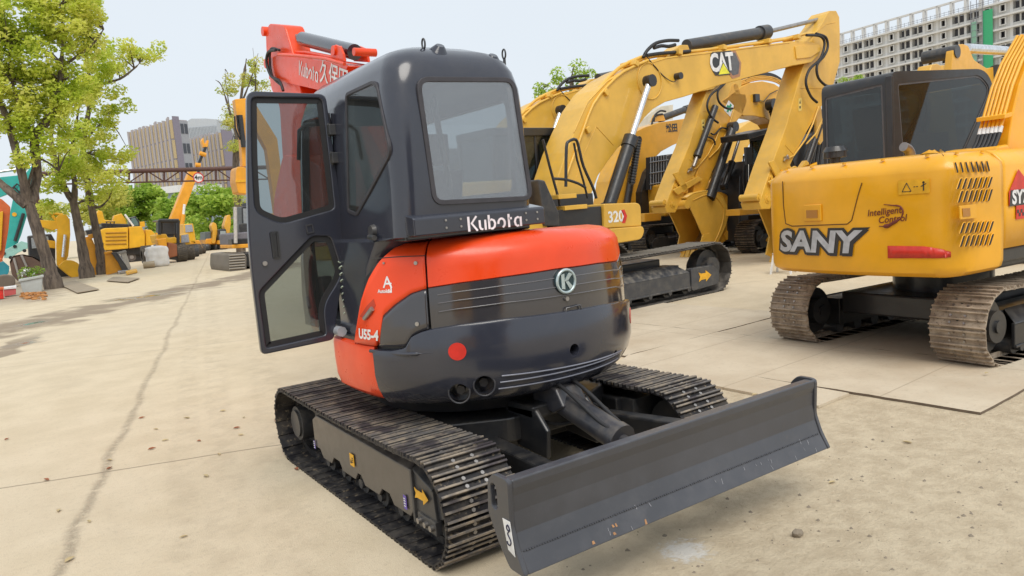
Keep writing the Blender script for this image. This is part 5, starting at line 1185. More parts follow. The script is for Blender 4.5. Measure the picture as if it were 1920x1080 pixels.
# ================================================================ the yellow machine on the right
SF = Frame(5.35, -.35, -4)
def sany():
    fr = SF
    T = thing('excavator', 'deep yellow excavator with silver SANY lettering and tan tracks', 'excavator', fr)
    S = [TAN, TAN, STEEL, HOLE]
    for lat, o in ((.85, 1), (-.85, -1)):
        side_track(T, fr, lat, .12, 1.42, .66, .46, .155, o, S, detail=True, fmat=BLK, gh=.022)
    k = MB(); k.b2((-.75, -.62, .28), (.9, .62, .50)); k.cyl((0, 0, .45), (0, 0, .86), .45, n=36); k.build('undercarriage', BLK, T, bevel=.02)
    def plan(t, o=0):
        """rear outline, t from 0 (right side) to 1 (left side); o outward offset"""
        P = [(1.55, -1.06), (.2, -1.07), (-1.0, -1.07), (-1.48, -1.06), (-1.62, -.98), (-1.66, -.80), (-1.72, -.3), (-1.72, .1), (-1.67, .5), (-1.60, .76), (-1.42, .90), (-1.0, .965), (0, .97)]
        L = [0]
        for a, b in zip(P, P[1:]): L.append(L[-1]+math.dist(a, b))
        s = t*L[-1]; i = 0
        while i < len(P)-2 and L[i+1] < s: i += 1
        f_ = (s-L[i])/(L[i+1]-L[i]); q = lambda j: P[max(0, min(len(P)-1, j))]
        p0, p1, p2, p3 = q(i-1), q(i), q(i+1), q(i+2); 
        x = p1[0]+(p2[0]-p1[0])*f_; y = p1[1]+(p2[1]-p1[1])*f_; dx, dy = (p2[0]-p1[0]), (p2[1]-p1[1]); l = math.hypot(dx, dy); return V(x-dy/l*o, y+dx/l*o, 0)
    def pln(t, o): 
        # average neighbours for a smooth curve
        e = .012; ps = [plan(min(1, max(0, t+k*e)), o) for k in (-2, -1, 0, 1, 2)]; return (ps[0]+ps[1]*2+ps[2]*3+ps[3]*2+ps[4])/9
    def shell(t0, t1, rows, mat, name, n=60, par=T):
        mb = MB(); mb.grid([[pln(t, o)+V(0, 0, z) for t in lin(t0, t1, n)] for z, o in rows], True); mb.v = mb.v
        m0 = [pln(t, rows[0][1])+V(0, 0, rows[0][0]) for t in lin(t0, t1, n)]
        o_ = mb.build(name, mat, par, solid=.03); return smooth_angle(o_, 40)
    SIDE = .385
    rear = [(.80, -.42), (.80, -.16), (.815, -.07), (.85, -.015), (.90, .0), (1.2, .006), (1.5, .004), (1.66, .0), (1.70, -.012), (1.775, -.10), (1.80, -.16), (1.815, -.45)]
    cwt = shell(SIDE, 1, rear, SANYY, 'counterweight', 90)
    side = [(.99, -.004), (1.3, .0), (1.66, -.004), (1.70, -.012), (1.775, -.08), (1.80, -.14), (1.81, -.45)]
    t_mid = .245
    pan = shell(t_mid+.0015, SIDE-.002, side, SANYY, 'vent_panel', 20); pan2 = shell(0.0, t_mid-.0015, side, SANYY, 'front_side_panel', 30)
    k = MB(); k.b2((-1.45, -1.03, .86), (1.5, .85, .985)); k.b2((-1.35, -.98, .98), (1.4, .82, 1.60)); k.b2((-1.2, -.95, .80), (1.3, .8, .9)); k.build('deck', BLK, T, bevel=.02)
    k = MB(); k.prism([V(x, y, 1.765) for x, y in ((-1.5, -.9), (1.4, -.9), (1.4, .75), (-1.45, .68))], V(0, 0, .03)); k.build('hood_top', SANYY, T, bevel=.01)
    for i in range(9):
        q_ = pln(.40+i*.055, -.10)+V(0, 0, 1.785); k = MB(); k.cyl(q_, q_+V(0, 0, .014), .016, n=8); k.build('cover_bolt', SANYY, cwt)
    # rear door panel line
    TA_ = [(t, math.atan2(pln(t, .008).y, pln(t, .008).x)) for t in lin(0, 1, 300)]
    def rearpt(px, py, o=.008):
        d = ray(px, py); lo = 3.0
        for i in range(420):
            p = CAMP+d*(5.2+i*.009)-fr.o; q = V(p.dot(fr.x), p.dot(fr.y), p.z)
            # inside test against the plan at that lateral
            if q.x > -1.9 and -1.2 < q.y < 1.0:
                qa = math.atan2(q.y, q.x); tt = min((abs((c_[1]-qa+math.pi) % (2*math.pi)-math.pi), c_[0]) for c_ in TA_)
                c = pln(tt[1], o)
                if V(q.x, q.y, 0).length < c.length: return V(c.x, c.y, q.z), tt[1]
        return None, None
    def rpath(pts, o=.008): 
        r_ = []
        for p in pts:
            q, t = rearpt(*p)
            if q: r_.append(q)
        return r_
    seamm = plain('seam_dark', (.12, .05, .01), .8)
    def dense(pts, n=8):
        r_ = []
        for a, b in zip(pts, pts[1:]):
            for i in range(n): r_.append((a[0]+(b[0]-a[0])*i/n, a[1]+(b[1]-a[1])*i/n))
        r_.append(pts[-1]); return r_
    cs = []
    for p_ in ((1468, 340), (1470, 385), (1475, 419), (1484, 424), (1540, 422), (1590, 420), (1599, 413), (1611, 366), (1618, 338)):
        q_, t_ = rearpt(*p_); cs.append((t_, q_.z))
    sp_ = []
    for (t0_, z0_), (t1_, z1_) in zip(cs, cs[1:]):
        for i_ in range(6): f_ = i_/6; sp_.append(pln(t0_+(t1_-t0_)*f_, .007)+V(0, 0, z0_+(z1_-z0_)*f_))
    k = MB(); k.tube(sp_, .0045, 6); k.build('door_seam', seamm, cwt)
    q, t0 = rearpt(1525, 399)
    def patch(px, py, w_, h_, mat, name, shape=None, th=.006, par=cwt, off=0):
        q, t = rearpt(px, py); a = pln(t-.004, .0); b = pln(t+.004, .0); u = (a-b).normalized(); n_ = V(-u.y, u.x, 0)
        if n_.dot(V(q.x, q.y, 0)) < 0: n_ = -n_
        q = pln(t, .006)+V(0, 0, q.z); shape = shape or ((-1, -1), (1, -1), (1, 1), (-1, 1)); k = MB(); k.prism([q+u*x*w_/2+V(0, 0, 1)*y*h_/2+n_*off for x, y in shape], n_*th); return k.build(name, mat, par), q, u, n_
    rim, q, u, n_ = patch(1525, 399, .20, .15, SANYY, 'latch_plate', th=.012); rim.modifiers.new('b', 'BEVEL').width = .005
    k = MB(); k.prism([q+u*x*.065+V(0, 0, z*.035-.01)+n_*.013 for x, z in ((-1, -1), (1, -1), (1, 1), (-1, 1))], n_*.004); k.build('latch', paint('latch_shade', (.45, .18, .01)), rim)
    # big lettering
    def lettering(px, py, txt, size, sx, shear, mats, bold, name, par=cwt, lift=.01, outline=True, tilt=0):
        q, t = rearpt(px, py); a = pln(t-.03, 0); b = pln(t+.03, 0); Lc = (a-b).length; k = MB()
        def f(v, dz=0):
            tt = t-(v[0]*sx)/Lc*.06; p = pln(tt, lift+dz); return V(p.x, p.y, q.z+v[1]+tilt*v[0])
        if outline: k.mat(0); text(k, txt, size, lambda v: f(v, -.004), bold=bold+.022, shear=shear); k.mat(0); text(k, txt, size, lambda v: f((v[0]+.012, v[1]-.014), -.003), bold=bold+.014, shear=shear)
        k.mat(1 if outline else 0); text(k, txt, size, lambda v: f(v, .0), bold=bold, shear=shear)
        return k.build(name, mats, par, fix=False)
    lettering(1529, 455, 'SANY', .265, 1.32, .12, [BLK, SILV], .010, 'lettering', lift=.016)
    lettering(1659, 397, 'Intelligent', .078, .92, .15, [plain('maroon_vinyl', (.16, .03, .02), .5)], .001, 'lettering', outline=False, tilt=.06)
    lettering(1672, 411, 'Control', .078, .92, .15, [MT['maroon_vinyl']], .001, 'lettering', outline=False, tilt=.06)
    k = MB(); pts = [(1657, 383), (1672, 385), (1688, 387), (1694, 398), (1690, 410), (1684, 414)]; P = rpath(pts); k.tube(P, [.003, .005, .007, .007, .005, .003], 6, curve=4); P = rpath([(1650, 424), (1662, 424), (1676, 419), (1686, 410)]); k.tube(P, [.004, .018, .014, .003], 6, curve=4); k.build('swoosh', MT['maroon_vinyl'], cwt)
    RED2 = plain('red_tape', (.62, .035, .02), .35)
    rt = MB(); top_ = rpath(dense([(1666, 461), (1730, 462), (1762, 466), (1784, 473)], 6)); bt_ = rpath(dense([(1665, 484), (1730, 484), (1762, 484), (1785, 482)], 6)); rt.grid([top_, bt_], True); rt.build('red_reflector', RED2, cwt, solid=.004)
    rt = MB(); rt.grid([rpath([(1437, 461), (1441, 461), (1446, 461)]), rpath([(1437, 478), (1441, 478), (1446, 478)])], True) if all(len(rpath([(x, y) for x in (1437, 1441, 1446)])) == 3 for y in (461, 478)) else rt.grid([[pln(t, .008)+V(0, 0, z) for t in lin(.86, .90, 4)] for z in (.92, 1.03)], True); rt.build('red_reflector', RED2, cwt, solid=.004)
    w_, q, u, n_ = patch(1716, 350, .24, .115, DECY, 'warning_sticker', th=.003)
    k = MB()
    for a, b in (((-.09, -.035), (-.02, -.035)), ((-.02, -.035), (-.055, .035)), ((-.055, .035), (-.09, -.035))): k.tube([q+u*a[0]+V(0, 0, a[1])+n_*.004, q+u*b[0]+V(0, 0, b[1])+n_*.004], .003, 5)
    for x in (.0, .02): k.tube([q+u*x+n_*.004, q+u*(x+.012)+n_*.004], .003, 5)
    k.tube([q+u*.075+V(0, 0, -.035)+n_*.004, q+u*.075+V(0, 0, .02)+n_*.004], .005, 5); k.tube([q+u*.055+V(0, 0, .0)+n_*.004, q+u*.095+V(0, 0, .02)+n_*.004], .004, 5); k.cyl(q+u*.075+V(0, 0, .03)+n_*.003, q+u*.075+V(0, 0, .03)+n_*.005, .009, n=10)
    k.build('pictogram', BLK, w_)
    # slanted vents on the side
    vt = MB(); rows = [((1787, 1856), (304, 324), 7, 0), ((1793, 1860), (334, 355), 7, 1), ((1795, 1860), (357, 380), 7, 1), ((1799, 1862), (417, 438), 7, 1), ((1799, 1862), (441, 463), 7, 1)]
    lips = MB()
    for (xa, xb), (ya, yb), n, sl in rows:
        for i in range(n):
            x = xa+(xb-xa)*(i+.5)/n; s = 3.5 if sl else -2.5; w_ = 2.3
            if not sl: ya2, yb2 = ya-i*.4, yb-i*.4
            else: ya2, yb2 = ya-i*.5, yb-i*.5
            P = [fr.lat(x+s-w_, ya2, -1.075), fr.lat(x+s+w_, ya2, -1.075), fr.lat(x-s+w_, yb2, -1.075), fr.lat(x-s-w_, yb2, -1.075)]
            vt.prism(rpoly(P, .02, 3), V(0, -.004, 0)); lips.tube([p+V(0, -.004, 0) for p in rpoly([P[3], P[0], P[1]], [0, .02, 0], 3)], .0045, 5)
    vt.build('vent', CABIN, pan); lips.build('vent_lip', SANYY, pan)
    P = fr.lats([(1797, 386), (1828, 383), (1829, 409), (1798, 412)], -1.074); k = MB(); k.prism(rpoly(P, .01), V(0, -.012, 0)); hd = k.build('latch_plate', SANYY, pan, bevel=.004); P = fr.lats([(1804, 391), (1818, 390), (1819, 405), (1805, 406)], -1.087); k = MB(); k.prism(P, V(0, -.004, 0)); k.build('latch', MT['latch_shade'], hd)
    k = MB(); c = fr.lat(1912, 372, -1.077); k.mat(0).prism([c+V(x, 0, z) for x, z in ((-.17, .06), (-.02, .24), (.17, .10), (.17, -.17), (-.06, -.17), (-.06, -.05), (-.17, -.05))], V(0, -.003, 0))
    k.mat(1).prism([c+V(x, -.003, z) for x, z in ((-.17, -.055), (.17, -.055), (.17, .075), (-.15, .075))], V(0, -.002, 0)); k.mat(2); text(k, 'SY75', .155, on(c+V(.03, -.0065, .01), (1, 0, 0), (0, 0, 1)), bold=.006); k.mat(1)
    for i in range(4):
        for j in range(2):
            if (i+j) % 2 == 0: k.prism([c+V(-.05+i*.028+a*.028, -.004, -.09-j*.028-b*.028) for a, b in ((0, 0), (1, 0), (1, 1), (0, 1))], V(0, -.001, 0))
    k.build('model_decal', [RED2, BLK, WHITE], pan2, fix=False)
    k = MB(); k.b2((1.55, -1.0, .86), (1.62, .85, 1.6)); k.build('front_plate', SANYY, T)
    # cab: hollow rounded box
    side_l = rpoly([V(-.20, .37, 1.74), V(-.20, .37, 2.70), V(1.62, .37, 2.765), V(1.80, .37, 2.35), V(1.50, .37, 1.74)], [.03, .10, .26, .5, .03], 8)
    k = MB(); k.prism(side_l, V(0, .82, 0)); cab = k.build('cab', BLK, T)
    inn = rpoly([V(-.145, .42, 1.80), V(-.145, .42, 2.645), V(1.59, .42, 2.70), V(1.735, .42, 2.35), V(1.47, .42, 1.80)], [.02, .06, .2, .4, .02], 8); c1 = MB(); c1.prism(inn, V(0, .72, 0)); cuts = [c1.build('c', CABIN)]
    rw_ = rpoly(fr.lats([(1683, 156), (1838, 140), (1860, 168), (1836, 222), (1808, 284), (1694, 296)], .37), [.05, .12, .2, .1, .05, .05], 6)
    c1 = MB(); c1.prism([p-V(0, .1, 0) for p in rw_], V(0, 1.2, 0)); cuts.append(c1.build('c', CABIN))
    bw = rpoly(fr.lons([(1546, 184), (1654, 157), (1660, 305), (1549, 316)], -.20), .03, 4)
    c1 = MB(); c1.prism([p-V(.1, 0, 0) for p in bw], V(.3, 0, 0)); cuts.append(c1.build('c', CABIN))
    c1 = MB(); c1.prism(rpoly([V(1.3, .44, 1.85), V(1.3, 1.12, 1.85), V(1.3, 1.12, 2.62), V(1.3, .44, 2.62)], .05), V(.8, 0, 0)); cuts.append(c1.build('c', CABIN))
    mesh_bool(cab, cuts); smooth_angle(cab, 35)
    for nm, lp, v in (('side_window', [p+V(0, .012, 0) for p in rw_], V(0, .005, 0)), ('left_window', [p+V(0, .80, 0) for p in rw_], V(0, .005, 0)), ('rear_window', [p+V(.012, 0, 0) for p in bw], V(.005, 0, 0))):
        g = MB(); g.prism(lp, v); w_ = g.build(nm, GL_D, cab)
        g = MB(); g.ring([p-v*.4 for p in lp], [p-v*.4 for p in inset(lp, .022)], -v*.4); g.build('window_seal', plain('seal_line', (.10, .10, .11), .4), w_)
    g = MB(); g.prism([V(1.60, .42, 1.8), V(1.60, 1.14, 1.8), V(1.74, 1.14, 2.62), V(1.74, .42, 2.62)], V(.005, 0, 0)); g.build('windscreen', GL_D, cab)
    k = MB(); k.b2((.15, .52, 1.75), (.7, 1.02, 1.95)); k.prism(rpoly([V(.10, .56, 1.95), V(.02, .56, 2.40), V(.14, .56, 2.42), V(.26, .56, 1.95)], .04), V(0, .42, 0)); k.b2((.3, .42, 1.75), (.9, .52, 2.08)); k.build('seat', paint('tan_seat', (.12, .07, .035), .8), cab, bevel=.04, seg=3)
    k = MB(); p = fr.lon(1669, 148, -.2); k.b2((-.215, p.y-.02, 1.76), (-.17, p.y+.05, 2.66)); k.build('corner_post', BLK, cab, bevel=.01)
    # exhaust and pre-cleaner
    k = MB(); P = fr.lats([(1708, 306), (1708, 292), (1703, 280), (1694, 275)], .0); k.tube(P, .045, 14, curve=4); k.build('exhaust_pipe', plain('exhaust_steel', (.30, .27, .25), .35, .8), T)
    k = MB(); p = fr.lon(1567, 326, -.9); k.cyl(p, p+V(0, 0, .18), .05, n=16); k.cyl(p+V(0, 0, .16), p+V(0, 0, .22), .11, n=20); k.cyl(p+V(0, 0, .22), p+V(0, 0, .27), .12, .09, n=20); k.build('pre_cleaner', BLK, T)
    for (x0, x1_) in ((1462, 1470), (1538, 1560), (1590, 1612)):
        pass
    # boom with pipes
    ob = [(1889, 300), (1892, 262), (1899, 213), (1912, 160), (1930, 112), (1960, 55), (2080, 50), (2050, 160), (2010, 300)]
    k = MB(); k.prism(fr.lats(ob, -.62), V(0, .20, 0)); boom = k.build('boom', SANYY, T, bevel=.012)
    k = MB(); h = MB(); cp = MB()
    for i in range(6):
        o_ = V(0, .03+i*.036, 0)
        F = lambda pts: [fr.lat(x-3, y, -.62)+o_ for x, y in pts]
        k.tube(F([(1956, 58), (1926, 112), (1908, 158), (1893, 212), (1886, 238)]), .015, 8)
        cp.tube(F([(1887, 236), (1884, 248)]), .019, 8)
        h.tube(F([(1884, 248), (1876, 270), (1862, 290), (1850, 304)]), .018, 8, curve=4)
    k.build('steel_pipe', SANYY, boom); cp.build('hydraulic_coupling', WHITE, boom); h.build('hose', RUBBER, boom)
    k = MB(); P = fr.lats([(1884, 214), (1898, 210), (1899, 218), (1884, 222)], -.64); k.prism(P, V(0, .25, 0)); k.build('pipe_clamp', SANYY, boom, bevel=.004)
    k = MB(); k.prism(fr.lats([(1868, 296), (1872, 274), (1892, 270), (1896, 296)], -.66), V(0, .5, 0)); k.build('boom_foot', SANYY, T, bevel=.02)
    for (px) in (1452, 1541, 1557): pass
    return T
TS = sany()
def edge_machine():
    T = copy_tree(TS); T['label'] = 'deep yellow excavator whose rear corner and tan track just enter at the right edge'
    T['category'] = 'excavator'
    p = W.z(1918, 332, 1.70); c = SF.x*-1.60+SF.y*.70
    T.location = V(p.x-c.x, p.y-c.y, 0)
edge_machine()

def far_right_joint():
    fr = Frame(13.5, 2.6, 2)
    T = thing('excavator', 'excavator beyond the black cab, boom joint and chrome cylinder rising above its roof', 'excavator', fr)
    y = -.25
    k = MB()
    for yy in (-.3, .12): k.prism(rpoly(fr.lats([(1783, 135), (1788, 92), (1794, 84), (1806, 82), (1816, 86), (1826, 112), (1850, 128), (1885, 122), (1895, 132), (1885, 170), (1800, 150)], yy), .06), V(0, .12, 0))
    k.build('boom_head', CATY2, T, bevel=.01)
    k = MB(); a = fr.lat(1796, 96, -.32); k.cyl(a, a+V(0, .56, 0), .11, n=18); k.cyl(fr.lat(1868, 138, -.34), fr.lat(1868, 138, -.28), .16, n=20); k.build('pivot_pin', DKG, T)
    k = MB(); k.mat(1).cyl(fr.lat(1812, 91, 0), fr.lat(1893, 96, 0), .09, n=14); k.mat(0).cyl(fr.lat(1893, 96, 0), fr.lat(1960, 100, 0), .15, n=16); k.build('cylinder', [DKG, CHROME], T)
    k = MB(); k.prism(fr.lats([(1860, 170), (1900, 130), (1990, 110), (2040, 200), (2000, 330), (1940, 330), (1950, 220)], y), V(0, .5, 0)); k.build('boom', CATY2, T, bevel=.01)
    k = MB(); k.b2((-2.5, -1.2, 1), (1.5, 1.2, 2.0)); k.build('body', CATY2, T, bevel=.05)
    for s_ in (-1, 1): side_track(T, fr, s_*1.1, .0, 2.1, .80, .55, .25, s_, [TAN, TAN, STEEL, HOLE], detail=False)
    fr = Frame(17.5, 4.2, 2)
    T = thing('excavator', 'distant excavator showing only two small yellow lugs over the black cab roof', 'excavator', fr)
    k = MB()
    for q in ([(1744, 134), (1748, 121), (1757, 119), (1764, 122), (1770, 134)], [(1766, 134), (1768, 122), (1773, 122), (1776, 134)]): k.prism(fr.lats(q, 0), V(0, .3, 0))
    k.prism(fr.lats([(1740, 133), (1780, 133), (1800, 300), (1760, 300)], -.1), V(0, .5, 0)); k.build('boom', CATY, T, bevel=.02)
    k = MB(); k.b2((-2.5, -1.2, 1), (1.5, 1.2, 2.0)); k.build('body', CATY2, T, bevel=.05)
    for s_ in (-1, 1): side_track(T, fr, s_*1.1, .0, 2.1, .80, .55, .25, s_, [TAN, TAN, STEEL, HOLE], detail=False)
far_right_joint()
def dark_neighbour():
    fr = Frame(13.5, 6.3, 4)
    T = thing('excavator', 'dark bodied excavator with white digits, glimpsed between the tall stick and the black cab', 'excavator', fr)
    traced_ = lambda nm, q, l, th, m_: MB().prism(fr.lats(q, l), V(0, th, 0)).build(nm, m_, T, bevel=.02)
    traced_('body', [(1486, 300), (1500, 272), (1524, 250), (1560, 240), (1575, 330), (1496, 334)], 0, .5, BLK)
    traced_('cab', [(1530, 206), (1575, 200), (1580, 250), (1535, 256)], .2, .4, BLK)
    c = fr.lat(1533, 318, -.004); k = MB(); text(k, '90', .20, on(c, (1, 0, 0), (0, 0, 1)), bold=.01); k.build('lettering', WHITE, T, fix=False)
    k = MB()
    for i in range(5): k.tube(fr.lats([(1506+i*7, 330), (1512+i*7, 296-i*4), (1522+i*6, 262-i*3), (1534+i*5, 246)], -.1-i*.03), .03, 6, curve=4)
    k.build('hose', RUBBER, T)
    traced_('lower_body', [(1500, 334), (1600, 334), (1600, 420), (1500, 420)], .0, .5, BLK)
    xx = fr.lat(1600, 420, .3).x; side_track(T, fr, .3, xx, 1.6, .75, .5, .22, -1, [SHOE, GROUS, STEEL, HOLE], detail=False)
dark_neighbour()
def stool():
    p = W.z(1470, 512); T = thing('plastic_stool', 'white plastic stool whose legs show below the yellow counterweight', 'stool', loc=p, rz=.3)
    k = MB(); k.prism(rpoly([V(-.16, -.16, .36), V(.16, -.16, .36), V(.16, .16, .36), V(-.16, .16, .36)], .05), V(0, 0, .03)); k.build('seat', WHITE, T, bevel=.01)
    for sx in (-1, 1):
        for sy in (-1, 1):
            k = MB(); k.prism([V(sx*.15, sy*.15, .36), V(sx*.10, sy*.15, .36), V(sx*.15, sy*.20, 0), V(sx*.20, sy*.20, 0)], V(0, -sy*.03, 0)); k.build('leg', WHITE, T)
stool()

# ================================================================ trees
def leaf_mat(name, a, b, c):
    m = newmat(name); n = NB(m); g = n.n('NewGeometry'); P = g.outputs['Position']
    col = n.mix(g.outputs['Random Per Island'], a, b); col = n.mix(n.ramp(n.noise(P, .8, 3), .40, .66), col, c)
    di = n.n('BsdfPrincipled'); n.set(di.inputs['Base Color'], col); di.inputs['Roughness'].default_value = .55; di.inputs['Specular IOR Level'].default_value = .3
    tr = n.n('BsdfTranslucent'); n.set(tr.inputs[0], col); ms = n.n('MixShader'); ms.inputs[0].default_value = .5
    n.l(di.outputs[0], ms.inputs[1]); n.l(tr.outputs[0], ms.inputs[2]); n.l(ms.outputs[0], n.o.inputs[0]); return m
LF1 = leaf_mat('spring_leaves', (.60, .66, .075), (.86, .84, .26), (.50, .61, .07))
LF2 = leaf_mat('green_leaves', (.34, .50, .06), (.58, .70, .15), (.24, .40, .05))
LF3 = leaf_mat('yellow_leaves', (.55, .56, .10), (.75, .70, .22), (.42, .50, .09))
def bark():
    m = newmat('bark'); b = NB(m); P = b.obj(); n = b.noise(P, 3, 8, .7, (4, 4, .7)); n2 = b.noise(P, 1.2, 3)
    c = b.mix(b.ramp(n, .3, .7), (.055, .042, .035), (.20, .155, .12)); c = b.mix(b.ramp(n2, .5, .7, 0, .5), c, (.26, .21, .16))
    b.bsdf(Base_Color=c, Roughness=.95, Normal=b.bump(n, .9, .05)); return m
BARK = bark()
def leaves(mb, c, rad, n, size, flat=.8):
    for _ in range(n):
        while True:
            d = V(random.uniform(-1, 1), random.uniform(-1, 1), random.uniform(-1, 1))
            if d.length < 1: break
        d = d.normalized()*(d.length**.6)
        p = c+V(d.x*rad[0], d.y*rad[1], d.z*rad[2]); s = size*random.uniform(.6, 1.35)
        u = V(random.gauss(0, 1), random.gauss(0, 1), random.gauss(0, .6)).normalized(); v = u.cross(V(random.gauss(0, .6), random.gauss(0, .6), 1)).normalized()*.62
        b0 = len(mb.v); mb.v += [tuple(p-u*s*.5), tuple(p+v*s*.5), tuple(p+u*s*.5), tuple(p-v*s*.5)]; mb.f.append([b0, b0+1, b0+2, b0+3]); mb.m.append(0); mb.sm.append(False)
def tree(name, label, base, limbs, blobs, mat, leaf=.13, dens=1.0, group=None, twigs=True, depth=1.3, rz=None, sub=(.26, .5)):
    """limbs: list of ([(px,py)...],[radii]); blobs: (px,py,rx,ry) ellipses of foliage in photo pixels at the tree's distance"""
    bx, by = base; b_ = W.z(bx, by, 0); fr = Frame(b_.x, b_.y, 0); T = thing(name, label, 'tree', loc=b_, group=group); m = b_.y
    pts_all = []
    k = MB()
    for path, rad in limbs:
        P = []
        off = 0
        for i, (x, y) in enumerate(path):
            q = fr.lat(x, y, off); P.append(q); off += random.uniform(-.25, .3) if limbs.index((path, rad)) else 0
        if path[0] == base: P[0].z = -.1
        k.tube(P, rad, 10, curve=4); pts_all += [(p, rad[-1]) for p in P[1:]]
    mpx = (b_-CAMP).dot(FW)/FPX; cr = MB(); tw = MB()
    for (x, y, rx, ry) in blobs:
        c0 = fr.lat(x, y, 0); R_ = V(rx*mpx, depth, ry*mpx); ncl = max(4, int(rx*ry*mpx*mpx*26*dens))
        for _ in range(ncl):
            d = V(random.uniform(-1, 1), random.uniform(-1, 1), random.uniform(-1, 1))
            if d.length > 1: d = d.normalized()*random.uniform(.75, 1)
            c = c0+V(d.x*R_.x, d.y*R_.y, d.z*R_.z); r_ = random.uniform(*sub)
            leaves(cr, c, (r_, r_, r_*.75), int(random.uniform(80, 130)), leaf)
            if twigs and pts_all and random.random() < .35:
                p, rr = min(pts_all, key=lambda t: (t[0]-c).length)
                if (p-c).length < 3: tw.tube([p, p.lerp(c, .5)+V(0, 0, .12), c], [.035, .02, .008], 5)
    k.v and k.build('trunk', BARK, T)
    if tw.v: tw.build('branches', BARK, T)
    cr.build('crown', mat, T, fix=False); return T
tree('tree', 'leaning tree at the far left forking low, its root beside the brown bucket', (102, 541),
     [([(102, 541), (92, 500), (81, 465), (66, 420), (54, 379)], [.32, .235, .20, .185, .17]), ([(50, 385), (20, 360), (-10, 335), (-60, 300)], [.17, .14, .12, .08]), ([(52, 382), (42, 330), (28, 275), (12, 220), (-8, 170), (-20, 100)], [.17, .14, .13, .11, .08, .05]),
      ([(56, 380), (69, 335), (67, 293), (66, 254), (92, 223), (104, 183), (113, 150), (115, 118), (118, 60), (112, 10)], [.18, .15, .15, .14, .14, .11, .09, .06, .04, .02]), ([(115, 124), (147, 104), (178, 78), (194, 55)], [.06, .05, .04, .02]), ([(66, 258), (45, 220), (22, 150), (18, 90)], [.08, .07, .05, .03]), ([(48, 370), (70, 300), (110, 320)], [.05, .04, .03])],
     [(40, 30, 60, 45), (110, 25, 55, 45), (20, 110, 55, 50), (85, 110, 60, 50), (150, 60, 45, 45), (15, 190, 45, 40), (75, 200, 50, 40), (125, 170, 42, 45), (20, 250, 35, 30), (100, 260, 40, 25), (-40, 80, 50, 120), (165, 20, 35, 30), (30, 300, 22, 12)], LF1, .155, 1.0)
tree('tree', 'middle one of the three roadside trees, upright trunk behind the leaning one', (164, 521),
     [([(164, 521), (157, 480), (150, 440), (143, 405), (137, 376)], [.32, .22, .19, .17, .16]), ([(137, 378), (121, 352), (108, 318), (101, 287), (96, 250), (110, 190)], [.15, .13, .12, .10, .08, .05]), ([(139, 378), (140, 340), (132, 300), (140, 250), (150, 190)], [.13, .11, .09, .07, .04])],
     [(150, 330, 32, 26), (100, 345, 24, 20), (120, 300, 32, 28), (140, 240, 35, 30), (160, 180, 30, 35), (180, 110, 28, 35), (205, 330, 22, 18), (85, 385, 16, 14)], LF1, .155, 1.0)
tree('tree', 'rightmost of the three roadside trees, its outer boughs reaching over the gantry', (195, 514),
     [([(195, 514), (189, 480), (184, 450), (176, 411), (170, 380)], [.31, .21, .18, .165, .155]), ([(170, 384), (158, 376), (146, 382)], [.09, .07, .05]), ([(170, 382), (164, 340), (156, 290), (160, 240), (168, 195), (165, 122), (160, 80)], [.17, .14, .12, .12, .10, .07, .03]), ([(172, 386), (188, 388), (205, 372)], [.08, .05, .03]), ([(166, 205), (190, 160), (225, 148), (252, 128), (262, 118)], [.07, .06, .05, .04, .02]), ([(158, 270), (180, 240), (205, 225)], [.05, .04, .02])],
     [(240, 92, 38, 20), (275, 95, 22, 20), (215, 125, 32, 22), (200, 170, 30, 22), (225, 200, 26, 16), (200, 215, 28, 20), (185, 270, 26, 26), (170, 315, 28, 26), (228, 285, 14, 12), (200, 300, 30, 20), (215, 350, 22, 18), (185, 370, 20, 14), (190, 240, 20, 20)], LF1, .15, .85)
for (b_, lab, bl, mt, lf, dn) in (
    ((250, 468), 'round light green tree behind the big yellow counterweight', [(245, 385, 30, 35), (270, 372, 28, 26), (285, 410, 22, 30), (230, 415, 25, 28), (300, 380, 12, 22)], LF2, .42, .34),
    ((322, 466), 'light green tree standing behind the raised crane boom', [(325, 395, 22, 26), (345, 385, 25, 26), (360, 410, 22, 28), (310, 420, 16, 24)], LF2, .42, .34),
    ((392, 464), 'light green tree behind the distant machines at the end of the yard', [(385, 380, 22, 26), (408, 372, 25, 26), (425, 390, 18, 30), (380, 420, 24, 28), (415, 425, 22, 26)], LF2, .42, .34),
    ((205, 478), 'yellowish green tree between the roadside trees and the counterweight', [(190, 392, 22, 20), (215, 372, 20, 22), (205, 420, 24, 18), (160, 400, 20, 22), (100, 405, 26, 20)], LF3, .32, .5)):
    tree('tree', lab, b_, [([b_, (b_[0], b_[1]-25), (b_[0]+3, b_[1]-60)], [.25, .2, .12])], bl, mt, lf, dn, twigs=False, depth=3.2, sub=(.6, 1.1))
tree('tree', 'slender pale trunked tree with sparse yellow leaves behind the open cab door', (452, 478),
     [([(452, 478), (448, 400), (442, 330), (446, 240), (455, 160), (462, 110)], [.28, .22, .2, .14, .08, .03]), ([(445, 260), (428, 200), (415, 160), (404, 150)], [.08, .06, .03, .012]), ([(450, 200), (470, 150), (484, 100)], [.06, .04, .015]), ([(446, 240), (425, 235), (410, 228)], [.04, .03, .012]), ([(430, 200), (424, 160), (422, 130)], [.03, .02, .01]), ([(480, 200), (478, 130), (474, 90)], [.05, .03, .01])],
     [(445, 150, 16, 14), (485, 112, 14, 20), (470, 140, 16, 14), (430, 170, 12, 12), (450, 210, 20, 10), (425, 232, 10, 6), (495, 160, 16, 20), (440, 290, 12, 30), (450, 380, 14, 40)], LF3, .14, .22)
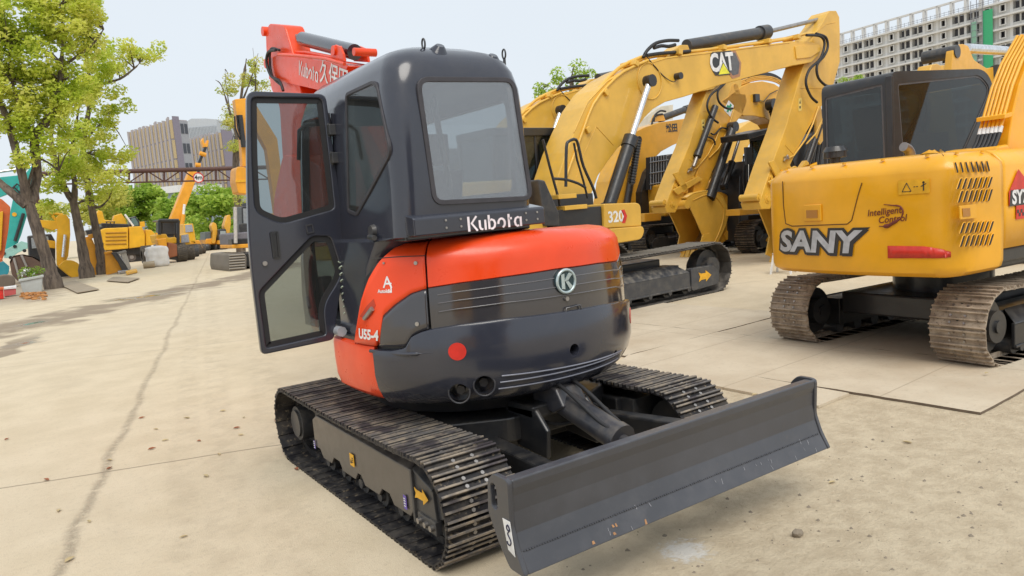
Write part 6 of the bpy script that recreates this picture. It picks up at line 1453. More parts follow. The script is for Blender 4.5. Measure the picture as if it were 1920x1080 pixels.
tree('tree', 'treetop showing over the hindmost yellow boom', (1060, 440),
     [([(1060, 440), (1062, 300), (1070, 180), (1074, 130)], [.3, .2, .1, .03]), ([(1068, 190), (1095, 150), (1105, 125)], [.05, .03, .01]), ([(1066, 200), (1040, 170), (1028, 160)], [.05, .03, .01])],
     [(1065, 140, 20, 14), (1032, 170, 20, 14), (1085, 150, 16, 14), (1060, 175, 26, 14)], LF2, .15, .5)
tree('tree', 'small green treetop between the tall stick and the black cab', (1600, 360),
     [([(1600, 360), (1600, 250), (1598, 165)], [.2, .15, .06])], [(1592, 152, 14, 8), (1610, 150, 10, 7), (1598, 165, 18, 10)], LF2, .15, .8)

# ================================================================ buildings
def building_far():
    GR = plain('panel_grey', (.40, .37, .38), .7); YE = plain('fin_ochre', (.46, .36, .20), .7); DKW = plain('window_dark', (.06, .065, .08), .25); PU = plain('panel_mauve', (.22, .20, .25), .7); SL = plain('panel_slate', (.30, .31, .34), .6)
    def facade(name_lab, pl, pr_, dl, dr, ncol, nrow, rightw, Htop, seed):
        """pl, pr_: px of the left and right end of the fins facade, at depths dl, dr"""
        random.seed(seed)
        def gp(px, d):
            r_ = ray(px+24, 436); r_ = r_/r_.dot(FW); p = CAMP+r_*d; return V(p.x, p.y, 0)
        a = gp(pl, dl); b = gp(pr_, dr); T = thing('office_building', name_lab, 'building', loc=a); A = V(0, 0, 0); B = b-a; e = (B-A).normalized(); n_ = V(e.y, -e.x, 0)
        if n_.dot(CAMP-a) < 0: n_ = -n_
        L = (B-A).length
        c = gp(rightw[0], rightw[1])-a; dn = c-B; inn_ = dn.normalized()
        if n_.dot(dn) > 0: n_ = -n_
        k = MB(); k.prism([A, B, B+dn, A+dn], V(0, 0, Htop)); k.build('wall', GR, T)
        cw = L/ncol; rh = Htop/nrow; wi = MB(); fi = MB(); sp = MB(); cnt = 0
        for i in range(ncol):
            for j in range(nrow):
                x0 = i*cw+cw*(.50 if (i+j) % 2 else .56); p = e*x0+V(0, 0, j*rh+rh*.12)+n_*.02
                q = MB(); q.prism([p, p+e*cw*.26, p+e*cw*.26+V(0, 0, rh*.76), p+V(0, 0, rh*.76)], n_*.12); w_ = q.build('window', DKW, T)
                p = e*(x0+cw*.27)+V(0, 0, j*rh+rh*.04)+n_*.02
                fi.prism([p, p+e*cw*.22, p+e*cw*.22+V(0, 0, rh*.92), p+V(0, 0, rh*.92)], n_*.6)
            sp.prism([e*(i*cw)+n_*.02, e*(i*cw+cw*.42)+n_*.02, e*(i*cw+cw*.42)+V(0, 0, Htop+random.uniform(-.1, .8))+n_*.02, e*(i*cw)+V(0, 0, Htop+.3)+n_*.02], n_*.5)
        fi.build('ochre_fins', YE, T); sp.build('grey_fins', GR, T)
        # end wall turned to the right
        c = gp(rightw[0], rightw[1])-a; u = (c-B).normalized(); m_ = V(u.y, -u.x, 0)
        if m_.dot(CAMP-b) < 0: m_ = -m_
        k = MB(); k.prism([B+m_*.02, B+(c-B)*.42+m_*.02, B+(c-B)*.42+m_*.3, B+m_*.3], V(0, 0, Htop+.8)); k.build('end_wall', PU, T)
        k = MB(); k.prism([B+(c-B)*.43+m_*.02, c+m_*.02, c+m_*.2, B+(c-B)*.43+m_*.2], V(0, 0, Htop-.3)); k.build('end_wall', SL, T)
        Lw = (c-B).length*.58
        for j in range(nrow):
            for s_ in range(2):
                p = B+(c-B)*(.48+.26*s_)+V(0, 0, j*rh+rh*.3)+m_*.21; q = MB(); q.prism([p, p+u*Lw*.34, p+u*Lw*.34+V(0, 0, rh*.5), p+V(0, 0, rh*.5)], m_*.08); q.build('window', DKW, T)
        return T
    facade('large office block with grey and ochre vertical fins, left of the second block', 243, 326, 219, 200, 11, 6, (353, 204), 31.4, 3)
    facade('smaller grey and ochre finned block to the right of the larger one', 356, 413, 247, 234, 8, 6, (459, 241), 31.3, 5)
    # corrugated grey hall between and a white podium
    def gp(px, d): r_ = ray(px, 436); r_ = r_/r_.dot(FW); p = CAMP+r_*d; return V(p.x, p.y, 0)
    a = gp(352, 262); b = gp(432, 262); T = thing('sheet_metal_hall', 'pale corrugated block rising behind the two finned office blocks', 'building', loc=a); B = b-a; e = B.normalized(); n_ = V(e.y, -e.x, 0)
    hp = lambda py, d=262, px=390: (343.45-.0789*(px-960)+40.5-py)*d/FPX+1.67
    k = MB(); pts = [V(0, 0, 0), B, B+V(0, 0, hp(229)), B*.75+V(0, 0, hp(226)), B*.42+V(0, 0, hp(224)), B*.10+V(0, 0, hp(236)), V(0, 0, hp(240))]; k.prism(pts, V(-n_.x, -n_.y, 0)*20 if n_.dot(CAMP-a) > 0 else n_*20); k.build('wall', plain('pale_sheet', (.46, .49, .52), .5), T)
    r_ = MB(); nn = n_ if n_.dot(CAMP-a) > 0 else -n_
    for i in range(30): p = B*(i/30)+nn*.05; r_.prism([p, p+e*.25, p+e*.25+V(0, 0, hp(240)), p+V(0, 0, hp(240))], nn*.2)
    r_.build('ribs', plain('pale_sheet2', (.40, .43, .46), .5), T)
    a = gp(215, 175); b = gp(348, 165); T = thing('low_building', 'low white roofed building under the gantry, behind the green trees', 'building', loc=a); B = b-a; e = B.normalized(); nn = V(e.y, -e.x, 0); nn = nn if nn.dot(CAMP-a) > 0 else -nn
    k = MB(); k.prism([V(0, 0, 0), B, B-nn*12, -nn*12], V(0, 0, 10.4)); k.build('wall', plain('bluish_wall', (.22, .27, .31), .5), T)
    k = MB(); k.prism([V(0, 0, 10.4)+nn*.5, B+V(0, 0, 10.4)+nn*.5, B+V(0, 0, 10.4)-nn*12, V(0, 0, 10.4)-nn*12], V(0, 0, 1.5)); k.build('roof', plain('white_roof', (.66, .67, .68), .6), T)
    for i in range(8): p = B*((i+.3)/8)+V(0, 0, 5.5)+nn*.02; q = MB(); q.prism([p, p+e*1.2, p+e*1.2+V(0, 0, 2), p+V(0, 0, 2)], nn*.06); q.build('window', plain('pane_pale', (.45, .5, .52), .2), T)
building_far()
def unfinished_block():
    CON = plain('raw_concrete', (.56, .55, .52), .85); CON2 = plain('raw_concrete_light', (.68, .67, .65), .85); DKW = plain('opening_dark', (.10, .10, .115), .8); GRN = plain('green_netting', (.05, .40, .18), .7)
    def gp(px, d): r_ = ray(px, 300); r_ = r_/r_.dot(FW); p = CAMP+r_*d; return V(p.x, p.y, 0)
    a = gp(1545, 225); b = gp(1960, 171); T = thing('unfinished_building', 'long unfinished concrete block with empty window openings and green netting, above the black cab', 'building', loc=a); T['label'] = 'long unfinished concrete block with green netting, rising above the black cab'
    B = b-a; L = B.length; e = B.normalized(); n_ = V(e.y, -e.x, 0); n_ = n_ if n_.dot(CAMP-a) > 0 else -n_
    H = 40.5; nf = 13; fh = 3.05; nb = 17; bw = L/nb
    Hh = nf*fh
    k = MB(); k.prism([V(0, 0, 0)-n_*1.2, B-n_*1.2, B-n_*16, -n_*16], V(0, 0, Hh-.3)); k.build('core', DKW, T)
    sl = MB()
    for j in range(nf+1): sl.prism([n_*.9+V(0, 0, j*fh-.25), B+n_*.9+V(0, 0, j*fh-.25), B-n_*1.3+V(0, 0, j*fh-.25), -n_*1.3+V(0, 0, j*fh-.25)], V(0, 0, .42))
    sl.build('floor_slabs', CON2, T)
    co = MB()
    for i in range(nb+1): p = e*(i*bw-.3); co.prism([p, p+e*.6, p+e*.6-n_*1.2, p-n_*1.2], V(0, 0, Hh+3.4))
    co.build('columns', CON2, T)
    wl = MB(); cnt = 0; random.seed(11)
    for i in range(nb):
        kind = i % 4
        for j in range(4, nf):
            z = j*fh+.17; x0 = i*bw+.3; x1 = (i+1)*bw-.3
            if kind in (1, 2):       # wall with a framed window
                ww = (x1-x0)*.40; xa = x0+(x1-x0)*.30
                for (s_, t_, z0, z1) in ((x0, xa, 0, fh-.42), (xa+ww, x1, 0, fh-.42), (xa, xa+ww, 0, .8), (xa, xa+ww, 2.3, fh-.42)): wl.prism([e*s_+V(0, 0, z+z0), e*t_+V(0, 0, z+z0), e*t_+V(0, 0, z+z1), e*s_+V(0, 0, z+z1)], -n_*.25)
                if cnt < 96:
                    q = MB(); O = [e*s_+V(0, 0, z+z_)+n_*.02 for s_, z_ in ((xa-.15, .65), (xa+ww+.15, .65), (xa+ww+.15, 2.45), (xa-.15, 2.45))]; I = [e*s_+V(0, 0, z+z_)+n_*.02 for s_, z_ in ((xa+.1, .85), (xa+ww-.1, .85), (xa+ww-.1, 2.25), (xa+.1, 2.25))]
                    q.ring(O, I, n_*.35); q.build('window', CON2, T); cnt += 1
            else:
                wl.prism([e*x0+V(0, 0, z), e*x1+V(0, 0, z), e*x1+V(0, 0, z+.75), e*x0+V(0, 0, z+.75)], -n_*.2)
                p = e*((x0+x1)/2); wl.prism([p+V(0, 0, z), p+e*.3+V(0, 0, z), p+e*.3+V(0, 0, z+fh-.4), p+V(0, 0, z+fh-.4)], -n_*.3)
    wl.build('infill_walls', CON, T)
    # roof frame, rails
    rf = MB(); rf.prism([V(0, 0, Hh+3.1), B+V(0, 0, Hh+3.1), B-n_*.6+V(0, 0, Hh+3.1), -n_*.6+V(0, 0, Hh+3.1)], V(0, 0, .45)); rf.build('roof_beam', CON2, T)
    sc_ = MB()
    for i in range(nb*3): p = e*(i*bw/3)+n_*.8; sc_.prism([p+V(0, 0, Hh-.1), p+e*.07+V(0, 0, Hh-.1), p+e*.07+V(0, 0, Hh+1.3), p+V(0, 0, Hh+1.3)], n_*.07)
    for zz in (.5, 1.0): sc_.prism([V(0, 0, Hh+zz)+n_*.8, B+V(0, 0, Hh+zz)+n_*.8, B+V(0, 0, Hh+zz+.07)+n_*.8, V(0, 0, Hh+zz+.07)+n_*.8], n_*.06)
    sc_.build('scaffold_rails', plain('scaffold_grey', (.30, .30, .32), .5, .5), T)
    # stair shaft with netting
    def xat(px): # parameter along facade for a pixel column
        best = min((abs(px_of(a+e*s_)-px), s_) for s_ in [L*i/400 for i in range(401)]); return best[1]
    def px_of(p): d = p+V(0, 0, 30)-CAMP; return 960+FPX*d.dot(RT)/d.dot(FW)
    x0, x1 = xat(1826), xat(1867); nt_ = MB()
    nt_.prism([e*xat(1848)+n_*1.0, e*x1+n_*1.0, e*x1+n_*1.0+V(0, 0, Hh-1), e*xat(1848)+n_*1.0+V(0, 0, Hh-1)], n_*.08); nt_.build('green_netting', GRN, T)
    lt = MB()
    for s_ in (x0, (x0+xat(1848))/2, xat(1848)): lt.prism([e*s_+n_*1.2, e*s_+e*.12+n_*1.2, e*s_+e*.12+n_*1.2+V(0, 0, Hh+2), e*s_+n_*1.2+V(0, 0, Hh+2)], n_*.12)
    for j in range(30): z = j*1.5; lt.prism([e*x0+n_*1.2+V(0, 0, z), e*xat(1848)+n_*1.2+V(0, 0, z), e*xat(1848)+n_*1.2+V(0, 0, z+.12), e*x0+n_*1.2+V(0, 0, z+.12)], n_*.1)
    lt.build('scaffold_tower', MT['scaffold_grey'], T)
    g2 = MB(); g2.prism([e*x0+n_*.95+V(0, 0, 14), e*(x0+(xat(1848)-x0)*.5)+n_*.95+V(0, 0, 14), e*(x0+(xat(1848)-x0)*.5)+n_*.95+V(0, 0, Hh-3), e*x0+n_*.95+V(0, 0, Hh-3)], n_*.05); g2.build('green_netting', plain('thin_green_netting', (.28, .52, .38), .7), T)
unfinished_block()
def right_wall():
    def gp(px, d): r_ = ray(px, 300); r_ = r_/r_.dot(FW); p = CAMP+r_*d; return V(p.x, p.y, 0)
    a = gp(1180, 60); b = gp(1560, 60); T = thing('boundary_wall', 'pale boundary wall glimpsed between the yellow booms', 'wall', loc=a); B = b-a; k = MB(); k.prism([V(0, 0, 0), B, B+V(.2, .3, 0), V(.2, .3, 0)], V(0, 0, 3.4)); k.build('wall', plain('pale_wall', (.5, .5, .48), .8), T)
right_wall()

# ================================================================ the left side of the yard
def gantry():
    Yg = 52.0; fr = Frame(0, Yg, 0); T = thing('gantry', 'rusty lattice gantry spanning the yard with a round height sign', 'gantry', fr); RU = paint('rusty_steel', (.085, .035, .028), .7, 0, .3)
    T['label'] = 'dark rusty lattice gantry spanning the yard before the office blocks'
    L = lambda x: fr.lat(x, 322-(x-212)*.0285, 0); B = lambda x: fr.lat(x, 343-(x-205)*.024, 0)
    k = MB(); k.cyl(L(60), L(520), .15, n=12); k.build('top_pipe', RU, T)
    k = MB(); k.cyl(B(60), B(520), .055, n=8); k.build('bottom_bar', RU, T)
    xs = [70, 106, 140, 174, 208, 242, 275, 308, 341, 372, 405, 436, 470, 505]; k = MB()
    for i, x in enumerate(xs):
        k.cyl(L(x), B(x), .07, n=6)
        if i+1 < len(xs): 
            a, b = (B(x), L(xs[i+1])) if i % 2 else (L(x), B(xs[i+1])); k.cyl(a, b, .045, n=6)
    k.build('lattice', RU, T)
    for x in (62, 518): p = L(x); q = V(p.x, 0, 0); k = MB(); k.cyl(q, V(p.x, 0, p.z), .16, n=12); k.build('post', RU, T)
    c = fr.lat(372, 333, -.25); S = MB(); S.mat(0).cyl(c+V(0, .04, 0), c, .36, n=28); S.mat(1).tube([c+V(.33*math.cos(a), 0, .33*math.sin(a)) for a in [2*math.pi*i/28 for i in range(29)]], .035, 6); S.mat(2); text(S, '4m', .42, on(c+V(-.0, -.01, 0), (1, 0, 0), (0, 0, 1)), bold=.012)
    tag(S.build('height_sign', [WHITE, RED, BLK]), 'round white height limit sign hanging on the dark gantry', 'sign').location = fr.o
gantry()

YEL = CATY2; YEL2 = paint('golden_yellow', (.78, .42, .015), .45, .1, .15); TEAL = paint('teal_paint', (.03, .40, .36), .45, .2, .25); ORR = paint('faded_orange', (.62, .13, .03), .5, .1, .3); ORY = paint('crane_orange', (.80, .35, .018), .45, .1, .2)
def traced(T, fr, name, pts, lat, th, mat, bevel=.01, r=0, par=None):
    P = fr.lats(pts, lat); P = rpoly(P, r) if r else P; k = MB(); k.prism(P, V(0, th, 0)); return k.build(name, mat, par or T, bevel=bevel)
def bars(T, fr, name, segs, lat, r, mat, par=None):
    o = None
    for q in segs: k = MB(); k.tube(fr.lats(q, lat), r, 7); o = k.build(name, mat, par or T)
    return o
def teal():
    b = W.z(40, 512, 0); fr = Frame(b.x, b.y, 0)
    T = thing('excavator', 'teal excavator at the left edge, its arm reaching down behind the brown bucket', 'excavator', fr)
    traced(T, fr, 'stick', [(61, 309), (62, 345), (52, 400), (40, 440), (28, 470), (12, 482), (4, 462), (14, 420), (24, 375), (44, 330)], 0, .5, TEAL, .02)
    traced(T, fr, 'boom', [(-40, 345), (0, 332), (40, 328), (52, 342), (46, 362), (20, 362), (-40, 385)], .1, .5, TEAL, .02)
    bars(T, fr, 'cylinder', [[(-40, 326), (0, 322), (58, 314)]], .2, .09, CHROME); bars(T, fr, 'hose', [[(20, 355), (32, 345), (42, 352), (30, 372)], [(14, 358), (28, 352), (38, 362)]], -.05, .05, RUBBER); bars(T, fr, 'bucket_cylinder', [[(44, 400), (28, 452)]], -.1, .09, BLK)
    traced(T, fr, 'bucket_link', [(6, 470), (26, 460), (40, 452), (54, 456), (52, 466), (34, 474), (20, 484), (8, 484)], -.15, .4, paint('pale_teal', (.30, .55, .50), .5, .1, .3), .02)
    k = MB()
    for (x, y) in ((28, 462), (46, 470), (7, 475), (20, 483)): c = fr.lat(x, y, -.2); k.cyl(c, c+V(0, .1, 0), .10, n=12)
    k.build('pivot_pin', BLK, T)
    k = MB(); c = fr.lat(27, 402, -.02); k.cyl(c, c+V(0, -.02, 0), .12, n=12); k.build('round_decal', DECY, T)
    traced(T, fr, 'body', [(-60, 420), (-10, 410), (-5, 500), (-60, 505)], 2.5, 2, BLK, .05)
    RB = paint('rusty_bucket_brown', (.13, .075, .055), .65, .1, .4); b2 = W.z(55, 530, 0); f2 = Frame(b2.x, b2.y, 0)
    T2 = thing('bucket', 'dark brown excavator bucket lying beside the leaning tree', 'bucket', f2)
    P = [(18, 492), (24, 480), (44, 477), (62, 481), (78, 490), (85, 503), (84, 516), (72, 520), (52, 528), (34, 528), (22, 515)]
    k = MB(); q = rpoly(f2.lats(P, 0), .08); k.prism(q, V(0, .06, 0)); k.prism([p+V(0, 1.2, 0) for p in q], V(0, .06, 0)); k.build('side_plate', RB, T2)
    k = MB(); cu = f2.lats(P[:8], 0); k.grid([cu, [p+V(0, 1.25, 0) for p in cu]], True); k.build('shell', RB, T2, solid=.05)
    bars(T2, f2, 'rib', [[(40, 478), (50, 500)], [(26, 484), (36, 520)]], -.04, .05, paint('worn_edge', (.35, .32, .3), .6))
    b3 = W.z(0, 528, 0); f3 = Frame(b3.x, b3.y, 0); T3 = thing('excavator', 'faded orange excavator cut by the left edge above the teal bucket', 'excavator', f3)
    traced(T3, f3, 'boom', [(-60, 375), (2, 372), (20, 388), (16, 430), (8, 478), (-2, 500), (-60, 500)], 1.2, .6, ORR, .03, .1); traced(T3, f3, 'cylinder', [(-4, 398), (6, 396), (2, 470), (-8, 470)], 1.0, .2, DECY, .02)
    traced(T3, f3, 'track_frame', [(-60, 485), (4, 484), (8, 500), (0, 515), (-60, 515)], .8, .6, ORR, .05)
    f4 = f3; T4 = thing('bucket', 'small teal and blue bucket at the very left edge', 'bucket', f4); traced(T4, f4, 'side_plate', [(-14, 496), (6, 490), (18, 500), (16, 514), (0, 520), (-14, 520)], .3, .06, paint('blue_teal', (.02, .28, .36), .5), .01, .1); traced(T4, f4, 'shell', [(-14, 496), (6, 490), (18, 500), (14, 504), (4, 496), (-14, 502)], .36, .8, MT['blue_teal'], .01)
    T5 = thing('metal_tub', 'rusty grey steel tub with rounded end at the left edge', 'tub', W and Frame(W.z(14, 540, 0).x, W.z(14, 540, 0).y, 0)); f5 = Frame(W.z(14, 540, 0).x, W.z(14, 540, 0).y, 0); traced(T5, f5, 'tub_side', [(-20, 520), (10, 515), (26, 518), (30, 530), (24, 540), (-20, 542)], 0, .8, paint('rusty_grey', (.17, .13, .10), .7, 0, .5), .04, .1)
teal()
def planters():
    b = W.z(60, 549, 0); fr = Frame(b.x, b.y, 0); T = thing('planter', 'pale weathered trough planter with a few white flowers by the leaning tree', 'planter', fr); PM = paint('weathered_plastic', (.45, .47, .45), .7, 0, .5)
    k = MB(); P = fr.lats([(37, 527), (80, 518), (79, 548), (44, 552)], 0); k.prism(P, V(0, .45, 0)); k.build('trough', PM, T, bevel=.03)
    k = MB(); k.prism([p+V(0, -.04, 0) for p in fr.lats([(35, 524), (82, 515), (82, 520), (35, 529)], 0)], V(0, .53, 0)); k.build('rim', PM, T, bevel=.02)
    lf = MB(); random.seed(4)
    for x in range(40, 78, 3): leaves(lf, fr.lat(x, 521-(x-40)*.15-random.uniform(2, 12), .2), (.16, .16, .16), 40, .07)
    lf.build('foliage', LF2, T, fix=False)
    fl = MB()
    for _ in range(26): leaves(fl, fr.lat(random.uniform(40, 66), random.uniform(503, 520), .1), (.05, .05, .05), 3, .08)
    fl.build('flowers', WHITE, T, fix=False)
    b = W.z(22, 556, 0); fr = Frame(b.x, b.y, 0); T = thing('box', 'low red and white box lying at the left edge before the planter', 'box', fr)
    traced(T, fr, 'box_side', [(7, 541), (30, 538), (30, 552), (8, 556)], 0, .5, paint('pink_red_box', (.55, .10, .10), .6), .01); traced(T, fr, 'lid', [(7, 539), (31, 536), (31, 541), (7, 543)], -.03, .56, WHITE, .01)
    b = W.z(-2, 562, 0); fr = Frame(b.x, b.y, 0); T = thing('box', 'bright red crate corner at the extreme left edge', 'box', fr); traced(T, fr, 'box_side', [(-30, 544), (6, 542), (7, 560), (-30, 564)], 0, .5, RED, .01)
    traced(T, fr, 'lid', [(-30, 541), (7, 539), (7, 543), (-30, 545)], -.03, .56, ORR, .01)
    b = W.z(60, 562, 0); o = MB(); random.seed(9); C1 = paint('orange_debris', (.48, .20, .05), .8)
    for _ in range(60): c = W.z(random.uniform(40, 86), random.uniform(548, 561), random.uniform(.02, .12)); o.box(c, (random.uniform(.05, .2), random.uniform(.03, .1), random.uniform(.02, .06)), Matrix.Rotation(random.uniform(0, 3), 3, 'Z') @ Matrix.Rotation(random.uniform(-.6, .6), 3, 'X'))
    tag(o.build('debris', C1), 'heap of orange brown scraps at the foot of the leaning tree', kind='stuff')
    o = MB(); P = [W.z(x, y, .03) for x, y in ((112, 534), (140, 527), (186, 543), (145, 550))]; o.prism(P, V(0, 0, .03)); tag(o.build('slab', paint('slab_mud', (.32, .26, .19), .9, 0, .4), bevel=.02), 'flat grey brown slab on the earth between the trees and the puddle', 'slab')
    o = MB(); P = [W.z(x, y, .03) for x, y in ((200, 527), (212, 520), (262, 522), (240, 530))]; o.prism(P, V(0, 0, .03)); tag(o.build('slab', MT['slab_mud'], bevel=.02), 'thin slab lying right of the roadside trees', 'slab')
planters()
def digger_left():
    b = W.z(130, 520, 0); fr = Frame(b.x, b.y, 0)
    T = thing('excavator', 'small yellow excavator between the first two trees, its bucket resting down', 'excavator', fr)
    traced(T, fr, 'stick', [(105, 408), (112, 402), (124, 402), (131, 412), (132, 440), (128, 480), (120, 498), (107, 498), (106, 460), (108, 430)], 0, .4, YEL2, .02)
    traced(T, fr, 'boom', [(72, 412), (100, 414), (112, 416), (112, 428), (98, 432), (76, 425), (60, 420), (60, 408)], .05, .4, YEL2, .02)
    traced(T, fr, 'bucket', [(108, 500), (120, 488), (136, 488), (148, 494), (150, 506), (146, 523), (133, 520)], -.3, .9, YEL2, .03, .1)
    bars(T, fr, 'steel_pipe', [[(72, 398), (118, 402)], [(98, 404), (108, 417)]], .1, .06, YEL2); bars(T, fr, 'stick_cylinder', [[(122, 440), (118, 482)]], -.1, .07, CHROME)
    traced(T, fr, 'cab', [(52, 442), (96, 438), (104, 452), (104, 500), (56, 510)], 1.4, 1.6, BLK, .05); traced(T, fr, 'window', [(58, 446), (90, 443), (94, 462), (60, 466)], 1.35, .04, plain('pane_pale2', (.30, .33, .36), .15), 0)
    traced(T, fr, 'lower_body', [(92, 500), (128, 498), (130, 526), (96, 530)], 1.2, 1.4, BLK, .05); traced(T, fr, 'side_cover', [(88, 450), (104, 452), (104, 466), (88, 464)], 1.3, .3, YEL2, .02)
digger_left()
def big_yellow():
    b = W.z(245, 492, 0); fr = Frame(b.x, b.y, 0)
    T = thing('excavator', 'big yellow excavator seen from behind with horizontal grooves in its counterweight', 'excavator', fr)
    cwt = traced(T, fr, 'counterweight', [(188, 432), (196, 428), (240, 426), (241, 466), (192, 470), (187, 466)], 0, 1.6, YEL2, .06, .06)
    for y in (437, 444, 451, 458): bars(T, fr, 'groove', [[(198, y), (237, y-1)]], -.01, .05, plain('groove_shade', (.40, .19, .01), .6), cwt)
    traced(T, fr, 'lamp', [(189, 455), (194, 455), (194, 461), (189, 461)], -.03, .04, BLK, 0, 0, cwt)
    traced(T, fr, 'side_panel', [(242, 425), (266, 424), (272, 440), (272, 462), (242, 466)], .1, 1.6, YEL2, .05)
    traced(T, fr, 'front_panel', [(273, 430), (284, 431), (292, 440), (293, 458), (273, 462)], .3, 1.5, YEL2, .05)
    traced(T, fr, 'mid_panel', [(293, 436), (302, 440), (302, 456), (294, 458)], .4, 1.2, YEL2, .03)
    traced(T, fr, 'deck', [(196, 466), (284, 460), (282, 474), (262, 478), (200, 474)], .4, 1.6, BLK, .05)
    traced(T, fr, 'track', [(228, 472), (268, 470), (276, 482), (270, 494), (228, 494)], .6, .6, BLK, .03, .3)
    k = MB(); c = fr.lat(247, 482, .55); k.cyl(c, c+V(0, .1, 0), .26, n=24); k.build('sprocket', plain('sprocket_grey', (.14, .12, .11), .6), T); k = MB(); c = fr.lat(247, 482, .5); k.cyl(c, c+V(0, .06, 0), .12, n=16); k.build('hub', plain('hub_pale', (.35, .32, .30), .6), T)
    traced(T, fr, 'engine_hood', [(160, 432), (190, 424), (190, 418), (240, 420), (245, 427), (188, 434), (164, 442)], .8, 1.5, BLK, .05)
    traced(T, fr, 'boom_base', [(178, 408), (184, 394), (192, 396), (196, 412), (212, 414), (214, 404), (228, 400), (236, 412), (238, 422), (180, 420)], 1.2, .8, YEL2, .04)
    bars(T, fr, 'cylinder', [[(234, 402), (250, 424)]], 1.0, .07, WHITE); bars(T, fr, 'handrail', [[(x, 428), (x, 416)] for x in (200, 207, 214)]+[[(198, 416), (216, 416)]], .4, .03, BLK)
    traced(T, fr, 'cab', [(243, 408), (254, 405), (262, 416), (264, 426), (244, 426)], 1.2, 1.2, BLK, .05); traced(T, fr, 'pane', [(246, 410), (253, 408), (259, 417), (260, 423), (246, 423)], 1.15, .04, plain('pane_teal', (.12, .2, .2), .15), 0); traced(T, fr, 'bracket', [(262, 416), (271, 415), (272, 425), (262, 426)], 1.2, .5, YEL2, .02)
    # leaning yellow plates and grey blades before it
    b = W.z(180, 517, 0); f2 = Frame(b.x, b.y, 0)
    T = thing('steel_part', 'tall orange yellow steel part leaning behind the two right roadside trees', 'part', f2); traced(T, f2, 'plate', [(160, 445), (170, 442), (178, 460), (188, 500), (190, 518), (172, 520)], 1.0, .4, ORY, .02); traced(T, f2, 'flange', [(166, 440), (174, 438), (176, 446), (168, 449)], .9, .6, ORY, .02)
    b = W.z(215, 514, 0); f2 = Frame(b.x, b.y, 0)
    T = thing('steel_part', 'ochre steel plate leaning just right of the rightmost tree', 'part', f2); traced(T, f2, 'plate', [(197, 474), (209, 472), (220, 490), (230, 508), (200, 516)], .2, .3, ORY, .02); traced(T, f2, 'flange', [(197, 472), (210, 470), (211, 474), (197, 477)], .1, .5, ORY, .02)
    T = thing('dozer_blade', 'dark grey blade leaning against the ochre plate', 'blade', f2); traced(T, f2, 'blade_face', [(209, 474), (219, 473), (242, 506), (230, 508), (222, 492)], -.1, .25, DKG, .02); traced(T, f2, 'edge', [(219, 473), (221, 473), (244, 505), (242, 506)], -.14, .3, plain('grey_edge', (.3, .3, .32), .6), 0)
    T = thing('dozer_blade', 'pale grey blade leaning right of the dark one', 'blade', f2); traced(T, f2, 'blade_face', [(225, 474), (236, 471), (238, 478), (246, 502), (242, 508), (232, 490)], -.15, .2, plain('pale_grey_steel', (.36, .34, .31), .7), .02); traced(T, f2, 'rim', [(222, 473), (236, 469), (238, 473), (224, 477)], -.2, .3, plain('grey_edge2', (.22, .21, .2), .6), .01)
    b = W.z(240, 513, 0); 
    for i, (q, m_, lab) in enumerate(((((218, 509), (236, 506), (240, 511), (222, 514)), SILV, 'bluish plank lying before the leaning blades'), (((236, 513), (256, 508), (258, 511), (238, 516)), DECY, 'yellow painted plank on the ground beside the bluish one'))):
        o = MB(); o.prism([W.z(x, y, .02) for x, y in q], V(0, 0, .12)); tag(o.build('plank', m_, bevel=.02), lab, 'plank')
big_yellow()
def white_bag():
    b = W.z(300, 500, 0); fr = Frame(b.x, b.y, 0); bm = bmesh.new(); bmesh.ops.create_cube(bm, size=1); bmesh.ops.subdivide_edges(bm, edges=bm.edges, cuts=9, use_grid_fill=True)
    random.seed(2); P0 = fr.lat(279, 498, 0); P1 = fr.lat(316, 460, 0); w_ = P1.x-P0.x; h_ = P1.z
    from mathutils import noise as mn
    for v in bm.verts:
        c = v.co; r_ = 1-.22*(abs(c.x)**4+abs(c.y)**4+abs(c.z)**4)*4; c *= r_*1.04; n_ = mn.noise(c*4)*.07; c.x += n_; c.y += mn.noise(c*5+V(3, 1, 0))*.07; c.z += mn.noise(c*3+V(9, 1, 0))*.05
    for v in bm.verts: v.co = V((P0.x+P1.x)/2+v.co.x*w_, w_*.5+v.co.y*w_, max(0, h_*(v.co.z+.5)))
    me = bpy.data.meshes.new('bulk_bag'); bm.to_mesh(me); bm.free(); me.materials.append(paint('woven_white', (.70, .70, .70), .75, 0, .35, (.62, .48, .42)))
    for p in me.polygons: p.use_smooth = True
    o = bpy.data.objects.new('bulk_bag', me); COL.objects.link(o); o.location = fr.o; tag(o, 'white woven bulk bag standing by the yard road before the wheel loaders', 'bag')
    T = thing('bucket', 'small tan steel tub lying beside the white bulk bag', 'bucket', Frame(W.z(285, 502, 0).x, W.z(285, 502, 0).y, 0)); k = MB(); k.cyl((-.4, -.2, .18), (.1, -.3, .18), .17, n=16); k.build('drum', paint('tan_steel', (.36, .29, .2), .7), T)
white_bag()
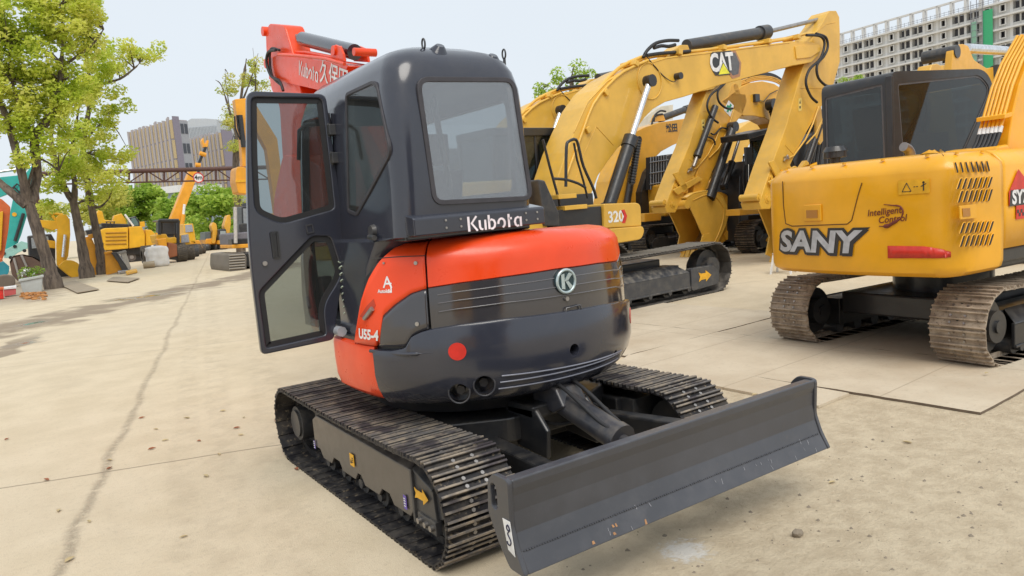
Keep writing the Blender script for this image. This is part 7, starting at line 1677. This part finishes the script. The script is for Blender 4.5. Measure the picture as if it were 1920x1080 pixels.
def tyre(T, fr, x, y, rpx, lat, w_=.5, mat=None):
    c = fr.lat(x, y, lat); m = (fr.o+c-CAMP).dot(FW)/FPX; R_ = rpx*m; t = MB(); n = 28
    prof = [(.55, -w_/2), (.9, -w_/2), (1.0, -w_*.38), (1.0, w_*.38), (.9, w_/2), (.55, w_/2)]
    rows = [[c+V(o, r_*R_*math.cos(a), r_*R_*math.sin(a)) for r_, o in prof] for a in [2*math.pi*i/n for i in range(n)]]; rows.append(rows[0]); t.grid(rows, False)
    for i in range(n):
        a = 2*math.pi*i/n
        for s_ in (-1, 1): t.box(c+V(s_*w_*.24, R_*1.01*math.cos(a+s_*.06), R_*1.01*math.sin(a+s_*.06)), (w_*.42, R_*.05, R_*.12), Matrix.Rotation(a, 3, 'X'))
    o = t.build('wheel', mat or paint('dusty_tyre', (.075, .065, .055), .9, 0, .8, (.32, .27, .21)), T); k = MB(); k.cyl(c-V(w_*.3, 0, 0), c+V(w_*.3, 0, 0), R_*.56, n=20); k.build('rim', YEL2, o); return o
def road_row():
    # grader / crane and the loaders behind each other along the road
    b = W.z(325, 493, 0); fr = Frame(b.x, b.y, 0)
    T = thing('wheel_loader', 'wheeled machine with an empty black cab frame at the head of the loader row', 'wheel loader', fr)
    for (x0, y0, x1, y1) in ((299, 414, 299, 440), (334, 414, 334, 456)): bars(T, fr, 'cab_post', [[(x0, y0), (x1, y1)]], .3, .09, BLK)
    bars(T, fr, 'cab_frame', [[(298, 414), (335, 414)]], .3, .11, BLK); bars(T, fr, 'cab_post', [[(303, 416), (303, 440)], [(329, 416), (330, 452)]], 2.0, .08, BLK); traced(T, fr, 'cab_roof', [(297, 412), (336, 412), (336, 415), (297, 415)], .2, 2.0, BLK, .02)
    traced(T, fr, 'engine_body', [(292, 440), (312, 438), (315, 446), (330, 444), (334, 456), (315, 458), (296, 456)], .5, 2.2, YEL2, .06, .1)
    traced(T, fr, 'front_frame', [(294, 448), (312, 446), (314, 470), (300, 470)], -.1, .8, ORY, .05); traced(T, fr, 'axle_frame', [(315, 454), (332, 458), (333, 480), (316, 484), (312, 470)], .1, 1.2, paint('rust_orange', (.30, .10, .04), .7, 0, .4), .05)
    traced(T, fr, 'chassis', [(312, 478), (335, 480), (334, 488), (314, 486)], .3, 1.2, DKG, .04)
    tyre(T, fr, 339, 473, 17, .6, .55); tyre(T, fr, 275, 478, 17, .2, .5)
    b = W.z(352, 488, 0); f2 = Frame(b.x, b.y, 0); T = thing('wheel_loader', 'second wheel loader in the row with a glazed yellow cab', 'wheel loader', f2)
    traced(T, f2, 'cab', [(338, 440), (354, 437), (358, 456), (357, 462), (338, 458)], .4, 2.0, YEL2, .05); traced(T, f2, 'window', [(340, 441), (353, 439), (355, 454), (340, 455)], .34, .05, plain('pane_sky', (.35, .38, .44), .12), 0); traced(T, f2, 'body', [(338, 458), (360, 460), (360, 472), (340, 474)], .4, 2.2, ORY, .05)
    tyre(T, f2, 353, 473, 14, .3, .6)
    b = W.z(365, 482, 0); f2 = Frame(b.x, b.y, 0); T = thing('wheel_loader', 'third wheel loader in the row, tall cab showing above the second', 'wheel loader', f2)
    traced(T, f2, 'cab', [(345, 420), (362, 419), (366, 440), (368, 458), (348, 450)], .5, 2.2, YEL2, .05); traced(T, f2, 'window', [(347, 422), (360, 421), (362, 434), (348, 436)], .44, .05, MT['pane_sky'], 0); traced(T, f2, 'body', [(352, 450), (368, 452), (371, 470), (356, 472)], .5, 2.2, ORY, .05); tyre(T, f2, 362, 470, 12, .4, .6, DKG)
    b = W.z(378, 477, 0); f2 = Frame(b.x, b.y, 0); T = thing('wheel_loader', 'rearmost wheel loader of the row, only wheels and tan body visible', 'wheel loader', f2)
    traced(T, f2, 'body', [(364, 450), (374, 450), (380, 464), (378, 472), (366, 472)], .5, 2.2, ORY, .05); tyre(T, f2, 369, 468, 10, .4, .6); tyre(T, f2, 376, 467, 9, 1.6, .6)
    # truck crane boom
    b = W.z(325, 476, 0); fr = Frame(b.x, b.y, 0); T = thing('mobile_crane', 'mobile crane with its orange telescopic boom raised past the gantry', 'crane', fr)
    traced(T, fr, 'boom', [(319, 412), (337, 414), (352, 380), (368, 336), (369, 320), (363, 314), (356, 318), (343, 352)], 0, .9, ORY, .04)
    bm_ = traced(T, fr, 'inner_boom', [(365, 318), (370, 320), (389, 276), (384, 274)], .2, .6, BLK, .03); bars(T, fr, 'boom_collar', [[(366, 309), (376, 310)], [(374, 287), (386, 291)]], .15, .18, ORY, bm_)
    k = MB()
    traced(T, fr, 'boom_head', [(378, 264), (381, 258), (383, 268), (386, 270), (389, 262), (392, 264), (389, 276), (382, 276)], .2, .6, ORY, .03)
    bars(T, fr, 'lift_cylinder', [[(346, 383), (344, 402)]], -.3, .10, WHITE); bars(T, fr, 'lift_cylinder', [[(344, 402), (341, 424)]], -.3, .17, ORY); traced(T, fr, 'turret', [(300, 415), (342, 415), (344, 440), (300, 440)], .8, 2, BLK, .05); traced(T, fr, 'chassis', [(296, 440), (350, 440), (352, 462), (296, 464)], 1.2, 2.2, DKG, .05)
    # machines at the end of the road
    b = W.z(403, 469, 0); fr = Frame(b.x, b.y, 0); T = thing('excavator', 'distant yellow excavator facing down the road left of the dark one', 'excavator', fr)
    traced(T, fr, 'boom', [(396, 424), (400, 416), (406, 420), (408, 432), (404, 456), (398, 456), (400, 436)], 0, .9, YEL, .03, .1); traced(T, fr, 'cab', [(385, 435), (396, 434), (396, 450), (385, 450)], .5, 2, plain('pane_dark2', (.1, .12, .13), .3), .05); traced(T, fr, 'body', [(386, 448), (408, 446), (408, 458), (386, 458)], .4, 2.4, ORY, .05); traced(T, fr, 'track', [(384, 457), (397, 457), (397, 469), (384, 469)], .2, 3, DKG, .2); traced(T, fr, 'track', [(402, 457), (412, 457), (412, 469), (402, 469)], .2, 3, DKG, .2)
    b = W.z(420, 468, 0); fr = Frame(b.x, b.y, 0); T = thing('excavator', 'distant dark cabbed excavator at the end of the road', 'excavator', fr)
    traced(T, fr, 'cab', [(409, 430), (424, 429), (427, 450), (410, 452)], .5, 2.2, BLK, .08); traced(T, fr, 'window', [(413, 433), (423, 433), (424, 446), (413, 447)], .44, .05, plain('pane_pale3', (.32, .36, .36), .15), 0); traced(T, fr, 'track', [(414, 456), (429, 456), (429, 468), (414, 468)], .3, 2, DKG, .2); traced(T, fr, 'body', [(410, 450), (430, 450), (430, 458), (410, 458)], .5, 2.4, ORY, .05)
    traced(T, fr, 'boom', [(420, 424), (426, 404), (432, 402), (433, 420), (430, 440), (424, 438)], .9, .9, YEL, .05, .1)
road_row()
def right_of_road():
    b = W.z(450, 507, 0); fr = Frame(b.x, b.y, 0); T = thing('excavator', 'excavator half hidden by the open cab door, its short steel track facing the road', 'excavator', fr)
    traced(T, fr, 'counterweight', [(433, 438), (446, 436), (470, 434), (480, 460), (435, 460)], .3, 2, plain('mauve_grey', (.17, .16, .18), .6), .05); traced(T, fr, 'lower_band', [(434, 448), (480, 446), (480, 458), (435, 458)], .25, .6, BLK, .03); traced(T, fr, 'bumper', [(435, 459), (480, 456), (480, 464), (436, 466)], .2, 2, ORY, .03)
    bars(T, fr, 'post', [[(441, 388), (442, 456)]], .1, .07, plain('pale_post', (.5, .47, .44), .6)); traced(T, fr, 'cab', [(453, 387), (480, 386), (480, 438), (455, 436)], .6, 1.4, BLK, .04); traced(T, fr, 'window', [(456, 391), (480, 390), (480, 418), (457, 420)], .54, .05, plain('pane_pale4', (.28, .30, .32), .15), 0)
    traced(T, fr, 'fender', [(448, 420), (462, 418), (464, 436), (449, 437)], .4, .5, DKG, .03)
    k = MB(); P = fr.lats([(430, 476), (456, 473), (462, 480), (462, 506), (432, 510), (429, 500)], 0); k.prism(rpoly(P, .08), V(0, 3.2, 0)); t = k.build('track', paint('pale_track', (.16, .14, .12), .7, 0, .6, (.42, .37, .30)), T)
    for y in (479, 484, 489, 494, 499, 504): bars(T, fr, 'grouser', [[(430, y), (459, y-2)]], -.03, .03, paint('grouser_pale', (.30, .27, .23), .7), t)
    traced(T, fr, 'undercarriage', [(459, 474), (500, 472), (500, 500), (462, 500)], .3, 2.4, BLK, .05)
    # tall raised arm above
    b = W.z(455, 492, 0); fr = Frame(b.x, b.y, 0); T = thing('excavator', 'excavator behind the open door with a vertical raised arm and hanging orange bucket', 'excavator', fr)
    traced(T, fr, 'arm', [(440, 186), (462, 184), (464, 250), (462, 312), (455, 312), (452, 260), (444, 214)], 0, .5, ORY, .02); bars(T, fr, 'cylinder', [[(450, 216), (457, 276)]], -.15, .12, BLK); bars(T, fr, 'hose', [[(440, 218), (441, 240), (450, 262)], [(444, 216), (446, 240), (455, 268)]], -.15, .04, RUBBER)
    traced(T, fr, 'bucket', [(443, 318), (446, 312), (462, 314), (478, 340), (470, 364), (447, 362), (442, 340)], -.4, 1.1, ORY, .03, .08); traced(T, fr, 'bucket_lip', [(442, 338), (474, 335), (474, 340), (442, 342)], -.44, .05, DECY, 0)
    traced(T, fr, 'boom', [(450, 190), (470, 180), (520, 260), (540, 420), (520, 420), (500, 280)], .2, .5, ORY, .02); traced(T, fr, 'body', [(490, 400), (560, 400), (560, 450), (490, 450)], .2, 2, ORY, .05); traced(T, fr, 'lower_body', [(490, 455), (560, 452), (560, 490), (490, 492)], .2, 2, BLK, .05)
right_of_road()
